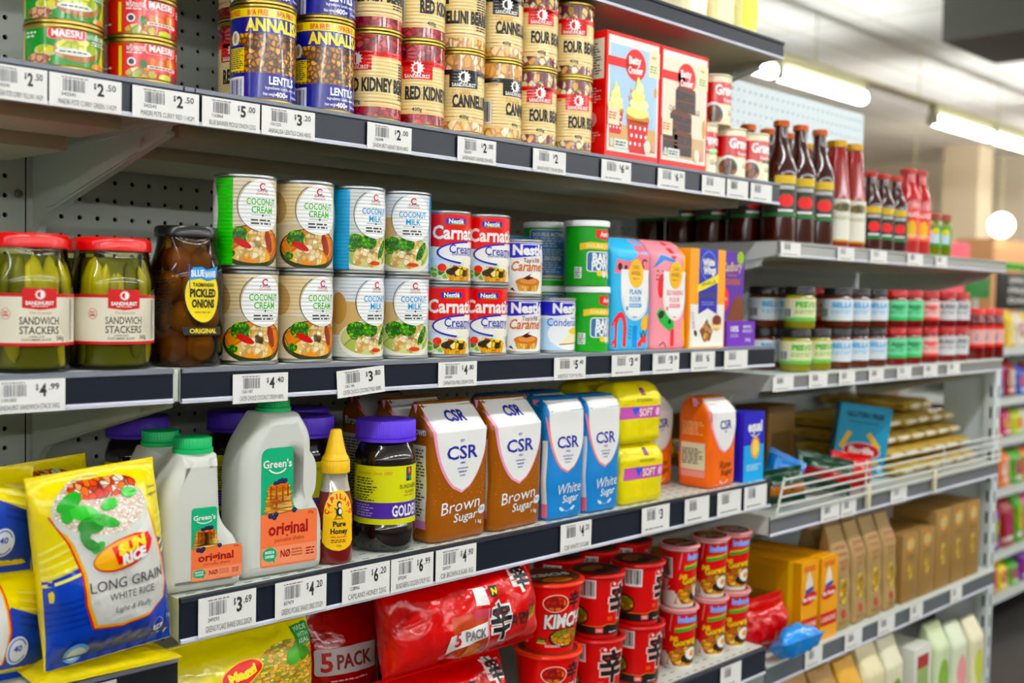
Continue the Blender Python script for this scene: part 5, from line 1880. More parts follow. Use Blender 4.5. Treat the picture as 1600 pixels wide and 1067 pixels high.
def mixbox(kind):
    w, h, d = (.108, .172, .052) if kind == 'w' else (.086, .172, .052)
    if kind == 'w':
        a = Art().rect(-w / 2, 0, w / 2, h, mat('#f4aa10', .35), 1)
        a.rect(-w / 2 + .004, .002, w / 2 - .002, h * .44, mat('#f0ece4', .35), 2)
        nb = mat('#2a2a9c', .3)
        a.poly([(-.027, h), (.030, h), (.030, h * .34), (.0015, h * .40), (-.027, h * .34)], nb, 3)
        a.ell(.001, h * .83, .024, .026, mat('#5878d0', .35), 4, 28); a.ell(.001, h * .83, .021, .023, nb, 5, 28)
        a.text('White', .001, h * .865, .012, WHITE, w=.036, L=6, bold=.05, rot=.06); a.text('Wings', .004, h * .785, .012, WHITE, w=.038, L=6, bold=.05, rot=.06)
        a.poly([(-.032, h * .56), (-.005, h * .60), (.032, h * .67), (.032, h * .755), (0, h * .69), (-.032, h * .63)], mat('#f0e010', .35), 6); a.text('VANILLA', .001, h * .655, .006, mat('#5a5a10'), w=.044, L=7, rot=.17)
        a.text('BROWNIE', .001, h * .53, .009, mat('#4a4470'), w=.046, L=6, bold=.04); a.micro(-.018, h * .42, .022, h * .48, 2, mat('#8890d0'), 6)
        a.text('COOKIE', -.042, h * .28, .008, mat('#8a90c0'), w=.03, L=4, rot=-1.4)
        a.poly([(-.022, .030), (0, .050), (.018, .030), (.010, .012), (-.008, .010)], picture('cookie', ['#8a4a2c', '#c88a5c', '#e8c49c', '#5a2a18', '#e0b020'], 100, '#3a1a0c', .12), 5)
        a.ell(.030, h * .24, .015, .012, mat('#e8b040'), 5); a.ell(.030, h * .28, .014, .009, mat('#7a3018'), 6); a.ell(.030, h * .215, .0155, .004, mat('#f0dca0'), 6); a.ell(-.034, .026, .004, .006, mat('#1c1410'), 5, rot=.6)
        return carton('baking_mix_box', w, d, h, mat('#f4aa10', .35), a)
    pu = mat('#5a2a9c', .35)
    a = Art().rect(-w / 2, 0, w / 2, h, pu, 1)
    a.text('Cadbury', .002, h * .84, .016, mat('#d8c090', .35), w=.064, L=3, bold=.02, shear=.2, rot=.06)
    a.ell(.030, h * .94, .012, .012, mat('#9cc040'), 3)
    a.text('BAKING', .004, h * .75, .005, mat('#c87840'), w=.03, L=3); a.text('COOKING', .006, h * .68, .010, mat('#b06040'), w=.05, L=3, bold=.06)
    a.ell(-.022, h * .50, .017, .022, mat('#ee3c3c', .35), 3); a.text('100%', -.022, h * .50, .005, WHITE, w=.022, L=4)
    a.ell(.016, h * .25, .026, .052, mat('#7a4028', .3), 2, 28, rot=-.3)
    return carton('cocoa_box', w, d, h, pu, a)


x2 = x1 + .1015 + .050 + .0565
place(mixbox('w'), (x2, Yf + .028, ZB + e), 0, 'yellow and dark blue baking mix box with cookie picture', 'box')
x3 = x2 + .054 + .046
place(mixbox('c'), (x3, Yf + .046, ZB + e), 0, 'tall purple cocoa box behind a short purple carton', 'box')
a = Art().rect(-.046, 0, .046, .046, mat('#6a34a8', .35), 1)
a.text('100%', -.022, .032, .010, WHITE, w=.026, L=2, bold=.03); a.text('COCOA', -.022, .02, .006, mat('#d8c8f0'), w=.026, L=2); a.text('BAKING', .020, .036, .005, WHITE, w=.026, L=2); a.text('CHOCOLATE', .020, .028, .005, WHITE, w=.032, L=2); a.text('200g', .022, .012, .005, WHITE, w=.018, L=2)
place(carton('display_carton', .094, .014, .046, mat('#6a34a8', .35), a), (x3 + .012, Yf + .010, ZB + e), 0, 'short purple carton in front of the tall purple cocoa box', 'box')

# ---- shelf C, pancake bottles
big, small = shake_bottle(True), shake_bottle(False)
Yp = YFR + .008
xb = xat(427, Yp + .03, ZC + .05)
place(big, (xb, Yp + .034, ZC + .0007), rad(-5), 'large white handled pancake shake bottle with green cap', 'bottle', 'pancake shake bottles')
xsm = min(xat(304, Yp + .027, ZC + .05), xb - .106)
place(small, (xsm, Yp + .027, ZC + .0007), rad(-6), 'small white pancake shake bottle in front with green cap', 'bottle', 'pancake shake bottles')
place(small, (xat(252, Yp + .10, ZC + .14) + .002, Yp + .10, ZC + .0007), rad(-4), 'small white pancake shake bottle half hidden behind the front one', 'bottle', 'pancake shake bottles')
hb = honey_bottle()
xh = max(xat(522, YFR + .028, ZC + .08), xb + .054 + .024)
place(hb, (xh, YFR + .026, ZC + .0007), rad(-20), 'honey squeeze bottle with yellow pointed cap', 'bottle')
sj = syrup_jar()
xsy = max(xat(600, YFR + .05, ZC + .08), xh + .067)
place(sj, (xsy, YFR + .048, ZC + .0007), rad(-31), 'dark syrup jar with purple lid and yellow label, in front', 'jar', 'syrup jars')
for dx, dy, lab in ((-.062, .095, 'dark syrup jar with purple lid right behind the honey bottle'), (-.10, .20, 'dark syrup jar with purple lid deep behind the honey bottle'),
                    (-.235, .22, 'dark syrup jar with purple lid in the shade left of the big bottle'), (-.005, .185, 'dark syrup jar with purple lid behind the front syrup jar')):
    place(sj, (xsy + dx, YFR + .048 + dy, ZC + .0007), rad(-8), lab, 'jar', 'syrup jars')

# ---- sugar
def sugar(kind):
    w, h, d = {'b': (.108, .188, .062), 'w': (.082, .182, .064), 'o': (.082, .128, .072)}[kind]
    if kind == 'o': h = .160; w = .090
    base = {'b': mat('#97580f', .2, bump='film', amt=.18), 'w': mat('#0f80c4', .45), 'o': mat('#ee7418', .35)}[kind]
    top = {'b': [(h * .80, w / 2, d / 2, 0), (h * .84, w / 2, d / 2 - .004, .004), (h * .97, w / 2 - .004, d / 2 - .020, .010), (h, w / 2 - .006, .006, .012)],
           'w': [(h * .90, w / 2, d / 2, 0), (h * .95, w / 2 - .001, d / 2 - .003, .002), (h, w / 2 - .004, d / 2 - .012, .004)],
           'o': [(h * .84, w / 2, d / 2, 0), (h * .93, w / 2 - .002, d / 2 - .008, .004), (h, w / 2 - .006, d / 2 - .022, .006)]}[kind]
    B = Brick([(0, w / 2 - .005, d / 2 - .005, 0), (.005, w / 2 - .001, d / 2 - .001, 0), (h * .3, w / 2, d / 2, 0)] + top, 7, .0022, 24, {'b': 1, 'w': 5, 'o': 9}[kind])
    a = Art()
    pink, wh, nv = mat('#f0a0c0', .4), mat('#efeeea', .35), mat('#1f2690', .35)
    sw = w * (.455 if kind == 'b' else .47); sb = h * (.36 if kind == 'b' else .40)
    def shield(k):
        L = []
        for i in range(15):
            q = i / 14
            L.append((-sw * k * (1 - q ** 2.4) ** .62 - .0005, h * (.97 if kind != 'o' else .98) - (h * .97 - sb) * q))
        return L + [(-x, z) for x, z in L[::-1]]
    def sh2(k, dz):
        top_ = h * .985
        pts = []
        for i in range(17):
            q = i / 16
            pts.append((-sw * k * (max(0, 1 - q ** 2.6)) ** .62, top_ - (top_ - sb - dz) * q))
        return pts + [(-x, z) for x, z in pts[-2::-1]]
    a.poly(sh2(1.05, -.003), pink if kind != 'w' else mat('#f08c8c', .4), 1); a.poly([(x + .0015, z) for x, z in sh2(1.0, 0)], wh, 2)
    zc = h * (.64 if kind != 'o' else .70)
    a.text('CSR', .001, zc, h * .092, nv, w=w * (.54 if kind != 'o' else .42), L=4, bold=.02)
    if kind == 'b': a.text('CSR', .001, h * .90, h * .07, nv, w=w * .34, L=4, bold=.04); a.text('EST.', .001, zc + h * .085, .0035, nv, w=.008, L=4)
    a.text('1855', .001, zc - h * .075, .003, nv, w=.009, L=4)
    if kind != 'o':
        for i, s in enumerate(("AUSTRALIA'S", 'PREMIUM', 'SUGAR')): a.text(s, .001, zc - h * (.115 + .026 * i), .0023, nv, w=(.021, .015, .011)[i], L=4)
    n1 = {'b': 'Brown', 'w': 'White', 'o': 'Raw'}[kind]
    sc = WHITE if kind != 'o' else mat('#5a2410', .4)
    a.text(n1, -.002 if kind == 'b' else .004, h * .255, h * .085, sc, w=w * (.66 if kind == 'b' else .62 if kind == 'w' else .38), L=4, shear=.22, rot=.08, bold=.0)
    a.text('Sugar', .008, h * .17, h * .06, sc, w=w * .40, L=4, shear=.22, rot=.08)
    if kind == 'b':
        a.ell(.040, h * .20, .0085, .006, wh, 4, 18, rot=.3); a.micro(.034, h * .19, .046, h * .215, 2, nv, 5); a.text('1 kg', .034, h * .115, .0048, WHITE, w=.012, L=4)
        q = random.Random(2)
        for i in range(70):
            x, z = q.uniform(-w * .46, w * .46), h * q.uniform(.28, .62)
            a.ell(x, z, .0004, .0004, mat('#e8c89a'), 1, 6)
    elif kind == 'w':
        for s in (-1, 1):
            a.ell(.012 * s + .002, h * .085, .0055, .0025, mat('#d0e4f4'), 4, 14, rot=.5 * s); a.line([(.002, h * .06), (.012 * s + .002, h * .09)], .0006, mat('#d0e4f4'), 4)
    else:
        a.arc(0, h * .10, .014, .01, .002, 200, 260, WHITE, 4); a.arc(0, h * .10, .014, .01, .002, 280, 340, WHITE, 4)
    s = Art()
    if kind == 'b':
        s.rect(-d / 2 + .006, h * .10, d / 2 - .012, h * .70, mat('#e4ded0', .5), 1); s.micro(-d / 2 + .009, h * .18, d / 2 - .014, h * .68, 22, INK, 2, 6); s.rect(-d / 2 + .006, h * .10, d / 2 - .012, h * .16, mat('#d88ac0'), 2)
        s.text('Brown', 0, h * .80, .011, WHITE, w=.034, L=2, shear=.2)
    elif kind == 'w':
        s.rect(d / 2 - .012, .004, d / 2 - .004, h * .66, wh, 1); s.rect(d / 2 - .012, .004, d / 2 - .004, h * .14, mat('#f07080'), 2)
        s.micro(-d / 2 + .008, h * .3, d / 2 - .016, h * .6, 8, mat('#d0e4f4'), 2, 4)
    else:
        s.rect(-d / 2 + .010, h * .2, d / 2 - .012, h * .5, mat('#e6dcc0'), 1); s.micro(-d / 2 + .013, h * .22, d / 2 - .015, h * .48, 7, INK, 2, 4); s.rect(-d / 2 + .010, h * .12, d / 2 - .012, h * .19, mat('#f4a0a0'), 1)
        s.micro(-d / 2 + .012, h * .56, d / 2 - .014, h * .76, 6, mat('#f8c490'), 2, 5)
    return bag('sugar_bag', B, base, a, s)


bs, ws, os_ = sugar('b'), sugar('w'), sugar('o')
GS, GW, GO, GY = 'brown sugar bags', 'white sugar bags', 'orange raw sugar bags', 'yellow soft sugar bags'
Yg = YFR + .010
xb1 = max(xat(722, Yg, ZC + .06), xsy + .0415 + .056)
place(bs, (xb1, Yg + .033, ZC + .0007), rad(0), 'brown sugar bag beside the dark syrup jar, in front', 'bag', GS)
place(bs, (xb1 + .113, Yg + .033, ZC + .0007), rad(2), 'brown sugar bag next to the blue sugar bags', 'bag', GS)
place(bs, (xb1 + .004, Yg + .105, ZC + .0007), rad(0), 'brown sugar bag hidden behind the front brown one', 'bag', GS)
place(bs, (xb1 + .006, Yg + .185, ZC + .0007), rad(6), 'brown sugar bag deepest in the shade of the shelf', 'bag', GS)
xw1 = max(xat(888, Yg, ZC + .06), xb1 + .113 + .054 + .043)
place(ws, (xw1, Yg + .034, ZC + .0007), rad(-3), 'blue and white sugar bag beside the brown sugar', 'bag', GW)
place(ws, (xw1 + .088, Yg + .034, ZC + .0007), rad(-1), 'blue and white sugar bag beside the yellow bags', 'bag', GW)
place(ws, (xw1 - .03, Yg + .118, ZC + .0007), rad(-6), 'blue and white sugar bag behind the second brown bag', 'bag', GW)
place(ws, (xw1 + .060, Yg + .116, ZC + .0007), rad(4), 'blue and white sugar bag behind the front blue ones', 'bag', GW)


def soft():
    w, h, d = .110, .098, .064
    ye = mat('#ecdc12', .3, bump='film', amt=.5)
    B = Brick([(0, w / 2 - .006, d / 2 - .006, 0), (.006, w / 2, d / 2, 0), (h * .78, w / 2 + .001, d / 2 + .001, 0), (h * .93, w / 2 - .004, d / 2 - .008, .002), (h, w / 2 - .012, d / 2 - .018, .003)], 6, .003, 26, 4)
    a = Art().rect(-w / 2 + .001, h * .42, w / 2 - .001, h * .62, mat('#c05aa8', .35), 1)
    a.poly([(-.022, h * .60), (-.004, h * .60), (-.014, h * .46)], mat('#2a5ad0'), 2); a.text('SOFT', .010, h * .52, .012, mat('#f0e0d0'), w=.030, L=2, bold=.03); a.ell(.038, h * .52, .006, .007, mat('#f4c8e4'), 2)
    a.rect(.0, h * .80, .009, h * .95, BLACK, 1); a.ell(.0045, h * .86, .003, .005, mat('#a040a0'), 2); a.text('BUNDABERG', .006, h * .72, .005, mat('#8a8a20'), w=.034, L=1)
    return bag('soft_sugar_bag', B, ye, a)


so = soft()
so2 = soft()
B = None
xy = xw1 + .088 + .042 + .058
place(so, (xy + .004, Yg + .034, ZC + .0007), rad(-2), 'bright yellow sugar bag with pink band, lower of the pair', 'bag', GY)
place(so2, (xy - .004, Yg + .036, ZC + .0007 + .0985), rad(-4), 'bright yellow sugar bag with pink band, upper of the pair', 'bag', GY)
place(so, (xy - .010, Yg + .112, ZC + .0007), rad(4), 'bright yellow sugar bag behind the front pair, lower', 'bag', GY)
place(so, (xy - .016, Yg + .112, ZC + .0007 + .0985), rad(8), 'bright yellow sugar bag behind the front pair, upper', 'bag', GY)
xo2 = max(xat(1134, Yg, ZC + .06), xy + .12)
place(os_, (xo2, Yg + .040, ZC + .0007), rad(2), 'orange raw sugar bag in front, beside the small blue box', 'bag', GO)
place(os_, (xo2 - .078, Yg + .122, ZC + .0007), rad(3), 'orange raw sugar bag standing further back', 'bag', GO)
a = Art().rect(-.034, 0, .034, .128, mat('#36a4e0', .35), 1)
a.rect(-.034, .068, .034, .128, mat('#2824b4', .35), 2); a.text('equal', .002, .102, .018, WHITE, w=.048, L=3, bold=.05); a.arc(.002, .094, .018, .012, .002, 210, 330, WHITE, 3)
a.ell(.004, .062, .015, .021, mat('#e8a428', .35), 4); a.ell(.004, .062, .011, .015, mat('#f8d878', .35), 5); a.micro(-.024, .018, .026, .034, 3, mat('#cfe8f8'), 3)
place(carton('sweetener_box', .070, .05, .128, mat('#2824b4', .35), a), (SEAM1 - .038, Yg + .029, ZC + .0007), rad(0), 'small blue sweetener box at the right end of its shelf', 'box')

# ---- bay left: rice
def rice(kind):
    if kind == 'big':
        w, h, T = .166, .232, .104
        Pw = Pillow(w, h, T, .012, .0045, 18, 3, px=2.0, pz=2.0)
    else:
        w, h, T = .150, .108, .060
        Pw = Pillow(w, h, T, .008, .0025, 24, 6)
    ye = mat('#f0dc14', .22, bump='film', amt=.5); bl = mat('#0a3fae', .22, bump='film', amt=.5); wh = mat('#d9d8d2', .22, bump='film', amt=.5)
    bl2 = mat('#08308c', .25, bump='film', amt=.5); ye2 = mat('#f6ec78', .25, bump='film', amt=.5); rd, og = mat('#e0301c', .25), mat('#f4b41c', .25)
    a = Art().rect(-w / 2, 0, w / 2, h, ye, 1)
    if kind == 'big':
        a.poly([(-w / 2, 0), (w / 2, 0), (w / 2, h * .56), (w * .36, h * .60), (-.2 * w, h * .56), (-w / 2, h * .47)], bl, 2)
        for k in range(9):
            x = -w * .48 + k * w * .12
            a.poly([(x, 0), (x + .008, 0), (x + .030 - .002 * k, h * .16), (x + .024 - .002 * k, h * .16)], bl2, 3)
        for k in range(5):
            a.poly([(-w / 2, h * (.20 + .035 * k)), (-w * .24, h * (.24 + .035 * k)), (-w * .24, h * (.25 + .035 * k)), (-w / 2, h * (.212 + .035 * k))], bl2, 3)
            a.poly([(w / 2, h * (.54 + .04 * k)), (w * .36, h * (.50 + .05 * k)), (w * .36, h * (.516 + .05 * k)), (w / 2, h * (.556 + .04 * k))], ye2, 3)
            a.poly([(-w / 2, h * (.44 + .04 * k)), (-w * .26, h * (.50 + .05 * k)), (-w * .26, h * (.516 + .05 * k)), (-w / 2, h * (.456 + .04 * k))], ye2, 3)
        def panel(g):
            L = [(-w * .19 - g, h * .225 - g), (-w * .24 - g, h * .34), (-w * .25 - g, h * .50), (-w * .31 - g, h * .66), (-w * .40 - g, h * .80)]
            return L + [(w * .30 + g * .3, h * .80), (w * .31 + g, h * .66), (w * .36 + g, h * .50), (w * .39 + g, h * .36), (w * .36 + g, h * .27), (w * .22, h * .225 - g), (0, h * .205 - g)]
        a.poly(panel(.005), rd, 4); a.poly(panel(.0032), og, 5); a.poly(panel(0), wh, 6)
        # bowl of rice
        a.ell(-.008, h * .80, w * .36, h * .165, mat('#c4cbc0', .2), 7, 40); a.ell(-.008, h * .82, w * .345, h * .142, picture('ricegrain', ['#e8dcd0', '#d8c4b4', '#f2ece4', '#cdb8a8'], 260, '#b09888', .15, stretch=(1, 2)), 8, 40)
        a.ell(.0, h * .905, w * .27, h * .052, picture('prawn', ['#d8501c', '#e8743c', '#c0380c', '#f0a070', '#e8e0d0'], 130, '#702008', .12), 9, 30)
        lf = [mat(c_, .25) for c_ in ('#2c9a1c', '#3cb428', '#1c7a10')]
        for i, (x, z, r, rx, ry) in enumerate(((-.042, .86, .5, .018, .008), (-.030, .80, -.3, .020, .009), (-.024, .74, .2, .017, .010), (-.008, .75, -.4, .018, .007), (.004, .82, .3, .012, .006), (-.034, .70, 1.3, .011, .006), (-.048, .80, 1.2, .010, .007), (.034, .86, 0, .010, .006), (-.030, .645, -.8, .012, .006), (-.022, .625, .7, .009, .005))):
            a.ell(x - .004, h * z, rx, ry, lf[i % 3], 10, 16, rot=r)
        a.ell(.006, h * .575, w * .245, h * .078, rd, 8, 34, rot=.22); a.ell(.0035, h * .575, w * .225, h * .068, og, 9, 34, rot=.22)
        a.poly([(-.012, h * .615), (.040, h * .655), (.046, h * .61), (.036, h * .545), (-.006, h * .52)], rd, 10)
        a.text('SUN', .014, h * .607, .011, mat('#f4dc40', .25), w=.040, L=11, bold=.08, rot=.2, shear=.1); a.text('RICE', .016, h * .552, .0115, WHITE, w=.034, L=11, bold=.06, rot=.14, shear=.1)
        dk = mat('#3a3c40', .3)
        a.text('LONG GRAIN', .010, h * .425, .0125, dk, w=.100, L=8, bold=-.002); a.text('WHITE RICE', .013, h * .355, .0088, dk, w=.060, L=8, bold=-.004); a.text('Light & Fluffy', .014, h * .285, .0065, dk, w=.048, L=8, bold=-.006, shear=.25)
        sv = mat('#9cc4ec', .3)
        a.ell(-w * .30, h * .075, .014, .014, mat('#7ab0e4', .3), 5, 26); a.ell(-w * .30, h * .072, .010, .010, mat('#d8e8f8', .3), 6, 18)
        a.ell(w * .33, h * .125, .0085, .0095, mat('#e8f0f8', .3), 5, 20, 0, 180, 360); a.arc(w * .33, h * .125, .0085, .0095, .0007, 0, 180, sv, 5); a.text('14', w * .33, h * .11, .006, bl, w=.008, L=6, bold=.03); a.text('Serves', w * .33, h * .07, .0034, sv, w=.014, L=6)
        a.text('1kg', w * .455, h * .15, .006, sv, w=.010, L=6); a.text('Serve', w * .40, h * .86, .0032, INK, w=.012, L=6, shear=.2); a.text('suggestion', w * .40, h * .825, .0032, INK, w=.018, L=6, shear=.2)
    else:
        a.poly([(-w / 2, 0), (w / 2, 0), (w / 2, h * .55), (w * .2, h * .72), (w * .12, h * .6)], bl, 2)
        for k in range(5): a.poly([(w * .26, h * (.55 + .07 * k)), (w / 2, h * (.44 + .08 * k)), (w / 2, h * (.47 + .08 * k)), (w * .26, h * (.575 + .07 * k))], ye2 if k > 1 else bl2, 3)
        a.poly([(-w / 2, .008), (w * .16, h * .20), (w * .20, h * .5), (w * .16, h), (-w / 2, h)], rd, 4); a.poly([(-w / 2, .008), (w * .15, h * .21), (w * .188, h * .5), (w * .148, h), (-w / 2, h)], og, 5); a.poly([(-w / 2, .006), (w * .138, h * .215), (w * .174, h * .5), (w * .135, h), (-w / 2, h)], wh, 6)
        a.ell(-.022, h * .72, .024, .016, rd, 7, 26); a.ell(-.024, h * .72, .018, .012, og, 8, 26); a.text('SUN', -.022, h * .75, .008, WHITE, w=.026, L=9, bold=.06); a.text('RICE', -.020, h * .66, .008, WHITE, w=.024, L=9, bold=.06)
        a.text('LONG GRAIN', -.026, h * .46, .0095, mat('#3a3c40', .3), w=.074, L=8); a.text('WHITE RICE', -.020, h * .37, .006, mat('#3a3c40', .3), w=.036, L=8)
        a.ell(-.02, h * .10, .030, .020, mat('#cfd4c4', .2), 7, 30); a.ell(-.014, h * .15, .014, .010, mat('#4c9a1c', .3), 8); a.ell(-.004, h * .18, .006, .006, mat('#f0c820', .3), 9)
        a.ell(w * .24, h * .32, .0125, .0145, mat('#dfe6f2', .3), 8, 26); a.arc(w * .24, h * .32, .0105, .0125, .0012, 20, 330, bl, 9); a.text('40', w * .24, h * .34, .006, bl, w=.010, L=9, bold=.02)
    return pillow('rice_bag', Pw, ye, a, .008)


rb = rice('big')
xr_ = xat(163, YFR - .012, ZC0 + .1)
rbig = place(rb, (.533, YFR + .006, ZC0 + .0185), 0, 'big blue and yellow long grain rice bag leaning at the shelf front', 'bag', 'rice bags', rot=(rad(-4), rad(-4.5), rad(-3)))
rbig.scale = (.81, 1.0, .845)
place(rb, (.535, YFR + .170, ZC0 + .004), 0, 'yellow topped rice bag standing behind the big front one', 'bag', 'rice bags', rot=(rad(-4), rad(-3), rad(5)))
rs = rice('small')
xq = xat(66, YFR + .052, ZC0 + .1) - .073
place(rs, (xq, YFR + .052, ZC0 + .001), 0, 'small blue and yellow rice bag at the left edge, lower of two', 'bag', 'rice bags', rot=(rad(-4), rad(3), rad(2)))
place(rs, (xq - .010, YFR + .060, ZC0 + .110), 0, 'small blue and yellow rice bag at the left edge, upper of two', 'bag', 'rice bags', rot=(rad(-4), rad(3), rad(0)))
Pw = Pillow(.15, .11, .014, .008, .002, 40, 4)
t = pillow('rice_packet', Pw, mat('#ecd612', .25, bump='film', amt=.5), None)
place(t, (.525, YFR - .018, ZC0 + .0076), 0, 'flat yellow packet lying under the big rice bag', 'bag', None, rot=(rad(-90), 0, rad(-3)))

# ---- shelf D: noodle packs
FR = mat('#cc0610', .12, spec=.3, coat=.4, bump='film', amt=.9)
FR2 = mat('#a80810', .16, coat=.4, bump='film', amt=1.0)


def shinpack(name='noodle_multipack'):
    w, h, T = .262, .128, .104
    Pw = Pillow(w, h, T, .006, .011, 19, 11, px=3.2, pz=2.6, waist=.0)
    a = Art().rect(-w / 2, 0, w / 2, h, FR, 1)
    bk, wh = BLACK, mat('#f0ece8', .25)
    pk = mat('#e88a9c', .3)
    a.rect(-.046, .006, .012, h * .58, mat('#b84a30', .25), 2); a.rect(.012, .004, .015, h * .60, pk, 3); a.rect(-.010, h * .50, .012, h * .60, mat('#c04a5a', .3), 3)
    a.poly([(-.034, .015), (-.010, .010), (.0, .030), (-.020, .035)], mat('#e07828', .3), 3); a.ell(-.01, h * .12, .016, .008, mat('#e8a050', .3), 3)
    a.poly([(-.056, h * .21), (.011, h * .30), (.011, h * .46), (-.052, h * .40)], wh, 4)
    a.text('5', -.038, h * .34, .018, mat('#c81420'), w=.012, L=6, bold=.03); a.text('PACK', -.010, h * .355, .012, mat('#7a7478'), w=.032, L=6, bold=.04)
    a.text('辛', .036, h * .40, .036, wh, w=.040, L=3, bold=.09); a.text('辛', .036, h * .40, .036, bk, w=.036, L=4, bold=.03)
    a.text('라면', .070, h * .38, .013, bk, w=.028, L=4, bold=.03); a.text('매운맛', .098, h * .42, .012, mat('#2a1c10'), w=.020, L=4, bold=.02); a.rect(.088, h * .34, .110, h * .46, mat('#d8a830', .3), 2)
    a.text('辛', .084, h * .80, .024, wh, w=.028, L=3, bold=.10); a.text('辛', .088, h * .80, .022, bk, w=.024, L=4, bold=.04)
    a.rect(.020, h * .70, .034, h * .82, BLACK, 3); a.text('N', .027, h * .76, .008, mat('#e8d840'), L=4, bold=.06); a.rect(-.004, h * .64, .014, h * .82, wh, 3)
    a.line([(.072, h * .90), (.108, h * .90), (.108, h * .70)], .0012, mat('#e0a0a8'), 3)
    return pillow(name, Pw, FR, a, .007)


sp = shinpack()
xs_ = xat(738, YFR + .0, ZD + .2)
place(sp, (xs_ + .016, YFR + .036, ZD + .136), 0, 'shiny red noodle multipack with black characters, lying on top', 'packet', 'red noodle multipacks', rot=(rad(-6), rad(-3), rad(-7)))
place(sp, (xs_ - .010, YFR + .058, ZD + .0012), 0, 'shiny red noodle multipack under the topmost one, cut by the frame', 'packet', 'red noodle multipacks', rot=(rad(-4), rad(0), rad(2)))

# red 5 pack and dark bags further back
w, h = .12, .21
Pw = Pillow(w, h, .06, .008, .004, 20, 5)
a = Art().rect(-w / 2, 0, w / 2, h, FR2, 1)
a.rr(-.050, h * .60, .046, h * .77, .004, mat('#cfc4c4', .3), 2); a.text('5', -.035, h * .685, .024, mat('#c02028'), w=.016, L=3, bold=.03); a.text('PACK', .008, h * .68, .018, mat('#8a2a30'), w=.058, L=3, bold=.03)
a.micro(-.03, h * .54, .03, h * .58, 1, mat('#e0b0b0'), 3); a.rr(-.045, h * .28, .046, h * .48, .003, mat('#b8b0b4', .3), 2); a.micro(-.038, h * .31, .036, h * .45, 3, BLACK, 3)
place(pillow('noodle_multipack', Pw, FR2, a, .008), (xat(535, YFR + .14, ZD + .12), YFR + .14, ZD + .001), 0, 'dark red noodle bag marked 5 PACK, behind the yellow bag', 'packet', None, rot=(rad(-3), 0, rad(-8)))
w, h = .16, .205
Pw = Pillow(w, h, .06, .008, .004, 20, 9)
a = Art().rect(-w / 2, 0, w / 2, h, mat('#b0101a', .2, coat=.4, bump='film'), 1)
a.rect(-w / 2, 0, -w * .12, h, mat('#17100f', .2, coat=.4, bump='film'), 2)
a.rect(-w * .48, h * .78, -w * .32, h * .95, mat('#b8a05c', .3), 3)
a.text('辛', .02, h * .80, .055, mat('#c8b070'), w=.062, L=3, bold=.06); a.text('辛', .02, h * .80, .055, BLACK, w=.056, L=4, bold=.03); a.text('라면', -.01, h * .54, .035, mat('#e0c8c0'), w=.06, L=3, bold=.05); a.text('라면', -.01, h * .54, .035, BLACK, w=.056, L=4, bold=.03)
place(pillow('noodle_multipack', Pw, mat('#1a1212', .2), a, .008), (xat(598, YFR + .23, ZD + .2), YFR + .23, ZD + .012), 0, 'black and red noodle bag in the shade under the shelf', 'packet', None, rot=(rad(-2), rad(8), rad(-10)))
# yellow noodle bag at the front left
w, h, T = .205, .243, .080
YW = mat('#e8d80c', .16, coat=.4, bump='film', amt=.9)
Pw = Pillow(w, h, T, .008, .007, 16, 21, px=3, pz=4.5, waist=.01)
a = Art().rect(-w / 2, 0, w / 2, h, YW, 1)
a.ell(.050, h * .76, .056, h * .16, picture('noodles2', ['#e0b84c', '#ecd078', '#c8983c', '#d8b060', '#7a9a3c'], 130, '#9a7028', .12, stretch=(1, 2.5)), 2, 34)
a.ell(.066, h * .845, .018, .010, mat('#4c9a30', .3), 3, rot=.4); a.ell(.080, h * .83, .010, .008, mat('#3c8a28', .3), 3)
a.ell(-.012, h * .83, .028, .0135, mat('#f0d020', .3), 3, rot=.18); a.ell(-.012, h * .83, .0265, .0122, mat('#d81c18', .3), 4, rot=.18); a.text('Maggi', -.012, h * .83, .010, mat('#f4e040', .3), w=.038, L=5, bold=.06, rot=.18)
a.rr(.070, h * .87, .098, h * .965, .002, mat('#1f9a3c', .3), 3); a.text('MADE', .084, h * .945, .005, WHITE, w=.020, L=4, bold=0); a.text('WITH', .084, h * .915, .005, WHITE, w=.018, L=4, bold=0); a.text('REAL', .084, h * .888, .005, WHITE, w=.018, L=4, bold=0)
place(pillow('noodle_multipack', Pw, YW, a, .008), (.612 + .107, YFR + .040, ZD + .0035), 0, 'bright yellow noodle bag under the pancake bottles', 'packet', None, rot=(rad(-4), rad(-2), rad(-1)))
Pw = Pillow(.10, .108, .04, .008, .004, 22, 31)
place(pillow('noodle_multipack', Pw, YW, None), (xat(606, YFR - .0, ZD + .1), YFR - .014, ZD + .004), 0, 'yellow bag tip in front of the red multipacks at the bottom', 'packet', None, rot=(rad(3), rad(6), rad(-4)))

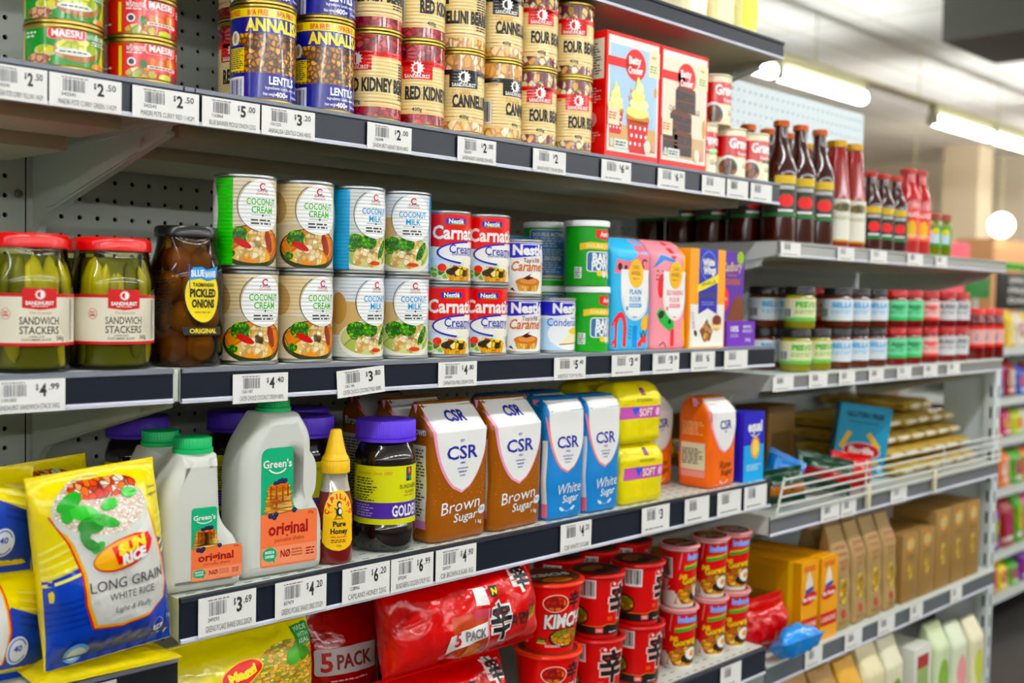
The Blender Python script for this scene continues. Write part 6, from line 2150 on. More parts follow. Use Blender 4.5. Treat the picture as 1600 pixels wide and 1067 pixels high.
# ---- noodle cups
ck, cs_, ci = noodle_cup('kimchi'), noodle_cup('shin'), noodle_cup('indo')
NC = 'noodle cups'
Y = YFR + .052
xk = xat(857, Y, ZD + .16)
place(ck, (xk, Y, ZD + .0007), rad(-20), 'orange-red kimchi noodle cup at the bottom of its stack', 'cup', 'kimchi cups')
place(ck, (xk + .001, Y, ZD + .0007 + .1090), rad(-20), 'orange-red kimchi noodle cup standing on top', 'cup', 'kimchi cups')
xa = max(xat(933, Y, ZD + .1), xk + .102); xb_ = max(xat(997, Y, ZD + .1), xa + .0945)
for x, w_ in ((xa, 'left'), (xb_, 'right')):
    place(cs_, (x, Y, ZD + .0007), rad(-26 if w_ == 'left' else -10), 'red noodle cup with big black character, %s one of the lower pair' % w_, 'cup', 'spicy noodle cups')
    place(cs_, (x - .004, Y, ZD + .0007 + .1050), rad(-2 if w_ == 'left' else 8), 'red noodle cup with big black character, %s one of the upper pair' % w_, 'cup', 'spicy noodle cups')
xi = [max(xat(1060, Y, ZD + .1), xb_ + .0845)]
xi += [max(xat(1108, Y, ZD + .1), xi[0] + .0745), ]
xi += [max(xat(1150, Y, ZD + .1), xi[1] + .0745)]
for x, w_, r0, r1 in zip(xi, ('nearest', 'middle', 'farthest'), (-34, -30, -34), (-6, -36, -34)):
    place(ci, (min(x, SEAM1 - .040), Y, ZD + .0007), rad(r0), 'red and white noodle cup with fried egg, %s of the lower three' % w_, 'cup', 'fried noodle cups')
    place(ci, (min(x, SEAM1 - .040) - .002, Y, ZD + .0007 + .1100), rad(r1), 'red and white noodle cup with fried egg, %s of the upper three' % w_, 'cup', 'fried noodle cups')
for i, (pr_, dx) in enumerate(((cs_, .0), (cs_, .095), (cs_, .19))):
    for k in (0, 1):
        place(pr_, (xa + dx + .02, Y + .106, ZD + .0007 + .105 * k), rad(10), 'red noodle cup in the second row in the shade, %s %s' % (('left', 'middle', 'right')[i], ('lower', 'upper')[k]), 'cup', 'spicy noodle cups')

# ================================================================ next bay: sauces
DK = mat('#360a05', .1, coat=.6); RS = mat('#8e1c0c', .15, coat=.5); RD = mat('#b01414', .2, coat=.5); GJ = mat('#6e7a14', .15, coat=.5)
def tomato_label(R, z0, z1, bg='#34332e'):
    a = Art().rect(-R * 2.2, z0, R * 1.9, z1, mat(bg, .4), 1)
    h = z1 - z0
    a.rect(-R * 2.2, z0 + h * .02, R * 1.9, z0 + h * .10, mat('#2c7a3a'), 2)
    a.rr(-R * .75, z1 - h * .16, R * .75, z1 + h * .05, .003, mat('#d8b838', .4), 2); a.rect(-R * .6, z1 - h * .30, R * .6, z1 - h * .20, mat('#b8b8b8'), 2)
    a.ell(0, z0 + h * .42, R * .52, h * .17, mat('#e8341c', .3), 2, 24); a.ell(-.002, z0 + h * .58, R * .2, h * .03, mat('#2c6a1c'), 3, 12); a.rect(-R * .5, z0 + h * .13, R * .5, z0 + h * .19, WHITE, 2)
    return a


b1 = sauce_bottle('sauce_bottle', .0315, .232, .0125, DK, mat('#b0562c', .3, .4), tomato_label(.0315, .048, .122))
Y = YFR + .040
NB = 'tall dark sauce bottles'
X1 = row([(b1, 1217, -35, .032, 'tall dark sauce bottle nearest the gravy canisters', 'bottle', NB), (b1, 1247, -35, .032, 'tall dark sauce bottle in the middle of the three', 'bottle', NB), (b1, 1277, -35, .032, 'tall dark sauce bottle beside the red passata bottles', 'bottle', NB)], Y, A2 + e)
n = 0
for r_ in (1, 2, 3, 4):
    for i, x in enumerate(X1):
        if r_ > 2 and i > 1: continue
        place(b1, (x + .004 * (r_ % 2), Y + .076 * r_, A2 + e), rad(-30), 'tall dark sauce bottle, %s in the row %s behind the front' % (('left', 'middle', 'right')[i], ('one', 'two', 'three', 'four')[r_ - 1]), 'bottle', NB)
pl = Art().rect(-.05, .012, .042, .098, mat('#e6e4d4', .5), 1)
pl.rect(-.05, .012, .042, .016, mat('#c8a83c'), 2); pl.text('MUTTI', 0, .080, .013, mat('#7a6a2c'), w=.042, L=2, bold=.02); pl.text('PASSATA', 0, .060, .008, mat('#9a8a5c'), w=.044, L=2); pl.ell(0, .082, .024, .010, mat('#dcd8b8'), 1)
b2 = sauce_bottle('passata_bottle', .0295, .218, .0175, RS, mat('#b88c38', .35, .4), pl, taper=True)
X2 = row([(b2, max(1304, 0), -30, .030, 'tall red passata bottle with gold cap and cream label, left one', 'bottle', 'passata bottles'), (b2, 1329, -30, .030, 'tall red passata bottle with gold cap and cream label, right one', 'bottle', 'passata bottles')], Y, A2 + e)
place(b2, (X2[0], Y + .075, A2 + e), 0, 'tall red passata bottle standing behind the front left one', 'bottle', 'passata bottles')
b3 = sauce_bottle('sauce_bottle', .026, .170, .011, DK, mat('#b03020', .35), tomato_label(.026, .024, .090, '#181612'))
row([(b3, 1358, -40, .0265, 'short dark sauce bottle beside the passata', 'bottle', 'short dark sauce bottles'), (b3, 1378, -40, .0265, 'short dark sauce bottle in the middle of three', 'bottle', 'short dark sauce bottles'), (b3, 1398, -40, .0265, 'short dark sauce bottle beside the bright red bottles', 'bottle', 'short dark sauce bottles')], Y, A2 + e)
tl = Art().rect(-.05, .03, .045, .10, mat('#e8604c', .4), 1); tl.rect(-.05, .078, .045, .10, mat('#e01c1c', .4), 2); tl.ell(0, .055, .012, .02, mat('#f0c040'), 2); tl.text('SAUCE', 0, .088, .010, WHITE, w=.04, L=3, bold=.04); tl.micro(-.02, .034, .02, .046, 2, WHITE, 3)
b4 = sauce_bottle('ketchup_bottle', .0285, .192, .016, RD, mat('#a80e18', .3), tl, sh=.6)
row([(b4, 1413, -40, .029, 'bright red sauce bottle with red cap, nearer one', 'bottle', 'bright red sauce bottles'), (b4, 1431, -40, .029, 'bright red sauce bottle with red cap, farther one', 'bottle', 'bright red sauce bottles')], Y, A2 + e)
gl = Art().rect(-.05, .022, .04, .070, mat('#3c8a28', .4), 1); gl.rect(-.012, .03, .012, .06, mat('#c8dce8'), 2); gl.ell(.002, .058, .010, .008, mat('#e0d040'), 3)
j5 = small_jar(.0255, .10, GJ, mat('#8a3a18', .35), gl)
row([(j5, 1453, -40, .026, 'small green jar near the far end of the sauce shelf', 'jar', 'green pesto jars'), (j5, 1469, -40, .026, 'small green jar at the far end of the sauce shelf', 'jar', 'green pesto jars')], Y, A2 + e)


def jl(R, bg, fg, t1, low=None):
    a = Art().rect(-R * 2.4, .016, R * 2.2, .060, mat(bg, .45), 1)
    a.text(t1, .0, .048, .010, mat(fg, .4), w=R * 1.5, L=3, bold=.05); a.micro(-R * .8, .028, R * .8, .040, 2, mat(fg, .4), 3)
    if low: a.rect(-R * 2.4, .016, R * 2.2, .023, mat(low, .4), 2)
    a.rect(-R * 1.7, .022, -R * .9, .042, WHITE, 2); a.bars(-R * 1.65, .024, -R * .95, .040, BLACK, n=8)
    return a


RJ = .0305; HJ = .083
bkl = mat('#18181a', .3); rdl = mat('#b01a20', .3)
jg = small_jar(RJ, HJ, mat('#8a8420', .2, coat=.4), bkl, jl(RJ, '#e4dfb4', '#3cae3c', 'PESTO', '#6cc060'))
jb = small_jar(RJ, HJ, mat('#5a2410', .2, coat=.4), bkl, jl(RJ, '#dfe6ea', '#4aa8dc', 'BELLA'))
jgn = small_jar(RJ, HJ, mat('#7a1410', .2, coat=.4), rdl, jl(RJ, '#7fd8a4', '#1f8a50', 'Leggo', '#2cb868'))
jr = small_jar(RJ, HJ, mat('#7a1410', .2, coat=.4), rdl, jl(RJ, '#efc8c0', '#e04a50', 'Leggo', '#e8504c'))
jw = small_jar(RJ, HJ, mat('#7a1410', .2, coat=.4), rdl, jl(RJ, '#dcdcdc', '#4a4a50', 'SUGO'))
YJ = YFR + .036
lo = [(jg, 1243, -30, 'green pesto jar with cream label, leftmost lower one'), (jg, 1275, -20, 'green pesto jar with cream label, second lower one'), (jb, 1307, -38, 'jar with white and blue label beside the pesto, lower tier'),
      (jb, 1335, -38, 'jar with white and blue label in the middle, lower tier'), (jb, 1363, -38, 'jar with white and blue label beside the green labels, lower tier'), (jgn, 1394, -42, 'red-lidded jar with green label, nearer one, lower tier'),
      (jgn, 1419, -42, 'red-lidded jar with green label, farther one, lower tier'), (jr, 1445, -42, 'red-lidded jar with pink label, lower tier'), (jw, 1472, -42, 'red-lidded jar with grey label, nearer one, lower tier'), (jw, 1493, -42, 'red-lidded jar with grey label, farther one, lower tier')]
up = [None, None, 'jar with white and blue label beside the pesto, upper tier', 'jar with white and blue label in the middle, upper tier', 'jar with white and blue label beside the green labels, upper tier', 'red-lidded jar with green label, nearer one, upper tier',
      'red-lidded jar with green label, farther one, upper tier', 'red-lidded jar with pink label, upper tier', 'red-lidded jar with grey label, nearer one, upper tier', 'red-lidded jar with grey label, farther one, upper tier']
XE = -9
X = row([(p_, px, rz, RJ + .0008, lab, 'jar', 'jars of sauce on the second shelf') for p_, px, rz, lab in lo], YJ, B2 + e)
up[0] = 'green pesto jar with cream label and barcode, upper tier'
for (p_, px, rz, lab), l2, x in zip(lo, up, X):
    if l2: place(p_, (x + (.012 if p_ is jg else 0), YJ, B2 + e + HJ + .0006), rad(rz - 3), l2, 'jar', 'jars of sauce on the second shelf')
for i in range(4):
    for k in (0, 1):
        place((jb, jb, jgn, jr)[i], (X[0] + .07 * i, YJ + .075, B2 + e + k * (HJ + .0006)), rad(-20), 'jar in the second row behind the pesto, %s, %s tier' % (('leftmost', 'second from left', 'third from left', 'fourth from left')[i], ('lower', 'upper')[k]), 'jar', 'jars of sauce on the second shelf')
tal = Art().rect(-.05, .03, .045, .085, mat('#e8b0a4', .4), 1); tal.text('7', 0, .06, .02, mat('#4a90d0'), L=2, bold=.05); tal.rect(-.05, .075, .045, .085, mat('#d83030'), 2); tal.rect(-.05, .03, .045, .038, mat('#d83030'), 2)
j6 = small_jar(.0285, .128, mat('#6a1410', .2, coat=.4), mat('#d8342c', .3), tal)
XE = X[-1] + RJ
row([(j6, 1519, -42, .029, 'tall red-lidded sauce jar near the right end of the jar shelf', 'jar', 'tall sauce jars'), (j6, 1535, -42, .029, 'tall red-lidded sauce jar second from the right end', 'jar', 'tall sauce jars'), (j6, 1550, -42, .029, 'tall red-lidded sauce jar at the very right end', 'jar', 'tall sauce jars')], YJ, B2 + e)

# ---- pasta shelf with wire front
t = thing('wire_rail', 'white wire front rail holding back the pasta packets', 'wire rail', (0, YFR - .0088, C2))
WR = mat('#d8d8d0', .35)
xa_, xz_ = SEAM1 + .012, SEAM2 - .004
mb = MB()
for k, z in enumerate((.004, .020, .036, .052, .068)):
    mb.tube([(xa_ + .010 * k * .6, 0, z), (xz_, 0, z)], .0022, WR, 6)
mb.build('rail_wires', t)
for x in (xa_, xa_ + .36, xa_ + .75, xz_):
    MB().tube([(x, .0025, 0), (x + (.028 if x == xa_ else 0), .0025, .072)], .0026, WR, 6).build('wire_post', t)
for x in (2.19, 2.52):
    MB().box(x, x + .014, -.004, .0048, -.03, .022, mat('#dcd8b8', .4), .002).build('clip', t)

SPG = None


def spag_mat():
    m = bpy.data.materials.new('spaghetti')
    m.use_nodes = True
    N, K = m.node_tree.nodes, m.node_tree.links
    b = N['Principled BSDF']; b.inputs['Roughness'].default_value = .18; b.inputs['Coat Weight'].default_value = .4
    tc = N.new('ShaderNodeTexCoord'); w = N.new('ShaderNodeTexWave'); w.inputs['Scale'].default_value = 60; w.inputs['Distortion'].default_value = 1.5; w.bands_direction = 'X'
    mp = N.new('ShaderNodeMapping'); mp.inputs['Scale'].default_value = (1, .05, 1)
    r = N.new('ShaderNodeValToRGB'); r.color_ramp.elements[0].color = lin('#9a7a34'); r.color_ramp.elements[1].color = lin('#d8bc6c')
    K.new(tc.outputs['Object'], mp.inputs[0]); K.new(mp.outputs[0], w.inputs['Vector']); K.new(w.outputs[0], r.inputs[0]); K.new(r.outputs[0], b.inputs['Base Color'])
    return m


SPG = spag_mat()


def spag():
    t = thing('spaghetti_packet')
    B = Brick([(0, .030, .008, 0), (.012, .036, .014, 0), (.13, .037, .0155, 0), (.24, .036, .014, 0), (.252, .030, .003, 0)], 3.2, .002, 20, 2)
    me = B.mesh(SPG).mesh('bag', 60)
    me.transform(Matrix.Rotation(-pi / 2, 4, 'X'))       # lying, long axis along +y
    obj('bag', me, t)
    mb = MB().box(-.026, .026, -.006, .003, -.004, .006, mat('#d8d2b8', .2, coat=.4, bump='film'), .002)
    mb.build('sealed_end', t)
    return t


sg = spag()
SG = 'spaghetti packets piled on the wire-fronted shelf'
k = 0
for col in range(6):
    x = 2.482 + col * .0765
    lay = (4, 4, 4, 5, 5, 4)[col]
    for j in range(lay):
        place(sg, (x + rng.uniform(-.0006, .0006), YFR + .036 + .022 * j + rng.uniform(0, .008), C2 + .0168 + j * .0322), 0,
              'long clear packet of spaghetti in the pile, %s layer, column %s from the left' % (('bottom', 'second', 'third', 'fourth', 'fifth')[j], ('first', 'second', 'third', 'fourth', 'fifth', 'sixth')[col]), 'packet', SG, rot=(0, 0, rad(rng.uniform(-.6, .6))))
# short yellow pasta packets at the left
PN = picture('penne', ['#d8a820', '#e4bc3c', '#c8981c', '#ecc850'], 60, '#8a6410', .15, coord='Object', rough=.2, stretch=(1, 1))
for i, (dx, dy, rz_) in enumerate(((.060, .150, -4), (.062, .235, 3), (.165, .19, 6))):
    Pw = Pillow(.105, .115, .050, .008, .003, 24, 40 + i)
    a = Art().poly([(-.03, .09), (.03, .095), (.03, .115), (-.03, .11)], mat('#2a8ac8', .3), 1); a.rect(.02, .095, .034, .112, mat('#e8e0d8', .3), 2)
    place(pillow('pasta_packet', Pw, PN, a), (SEAM1 + dx, YFR + dy, C2 + .001), 0, ('yellow pasta packet with blue tag at the left end of the wire shelf, front', 'yellow pasta packet behind the front left one on the wire shelf', 'yellow pasta packet behind the dark green packets')[i], 'packet', 'yellow pasta packets', rot=(rad(-4), rad(rz_), rad(-30)))
# the blue pasta box
w, h, d = .118, .158, .042
tb = mat('#3a94b8', .35)
a = Art().rect(-w / 2, 0, w / 2, h, tb, 1)
a.text('GLUTEN FREE', .0, h * .86, .011, mat('#14384c'), w=.086, L=2, bold=.05); a.text('PENNE RIGATE', .0, h * .75, .006, mat('#1c5470'), w=.066, L=2)
a.ell(.002, h * .34, .043, .020, mat('#e8e0dc'), 3, 30); a.ell(.002, h * .34, .041, .018, mat('#b8182c', .3), 4, 30); a.text('Barilla', .002, h * .34, .016, mat('#f0e0dc'), w=.058, L=5, bold=.04)
pn = mat('#e8b41c', .35)
a.line([(-.046, h * .36), (-.030, h * .60)], .011, pn, 3); a.line([(.012, h * .60), (.040, h * .40)], .011, pn, 3); a.line([(.0, h * .16), (.042, h * .19)], .010, pn, 3)
a.ell(.048, h * .12, .006, .008, mat('#d8e8ec'), 3)
s = Art().rect(-d / 2, 0, d / 2, h, tb, 1); s.line([(-.012, h * .62), (.010, h * .66)], .010, pn, 2); s.micro(-.014, h * .74, .014, h * .86, 3, mat('#14384c'), 2)
place(carton('pasta_box', w, d, h, tb, a, None, None, right=s), (xat(1352, YFR + .11, C2 + .08) - .020, YFR + .125, C2 + .010), 0, 'teal blue pasta box tilted among the loose packets', 'box', None, rot=(0, rad(7), rad(-48)))
# bright film packets in front
def loose(m, m2, w, h, T, sd, name='pasta_packet'):
    Pw = Pillow(w, h, T, .012, .009, 24, sd, px=2.4, pz=2.0)
    a = Art().rect(-w * .5, h * .3, w * .5, h * .55, m2, 1) if m2 else None
    return pillow(name, Pw, m, a)


gm = mat('#0c3a24', .15, coat=.5, bump='film'); bm2 = mat('#0f7cc8', .15, coat=.5, bump='film'); rm = mat('#c4141c', .15, coat=.5, bump='film')
for m_, m2, w, h, T, loc, rot, lab in ((gm, mat('#b06a1c', .2), .13, .068, .045, (SEAM1 + .085, YFR + .037, C2 + .009), (-4, -8, -30), 'dark green pasta packet at the left corner of the wire rail'),
                                       (bm2, None, .085, .070, .045, (SEAM1 + .175, YFR + .085, C2 + .028), (-20, 25, -40), 'bright blue pasta packet slumped against the wire rail'),
                                       (gm, mat('#a81420', .2), .13, .075, .05, (SEAM1 + .285, YFR + .050, C2 + .012), (-10, 12, -36), 'dark green and red pasta packet in front of the teal box'),
                                       (rm, mat('#d8483c', .2), .10, .075, .045, (SEAM1 + .385, YFR + .040, C2 + .008), (-6, 8, -30), 'red pasta packet lying behind the wire rail')):
    place(loose(m_, m2, w, h, T, int(w * 1000) + int(loc[0] * 100)), loc, 0, lab, 'packet', None, rot=tuple(rad(q) for q in rot))

for i, (x, yy, w, h) in enumerate(((1.98, .30, .13, .17), (2.13, .31, .13, .15), (2.29, .30, .12, .16))):
    kb = mat('#7a5a2c', .5)
    place(carton('food_carton', w, .09, h, kb, Art().rect(-w * .36, h * .2, w * .36, h * .62, mat('#5c4420', .5), 1)), (x, YFR + yy, C2 + e), 0, 'brown carton at the back of the wire-fronted shelf, %s' % ('left', 'middle', 'right')[i], 'box', 'brown cartons behind the pasta')
# ---- shelf below: yellow boxes, paper bags, brown boxes
def lasagne():
    w, h, d = .068, .168, .19
    ye = mat('#eca81c', .35)
    a = Art().rect(-w / 2, 0, w / 2, h, ye, 1)
    rd, bl = mat('#c41c2c', .35), mat('#2a4aa0', .35)
    a.rect(-w * .36, h * .88, w * .30, h * .95, mat('#d87838'), 2); a.text('San Remo', -.002, h * .56, .008, WHITE, w=.05, L=4, bold=.04); a.ell(-.002, h * .56, .030, .012, rd, 3, 24, rot=.15)
    a.poly([(-.018, h * .62), (.014, h * .65), (.010, h * .76), (-.004, h * .92), (-.014, h * .76)], mat('#e8e0d0'), 2); a.poly([(-.02, h * .61), (.016, h * .65), (.012, h * .70), (-.016, h * .67)], bl, 3)
    a.rect(-w / 2 + .001, h * .16, w / 2 - .001, h * .32, rd, 2); a.text('LASAGNE', 0, h * .24, .010, mat('#f0d0c0'), w=.056, L=3, bold=.03)
    s = Art().rect(-d / 2, 0, d / 2, h, mat('#d89a1c', .35), 1); s.rect(-d * .3, h * .1, d * .2, h * .9, mat('#c89428', .35), 2); s.micro(-d * .26, h * .2, d * .16, h * .8, 8, mat('#7a5410'), 3)
    s.rect(d * .34, 0, d * .40, h, mat('#f4c838'), 2)
    return carton('lasagne_box', w, d, h, ye, a, s)


lb = lasagne()
YL = YFR + .008
xl1 = xat(1266, YL, D2 + .08); 
for i, (x, y, lab) in enumerate(((xl1, YL + .097, 'yellow lasagne box with red bands, nearer one'), (xl1 + .074, YL + .094, 'yellow lasagne box with red bands, farther one'))):
    place(lb, (x, y, D2 + e), 0, lab, 'box', 'yellow lasagne boxes')
place(lb, (xl1 - .062 - .012, YL + .262, D2 + e), rad(1), 'yellow lasagne box in the back row at the left', 'box', 'yellow lasagne boxes')
KR = mat('#a88c60', .6)


def paperbag(h=.215, sd=0):
    w, d = .066, .055
    B = Brick([(0, w / 2 - .003, d / 2 - .003, 0), (.004, w / 2, d / 2, 0), (h * .70, w / 2, d / 2 - .004, 0), (h * .86, w / 2 - .001, d / 2 - .014, .004), (h, w / 2 - .002, .004, .008)], 6, .003, 24, sd)
    a = Art()
    rd = mat('#a8483c', .5); wn = picture('pastawin', ['#d8b84c', '#c8a030', '#e8d078', '#b88c28'], 130, '#8a6820', .15)
    a.rr(-w * .20, h * .25, w * .20, h * .50, .006, wn, 1)
    for z, t1, ww in ((.80, 'ARTISAN', .042), (.735, 'ORGANIC', .040), (.66, 'PASTA', .030), (.60, 'SPELT', .028)): a.text(t1, 0, h * z, .007, rd, w=ww, L=2)
    a.ell(0, h * .15, .010, .010, rd, 1, 20); a.micro(-.018, h * .05, .018, h * .09, 2, mat('#6a4a28'), 2)
    return bag('pasta_paper_bag', B, KR, a)


pb = paperbag()
xp = xl1 + .074 + .034 + .042
for i in range(4):
    place(pb, (xp + .073 * i, YL + .032, D2 + e), rad((-2, 2, -1, 1)[i]), 'brown paper pasta bag, %s from the yellow boxes' % ('first', 'second', 'third', 'fourth')[i], 'bag', 'brown paper pasta bags')
for i in range(3):
    place(pb, (xp + .045 + .075 * i, YL + .105, D2 + e), rad((6, -5, 4)[i]), 'brown paper pasta bag in the back row, %s' % ('left', 'middle', 'right')[i], 'bag', 'brown paper pasta bags')


def brownbox(h, name='pasta_carton'):
    w, d = .085, .11
    kb = mat('#957444', .55)
    a = Art().ell(0, h * .84, .020, h * .10, mat('#c8b47c', .5), 1); a.ell(0, h * .92, .012, .005, mat('#d89030'), 2); a.ell(0, h * .76, .012, .005, mat('#d89030'), 2)
    a.text('ORGANIC', 0, h * .66, .006, mat('#5a3a1c'), w=.05, L=2); a.rr(-.012, h * .30, .014, h * .58, .010, picture('pastawin', [], 1), 1)
    s = Art().rect(-d * .34, h * .12, d * .34, h * .88, mat('#7c6434', .55), 1); s.micro(-d * .3, h * .2, d * .3, h * .8, 10, mat('#5a4218'), 2); s.rect(-d * .3, h * .3, d * .1, h * .42, mat('#8c9a3c'), 3)
    return carton(name, w, d, h, kb, a, s)


bb1, bb2 = brownbox(.158), brownbox(.19)
xq = xp + .073 * 3 + .034 + .062
place(bb1, (xq, YL + .06, D2 + e), 0, 'low brown pasta carton beside the paper bags', 'box', 'brown pasta cartons')
place(bb1, (xq + .09, YL + .06, D2 + e), 0, 'low brown pasta carton beside the taller ones', 'box', 'brown pasta cartons')
for i in range(4):
    x = xq + .18 + .09 * i
    if x + .045 < SEAM2: place(bb2, (x, YL + .06, D2 + e), 0, 'tall brown pasta carton, %s toward the far end' % ('first', 'second', 'third', 'fourth')[i], 'box', 'brown pasta cartons')
place(loose(rm, None, .125, .105, .072, 77), (SEAM1 + .073, YFR + .047, D2 + .004), 0, 'shiny red packet lying in front of the yellow boxes', 'packet', None, rot=(rad(-6), rad(-8), rad(-20)))
place(loose(mat('#128ad8', .15, coat=.5, bump='film'), None, .115, .064, .052, 81), (SEAM1 + .082, YFR + .006, D2 + .026), 0, 'shiny blue packet slumped over the shelf edge below the red one', 'packet', None, rot=(rad(66), rad(-6), rad(-14)))
# ---- lowest shelf
for i, (x, w, h, c1, c2, lab) in enumerate(((1.97, .11, .300, '#b08850', '#8a6030', 'brown paper grain bag on the lowest shelf, leftmost'), (2.082, .10, .290, '#a88048', '#d8c8a0', 'brown grain bag second on the lowest shelf'), (2.186, .09, .285, '#d8a420', '#a86a20', 'yellow grain bag on the lowest shelf'),
                                            (2.285, .09, .295, '#e6dcb4', '#d88a50', 'cream grain bag with orange print on the lowest shelf'), (2.385, .09, .29, '#e2ddc0', '#7aa040', 'cream grain bag with green print on the lowest shelf'),
                                            (2.64, .09, .27, '#d4e0b8', '#88b050', 'pale green grain bag on the lowest shelf'), (2.75, .09, .25, '#dde4c8', '#e8a0a0', 'pale bag with pink print on the lowest shelf'), (2.86, .085, .24, '#e8e0c0', '#c8d060', 'cream bag at the far end of the lowest shelf'))):
    B = Brick([(0, w / 2 - .004, .030, 0), (.006, w / 2, .034, 0), (h * .8, w / 2, .030, 0), (h, w / 2 - .004, .006, .006)], 4.5, .003, 22, i)
    a = Art().ell(0, h * .5, w * .32, h * .2, mat(c2, .4), 1); a.micro(-w * .3, h * .15, w * .3, h * .26, 2, mat('#6a5a40'), 2)
    place(bag('grain_bag', B, mat(c1, .4, bump='film', amt=.5), a), (x, YFR + .03, E2 + e), 0, lab, 'bag')
place(carton('grain_box', .09, .10, .25, mat('#dcdcd0', .4), Art().rect(-.03, .06, .03, .2, mat('#9ab070', .4), 1).rect(-.03, .20, .03, .23, mat('#b03030', .4), 1)), (2.51, YFR + .045, E2 + e), 0, 'white grain box among the bags on the lowest shelf', 'box')
place(carton('candy_box', .06, .05, .30, mat('#d8186c', .4), Art().rect(-.02, .2, .02, .27, mat('#f08cb4', .4), 1)), (2.72, YFR + .20, E2 + e), rad(20), 'bright pink box at the back of the lowest shelf', 'box')

# ================================================================ price tickets
def ticket(p0, p1, zt, zb, price, name, code, where, tilt=0, Y=YFR - .0042, seed=0, dz=0):
    a0, a1 = xat(p0, Y, (zt + zb) / 2), xat(p1, Y, (zt + zb) / 2)
    w, h = a1 - a0, zt - zb
    t = thing('price_ticket', where, 'price tag', ((a0 + a1) / 2, Y, zb + dz), group='price tickets on the shelf edges', rot=(0, rad(tilt), 0))
    MB().box(-w / 2, w / 2, 0, .0005, 0, h, PAPER).build('card', t)
    a = Art()
    gy = mat('#6a6a6c', .6)
    if price:
        D, c = price.split('.') if '.' in price else (price, '')
        a.text(D, w * .20, h * .66, h * .36, INK, w=w * .095, L=2, bold=.03); a.text('$', w * .12, h * .76, h * .17, INK, w=w * .035, L=2); 
        if c: a.text('.' + c, w * .345, h * .76, h * .19, INK, w=w * .14, L=2, bold=.01)
    a.bars(-w * .32, h * .50, -w * .02, h * .86, mat('#77777a', .6), 2, seed + 3, 18)
    a.micro(-w * .34, h * .88, w * .06, h * .94, 1, gy, 2, seed)
    if code: a.text(code, -w * .34, h * .40, h * .10, gy, w=w * .19, L=2, al='l')
    if name: a.text(name, -w * .38, h * .17, h * .155, mat('#48484a', .6), w=w * .80, L=2, al='l', bold=-.004)
    else: a.micro(-w * .38, h * .12, w * .36, h * .22, 1, gy, 2, seed)
    a.build('print', t, on_front(-.0001), cu=None)
    return t


def tk(shelf, p0, p1, price, name, code, where, **k):
    zt, zb = {'A': (ZA - .0062, ZA - .0385), 'B': (ZB - .004, ZB - .037), 'B0': (ZB - .004, ZB - .036), 'C': (ZC - .003, ZC - .046), 'D': (ZD - .005, ZD - .046), 'C0': (ZC0 - .006, ZC0 - .048),
              'A2': (A2 - .001, A2 - .028), 'B2': (B2 - .002, B2 - .030), 'C2': (C2 - .002, C2 - .036), 'D2': (D2 - .003, D2 - .040)}[shelf]
    ticket(p0, p1, zt, zb, price, name, code, where, seed=int(p0) % 97, **k)


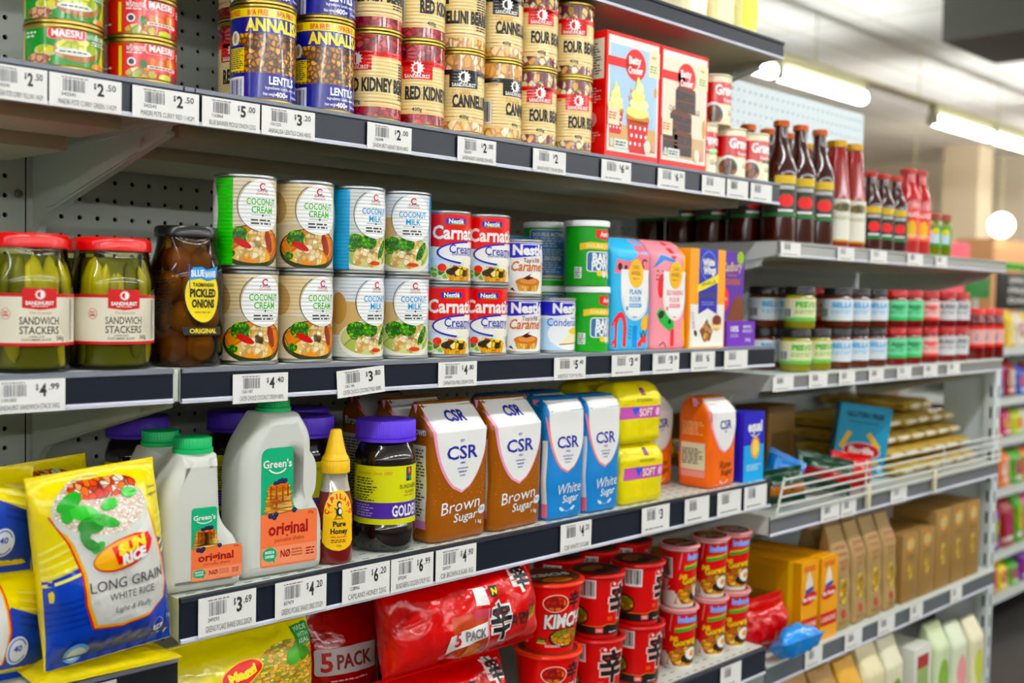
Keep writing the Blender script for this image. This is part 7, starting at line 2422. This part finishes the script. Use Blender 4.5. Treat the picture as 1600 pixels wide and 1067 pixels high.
S_ = 'white price ticket '
for r in (('A', -18, 74, '2.50', 'MAESRI PSTE CURRY YELLOW 114GM', '342540', 'at the left edge of the picture, under the green tins'), ('A', 77, 190, '2.50', 'MAESRI PSTE CURRY GREEN 114GM', '342541', 'reading $2.50 for the green curry paste'),
          ('A', 207, 311, '2.50', 'MAESRI PSTE CURRY RED 114GM', '342542', 'reading $2.50 for the red curry paste'), ('A', 316, 406, '5.00', 'BLUE BANNER PICKLE ONION 525G', '1163064', 'reading $5.00 left of the lentils'),
          ('A', 409, 492, '3.20', 'ANNALISA LENTILS CAN 400G', '1261222', 'reading $3.20 under the lentil cans'), ('A', 574, 643, '2.00', 'SANDHURST KIDNEY BEAN 400G', '1262098', 'reading $2.00 under the kidney beans'),
          ('A', 715, 775, '2.00', 'SANDHURST CANNELLINI 400G', '1262099', 'reading $2.00 under the cannellini beans'), ('A', 833, 884, '2', 'SANDHURST FOUR BEAN', '', 'under the four bean cans'),
          ('A', 940, 986, '6.50', '', '', 'under the cupcake mix box'), ('A', 1028, 1070, '6.50', '', '', 'under the chocolate cake mix box'), ('A', 1097, 1133, '', '', '', 'under the first gravy canister'), ('A', 1136, 1169, '', '', '', 'under the middle gravy canister'), ('A', 1173, 1206, '', '', '', 'under the last gravy canister'),
          ('B0', -18, 102, '4.99', 'SANDHURST SANDWICH STACK 540G', '1101202', 'reading $4.99 under the pickle jars'), ('B', 364, 450, '4.40', 'CATER CHOICE COCONUT CREAM 400ML', '1261187', 'reading $4.40 under the coconut cream'),
          ('B', 528, 602, '3.80', 'CATER CHOICE COCONUT MILK 400ML', '1261186', 'reading $3.80 set askew under the coconut milk'), ('B', 685, 745, '4.80', 'CARNATION MILK CREAM 375ML', '1093401', 'reading $4.80 under the evaporated milk'),
          ('B', 866, 915, '5.40', 'NESTLE TOP N FILL', '', 'under the condensed milk can'), ('B', 956, 1000, '3.40', '', '', 'under the blue flour bag'), ('B', 1020, 1061, '3.20', '', '', 'under the pink flour bag'), ('B', 1080, 1117, '6', '', '', 'under the baking mix box'), ('B', 1132, 1168, '', '', '', 'under the purple cocoa box'),
          ('C', 310, 400, '3.69', 'GREENS P/CAKE SHAKE ORIG 200GM', '349593', 'reading $3.69 under the small pancake bottle'), ('C', 430, 510, '4.20', 'GREENS P/CAKE SHAKE ORIG 375GM', '857479', 'reading $4.20 under the large pancake bottle'),
          ('C', 535, 609, '6.20', 'CAPILANO HONEY 220G', '1238966', 'reading $6.20 under the honey'), ('C', 611, 677, '6.99', 'BUNDABERG GOLDEN SYRUP 1KG', '870241', 'reading $6.99 under the syrup jar'), ('C', 681, 744, '4.90', 'CSR BROWN SUGAR 1KG', '1009219', 'reading $4.90 under the brown sugar'),
          ('C', 876, 924, '4.20', 'CSR WHITE SUGAR', '', 'under the blue sugar bags'), ('C', 1003, 1046, '3', '', '', 'under the yellow sugar bags'), ('C', 1070, 1108, '', '', '', 'under the rear orange sugar bag'), ('C', 1121, 1158, '', '', '', 'under the front orange sugar bag'), ('C', 1163, 1198, '', '', '', 'under the small blue sweetener box'),
          ('D', 1126, 1158, '', '', '', 'under the fried egg noodle cups'), ('C0', 100, 182, '', '', '', 'on the black edge below the big rice bag'),
          ('A2', 1220, 1251, '', '', '', 'under the tall dark sauce bottles'), ('A2', 1309, 1335, '', '', '', 'under the passata bottles'), ('A2', 1360, 1386, '', '', '', 'under the short dark sauce bottles'), ('A2', 1418, 1442, '', '', '', 'under the bright red bottles'), ('A2', 1462, 1480, '', '', '', 'under the small green jars'),
          ('B2', 1208, 1240, '', '', '', 'under the first pesto jar'), ('B2', 1264, 1293, '', '', '', 'under the second pesto jar'), ('B2', 1311, 1336, '', '', '', 'under the blue label jars'), ('B2', 1358, 1381, '', '', '', 'between the blue and green label jars'), ('B2', 1402, 1424, '', '', '', 'under the green label jars'), ('B2', 1443, 1465, '', '', '', 'under the pink label jars'), ('B2', 1480, 1500, '', '', '', 'under the grey label jars'),
          ('C2', 1283, 1312, '', '', '', 'below the wire rail, leftmost'), ('C2', 1314, 1338, '', '', '', 'below the wire rail, second from left'), ('C2', 1392, 1417, '', '', '', 'below the wire rail, rightmost'),
          ('D2', 1258, 1285, '', '', '', 'under the yellow lasagne boxes'), ('D2', 1320, 1347, '', '', '', 'under the first paper pasta bags'), ('D2', 1372, 1398, '', '', '', 'under the last paper pasta bags'), ('D2', 1422, 1442, '', '', '', 'under the low brown cartons'), ('D2', 1485, 1503, '', '', '', 'under the tall brown cartons')):
    k = {}
    if r[1] == 528: k = dict(tilt=-4, dz=-.003)
    if r[1] == 364: k = dict(dz=-.004)
    tk(*r[:6], S_ + r[6], **k)

print('XI', [round(v, 3) for v in (xk, xa, xb_, *xi)])
# ================================================================ the next gondola and the far end of the shop
GX0, GX1, GY = 5.08, 7.9, 1.9
LV = [CZ - .20, CZ - .43, CZ - .615, CZ - .85, CZ - 1.14]
t = thing('gondola_bay', 'pale gondola of the next run with blurred colourful packets', 'shop shelving', (GX0, GY + .42, 0))
MB().box(0, GX1 - GX0, 0, .03, 0, CZ - .06, mat('#c4c8c2', .5)).build('back_panel', t)
MB().box(-.02, .02, -.02, .0, 0, CZ - .06, POST).build('upright_post', t)
CL = [('yellow', '#e8c81c'), ('red', '#c81c24'), ('green', '#4c9a2c'), ('purple', '#6a2a8a'), ('orange', '#e0781c'), ('lime', '#b8d020'), ('pink', '#d84a8a'), ('white', '#dcd8cc'), ('blue', '#2c5ab0'), ('magenta', '#b01c6a'), ('dark red', '#8a1c1c')]
q = random.Random(12)
for i, z in enumerate(LV + [.16]):
    shelf_board(GX0, GX1, z, GY, GY + .40, .035, 'shelf of the next run of shelving, %s from the top' % ('first', 'second', 'third', 'fourth', 'fifth', 'sixth')[i], stripm=SHELF, lipm=SHELF, brk=False)
    x = GX0 + .03
    hmax = (.17, .19, .145, .19, .24, .16)[i]
    used = {}
    while x < GX0 + 1.5:
        w = q.uniform(.10, .17)
        nm, c = q.choice(CL)
        n_ = used.get(nm, 0); used[nm] = n_ + 1
        h = hmax * q.uniform(.7, 1)
        B = Brick([(0, w / 2 - .004, .05, 0), (.006, w / 2 - .001, .055, 0), (h * .75, w / 2 - .001, .05, 0), (h, w / 2 - .006, .010, 0)], 4, .003, 20, x)
        nm2, c2 = q.choice(CL)
        a = Art().ell(0, h * .5, w * .34, h * .24, mat(c2, .35), 1).rect(-w * .4, h * .12, w * .4, h * .22, mat('#efeade', .4), 2)
        ordn = ('first', 'second', 'third', 'fourth', 'fifth', 'sixth')[n_]
        place(bag('snack_packet', B, mat(c, .3), a, None, .03), (x + w / 2, GY + .065, z + e), 0, '%s packet with %s spot, %s such, %s shelf of the next run' % (nm, nm2, ordn, ('first', 'second', 'third', 'fourth', 'fifth', 'lowest')[i]), 'packet', 'blurred packets on the next run of shelving')
        x += w + .006
# round lamps glowing at the far end
for (x, y, z), lab in (((8.77, 4.75, CZ + 1.24), 'round glowing lamp hanging just right of the pale pegboard edge'), ((11.9, 5.4, CZ + 1.20), 'round glowing lamp hanging above the green jars, farther off'), ((12.3, 4.6, CZ + .84), 'round glowing lamp at the right edge of the picture')):
    t = thing('pendant_lamp', lab, 'lamp', (x, y, z), 0, 'round hanging lamps')
    MB().lathe([(.13 * sin(pi * i / 12), -.13 * cos(pi * i / 12)) for i in range(13)], mat('#fff4e0', .4, emit=9.0), 20).build('globe', t)
    MB().tube([(0, 0, .125), (0, 0, HC - z)], .006, RAIL, 6).build('cord', t)
# signs and blocks at the far end
def far(name, label, cat, px0, px1, py0, py1, Y, th, m, extra=None):
    """upright block whose face at depth Y covers the given part of the view"""
    def zat(px, py):
        v = CR * ((px - 800) / FPX) + CD * ((py - 533.5) / FPX) + _f
        return CZ + v.z * Y / v.y, v.x * Y / v.y
    z1, xa = zat(px0, py0); z0, _ = zat(px0, py1); _, xb = zat(px1, py0)
    t = thing(name, label, cat, ((xa + xb) / 2, Y, max(z0, 0)))
    w = xb - xa
    MB().box(-w / 2, w / 2, 0, th, 0, z1 - max(z0, 0), m, .004).build('board' if 'sign' in name or 'board' in name else 'body', t)
    if extra: extra(t, w, z1 - max(z0, 0))
    return t


def writing(t, w, h):
    a = Art()
    for i, s in enumerate(('SPECIAL', 'FRESH', 'DAILY')): a.text(s, 0, h * (.8 - .27 * i), h * .13, WHITE, w=w * .6, L=1, bold=.03)
    a.build('lettering', t, on_front(-.002), cu=None)


def postfoot(t, w, h):
    MB().box(-.02, .02, .01, .03, -t.location.z, 0, POST).build('stand', t)


far('green_sign', 'dark green sign board on a stand beyond the jar shelf', 'sign', 1512, 1548, 425, 465, 3.0, .02, mat('#0c7a34', .5), postfoot)
far('notice_board', 'black notice board with white writing at the right edge', 'sign', 1560, 1640, 425, 484, 3.2, .02, mat('#1c1c1c', .6), lambda t, w, h: (writing(t, w, h), postfoot(t, w, h)))
far('green_sign', 'thin bright green sign strip above the black notice board', 'sign', 1566, 1640, 409, 420, 3.4, .03, mat('#2cae3c', .5), postfoot)
far('display_stand', 'tan display block far behind the black notice board', 'display', 1553, 1660, 372, 1400, 4.6, .4, mat('#c89870', .6))
far('display_stand', 'pink-red display block seen far beyond the green jars', 'display', 1476, 1516, 376, 1400, 4.2, .4, mat('#d8606a', .6))
for i, (p0, p1, Yc) in enumerate(((1518, 1552, 5.4),)):
    pass
o = MB().box(-.22, .22, 0, .44, 0, HC, mat('#ecdcc0', .7)).build('trim_2', None, (xat(1535, 5.4, CZ + .5), 5.4, 0))
tag(o, kind='structure')
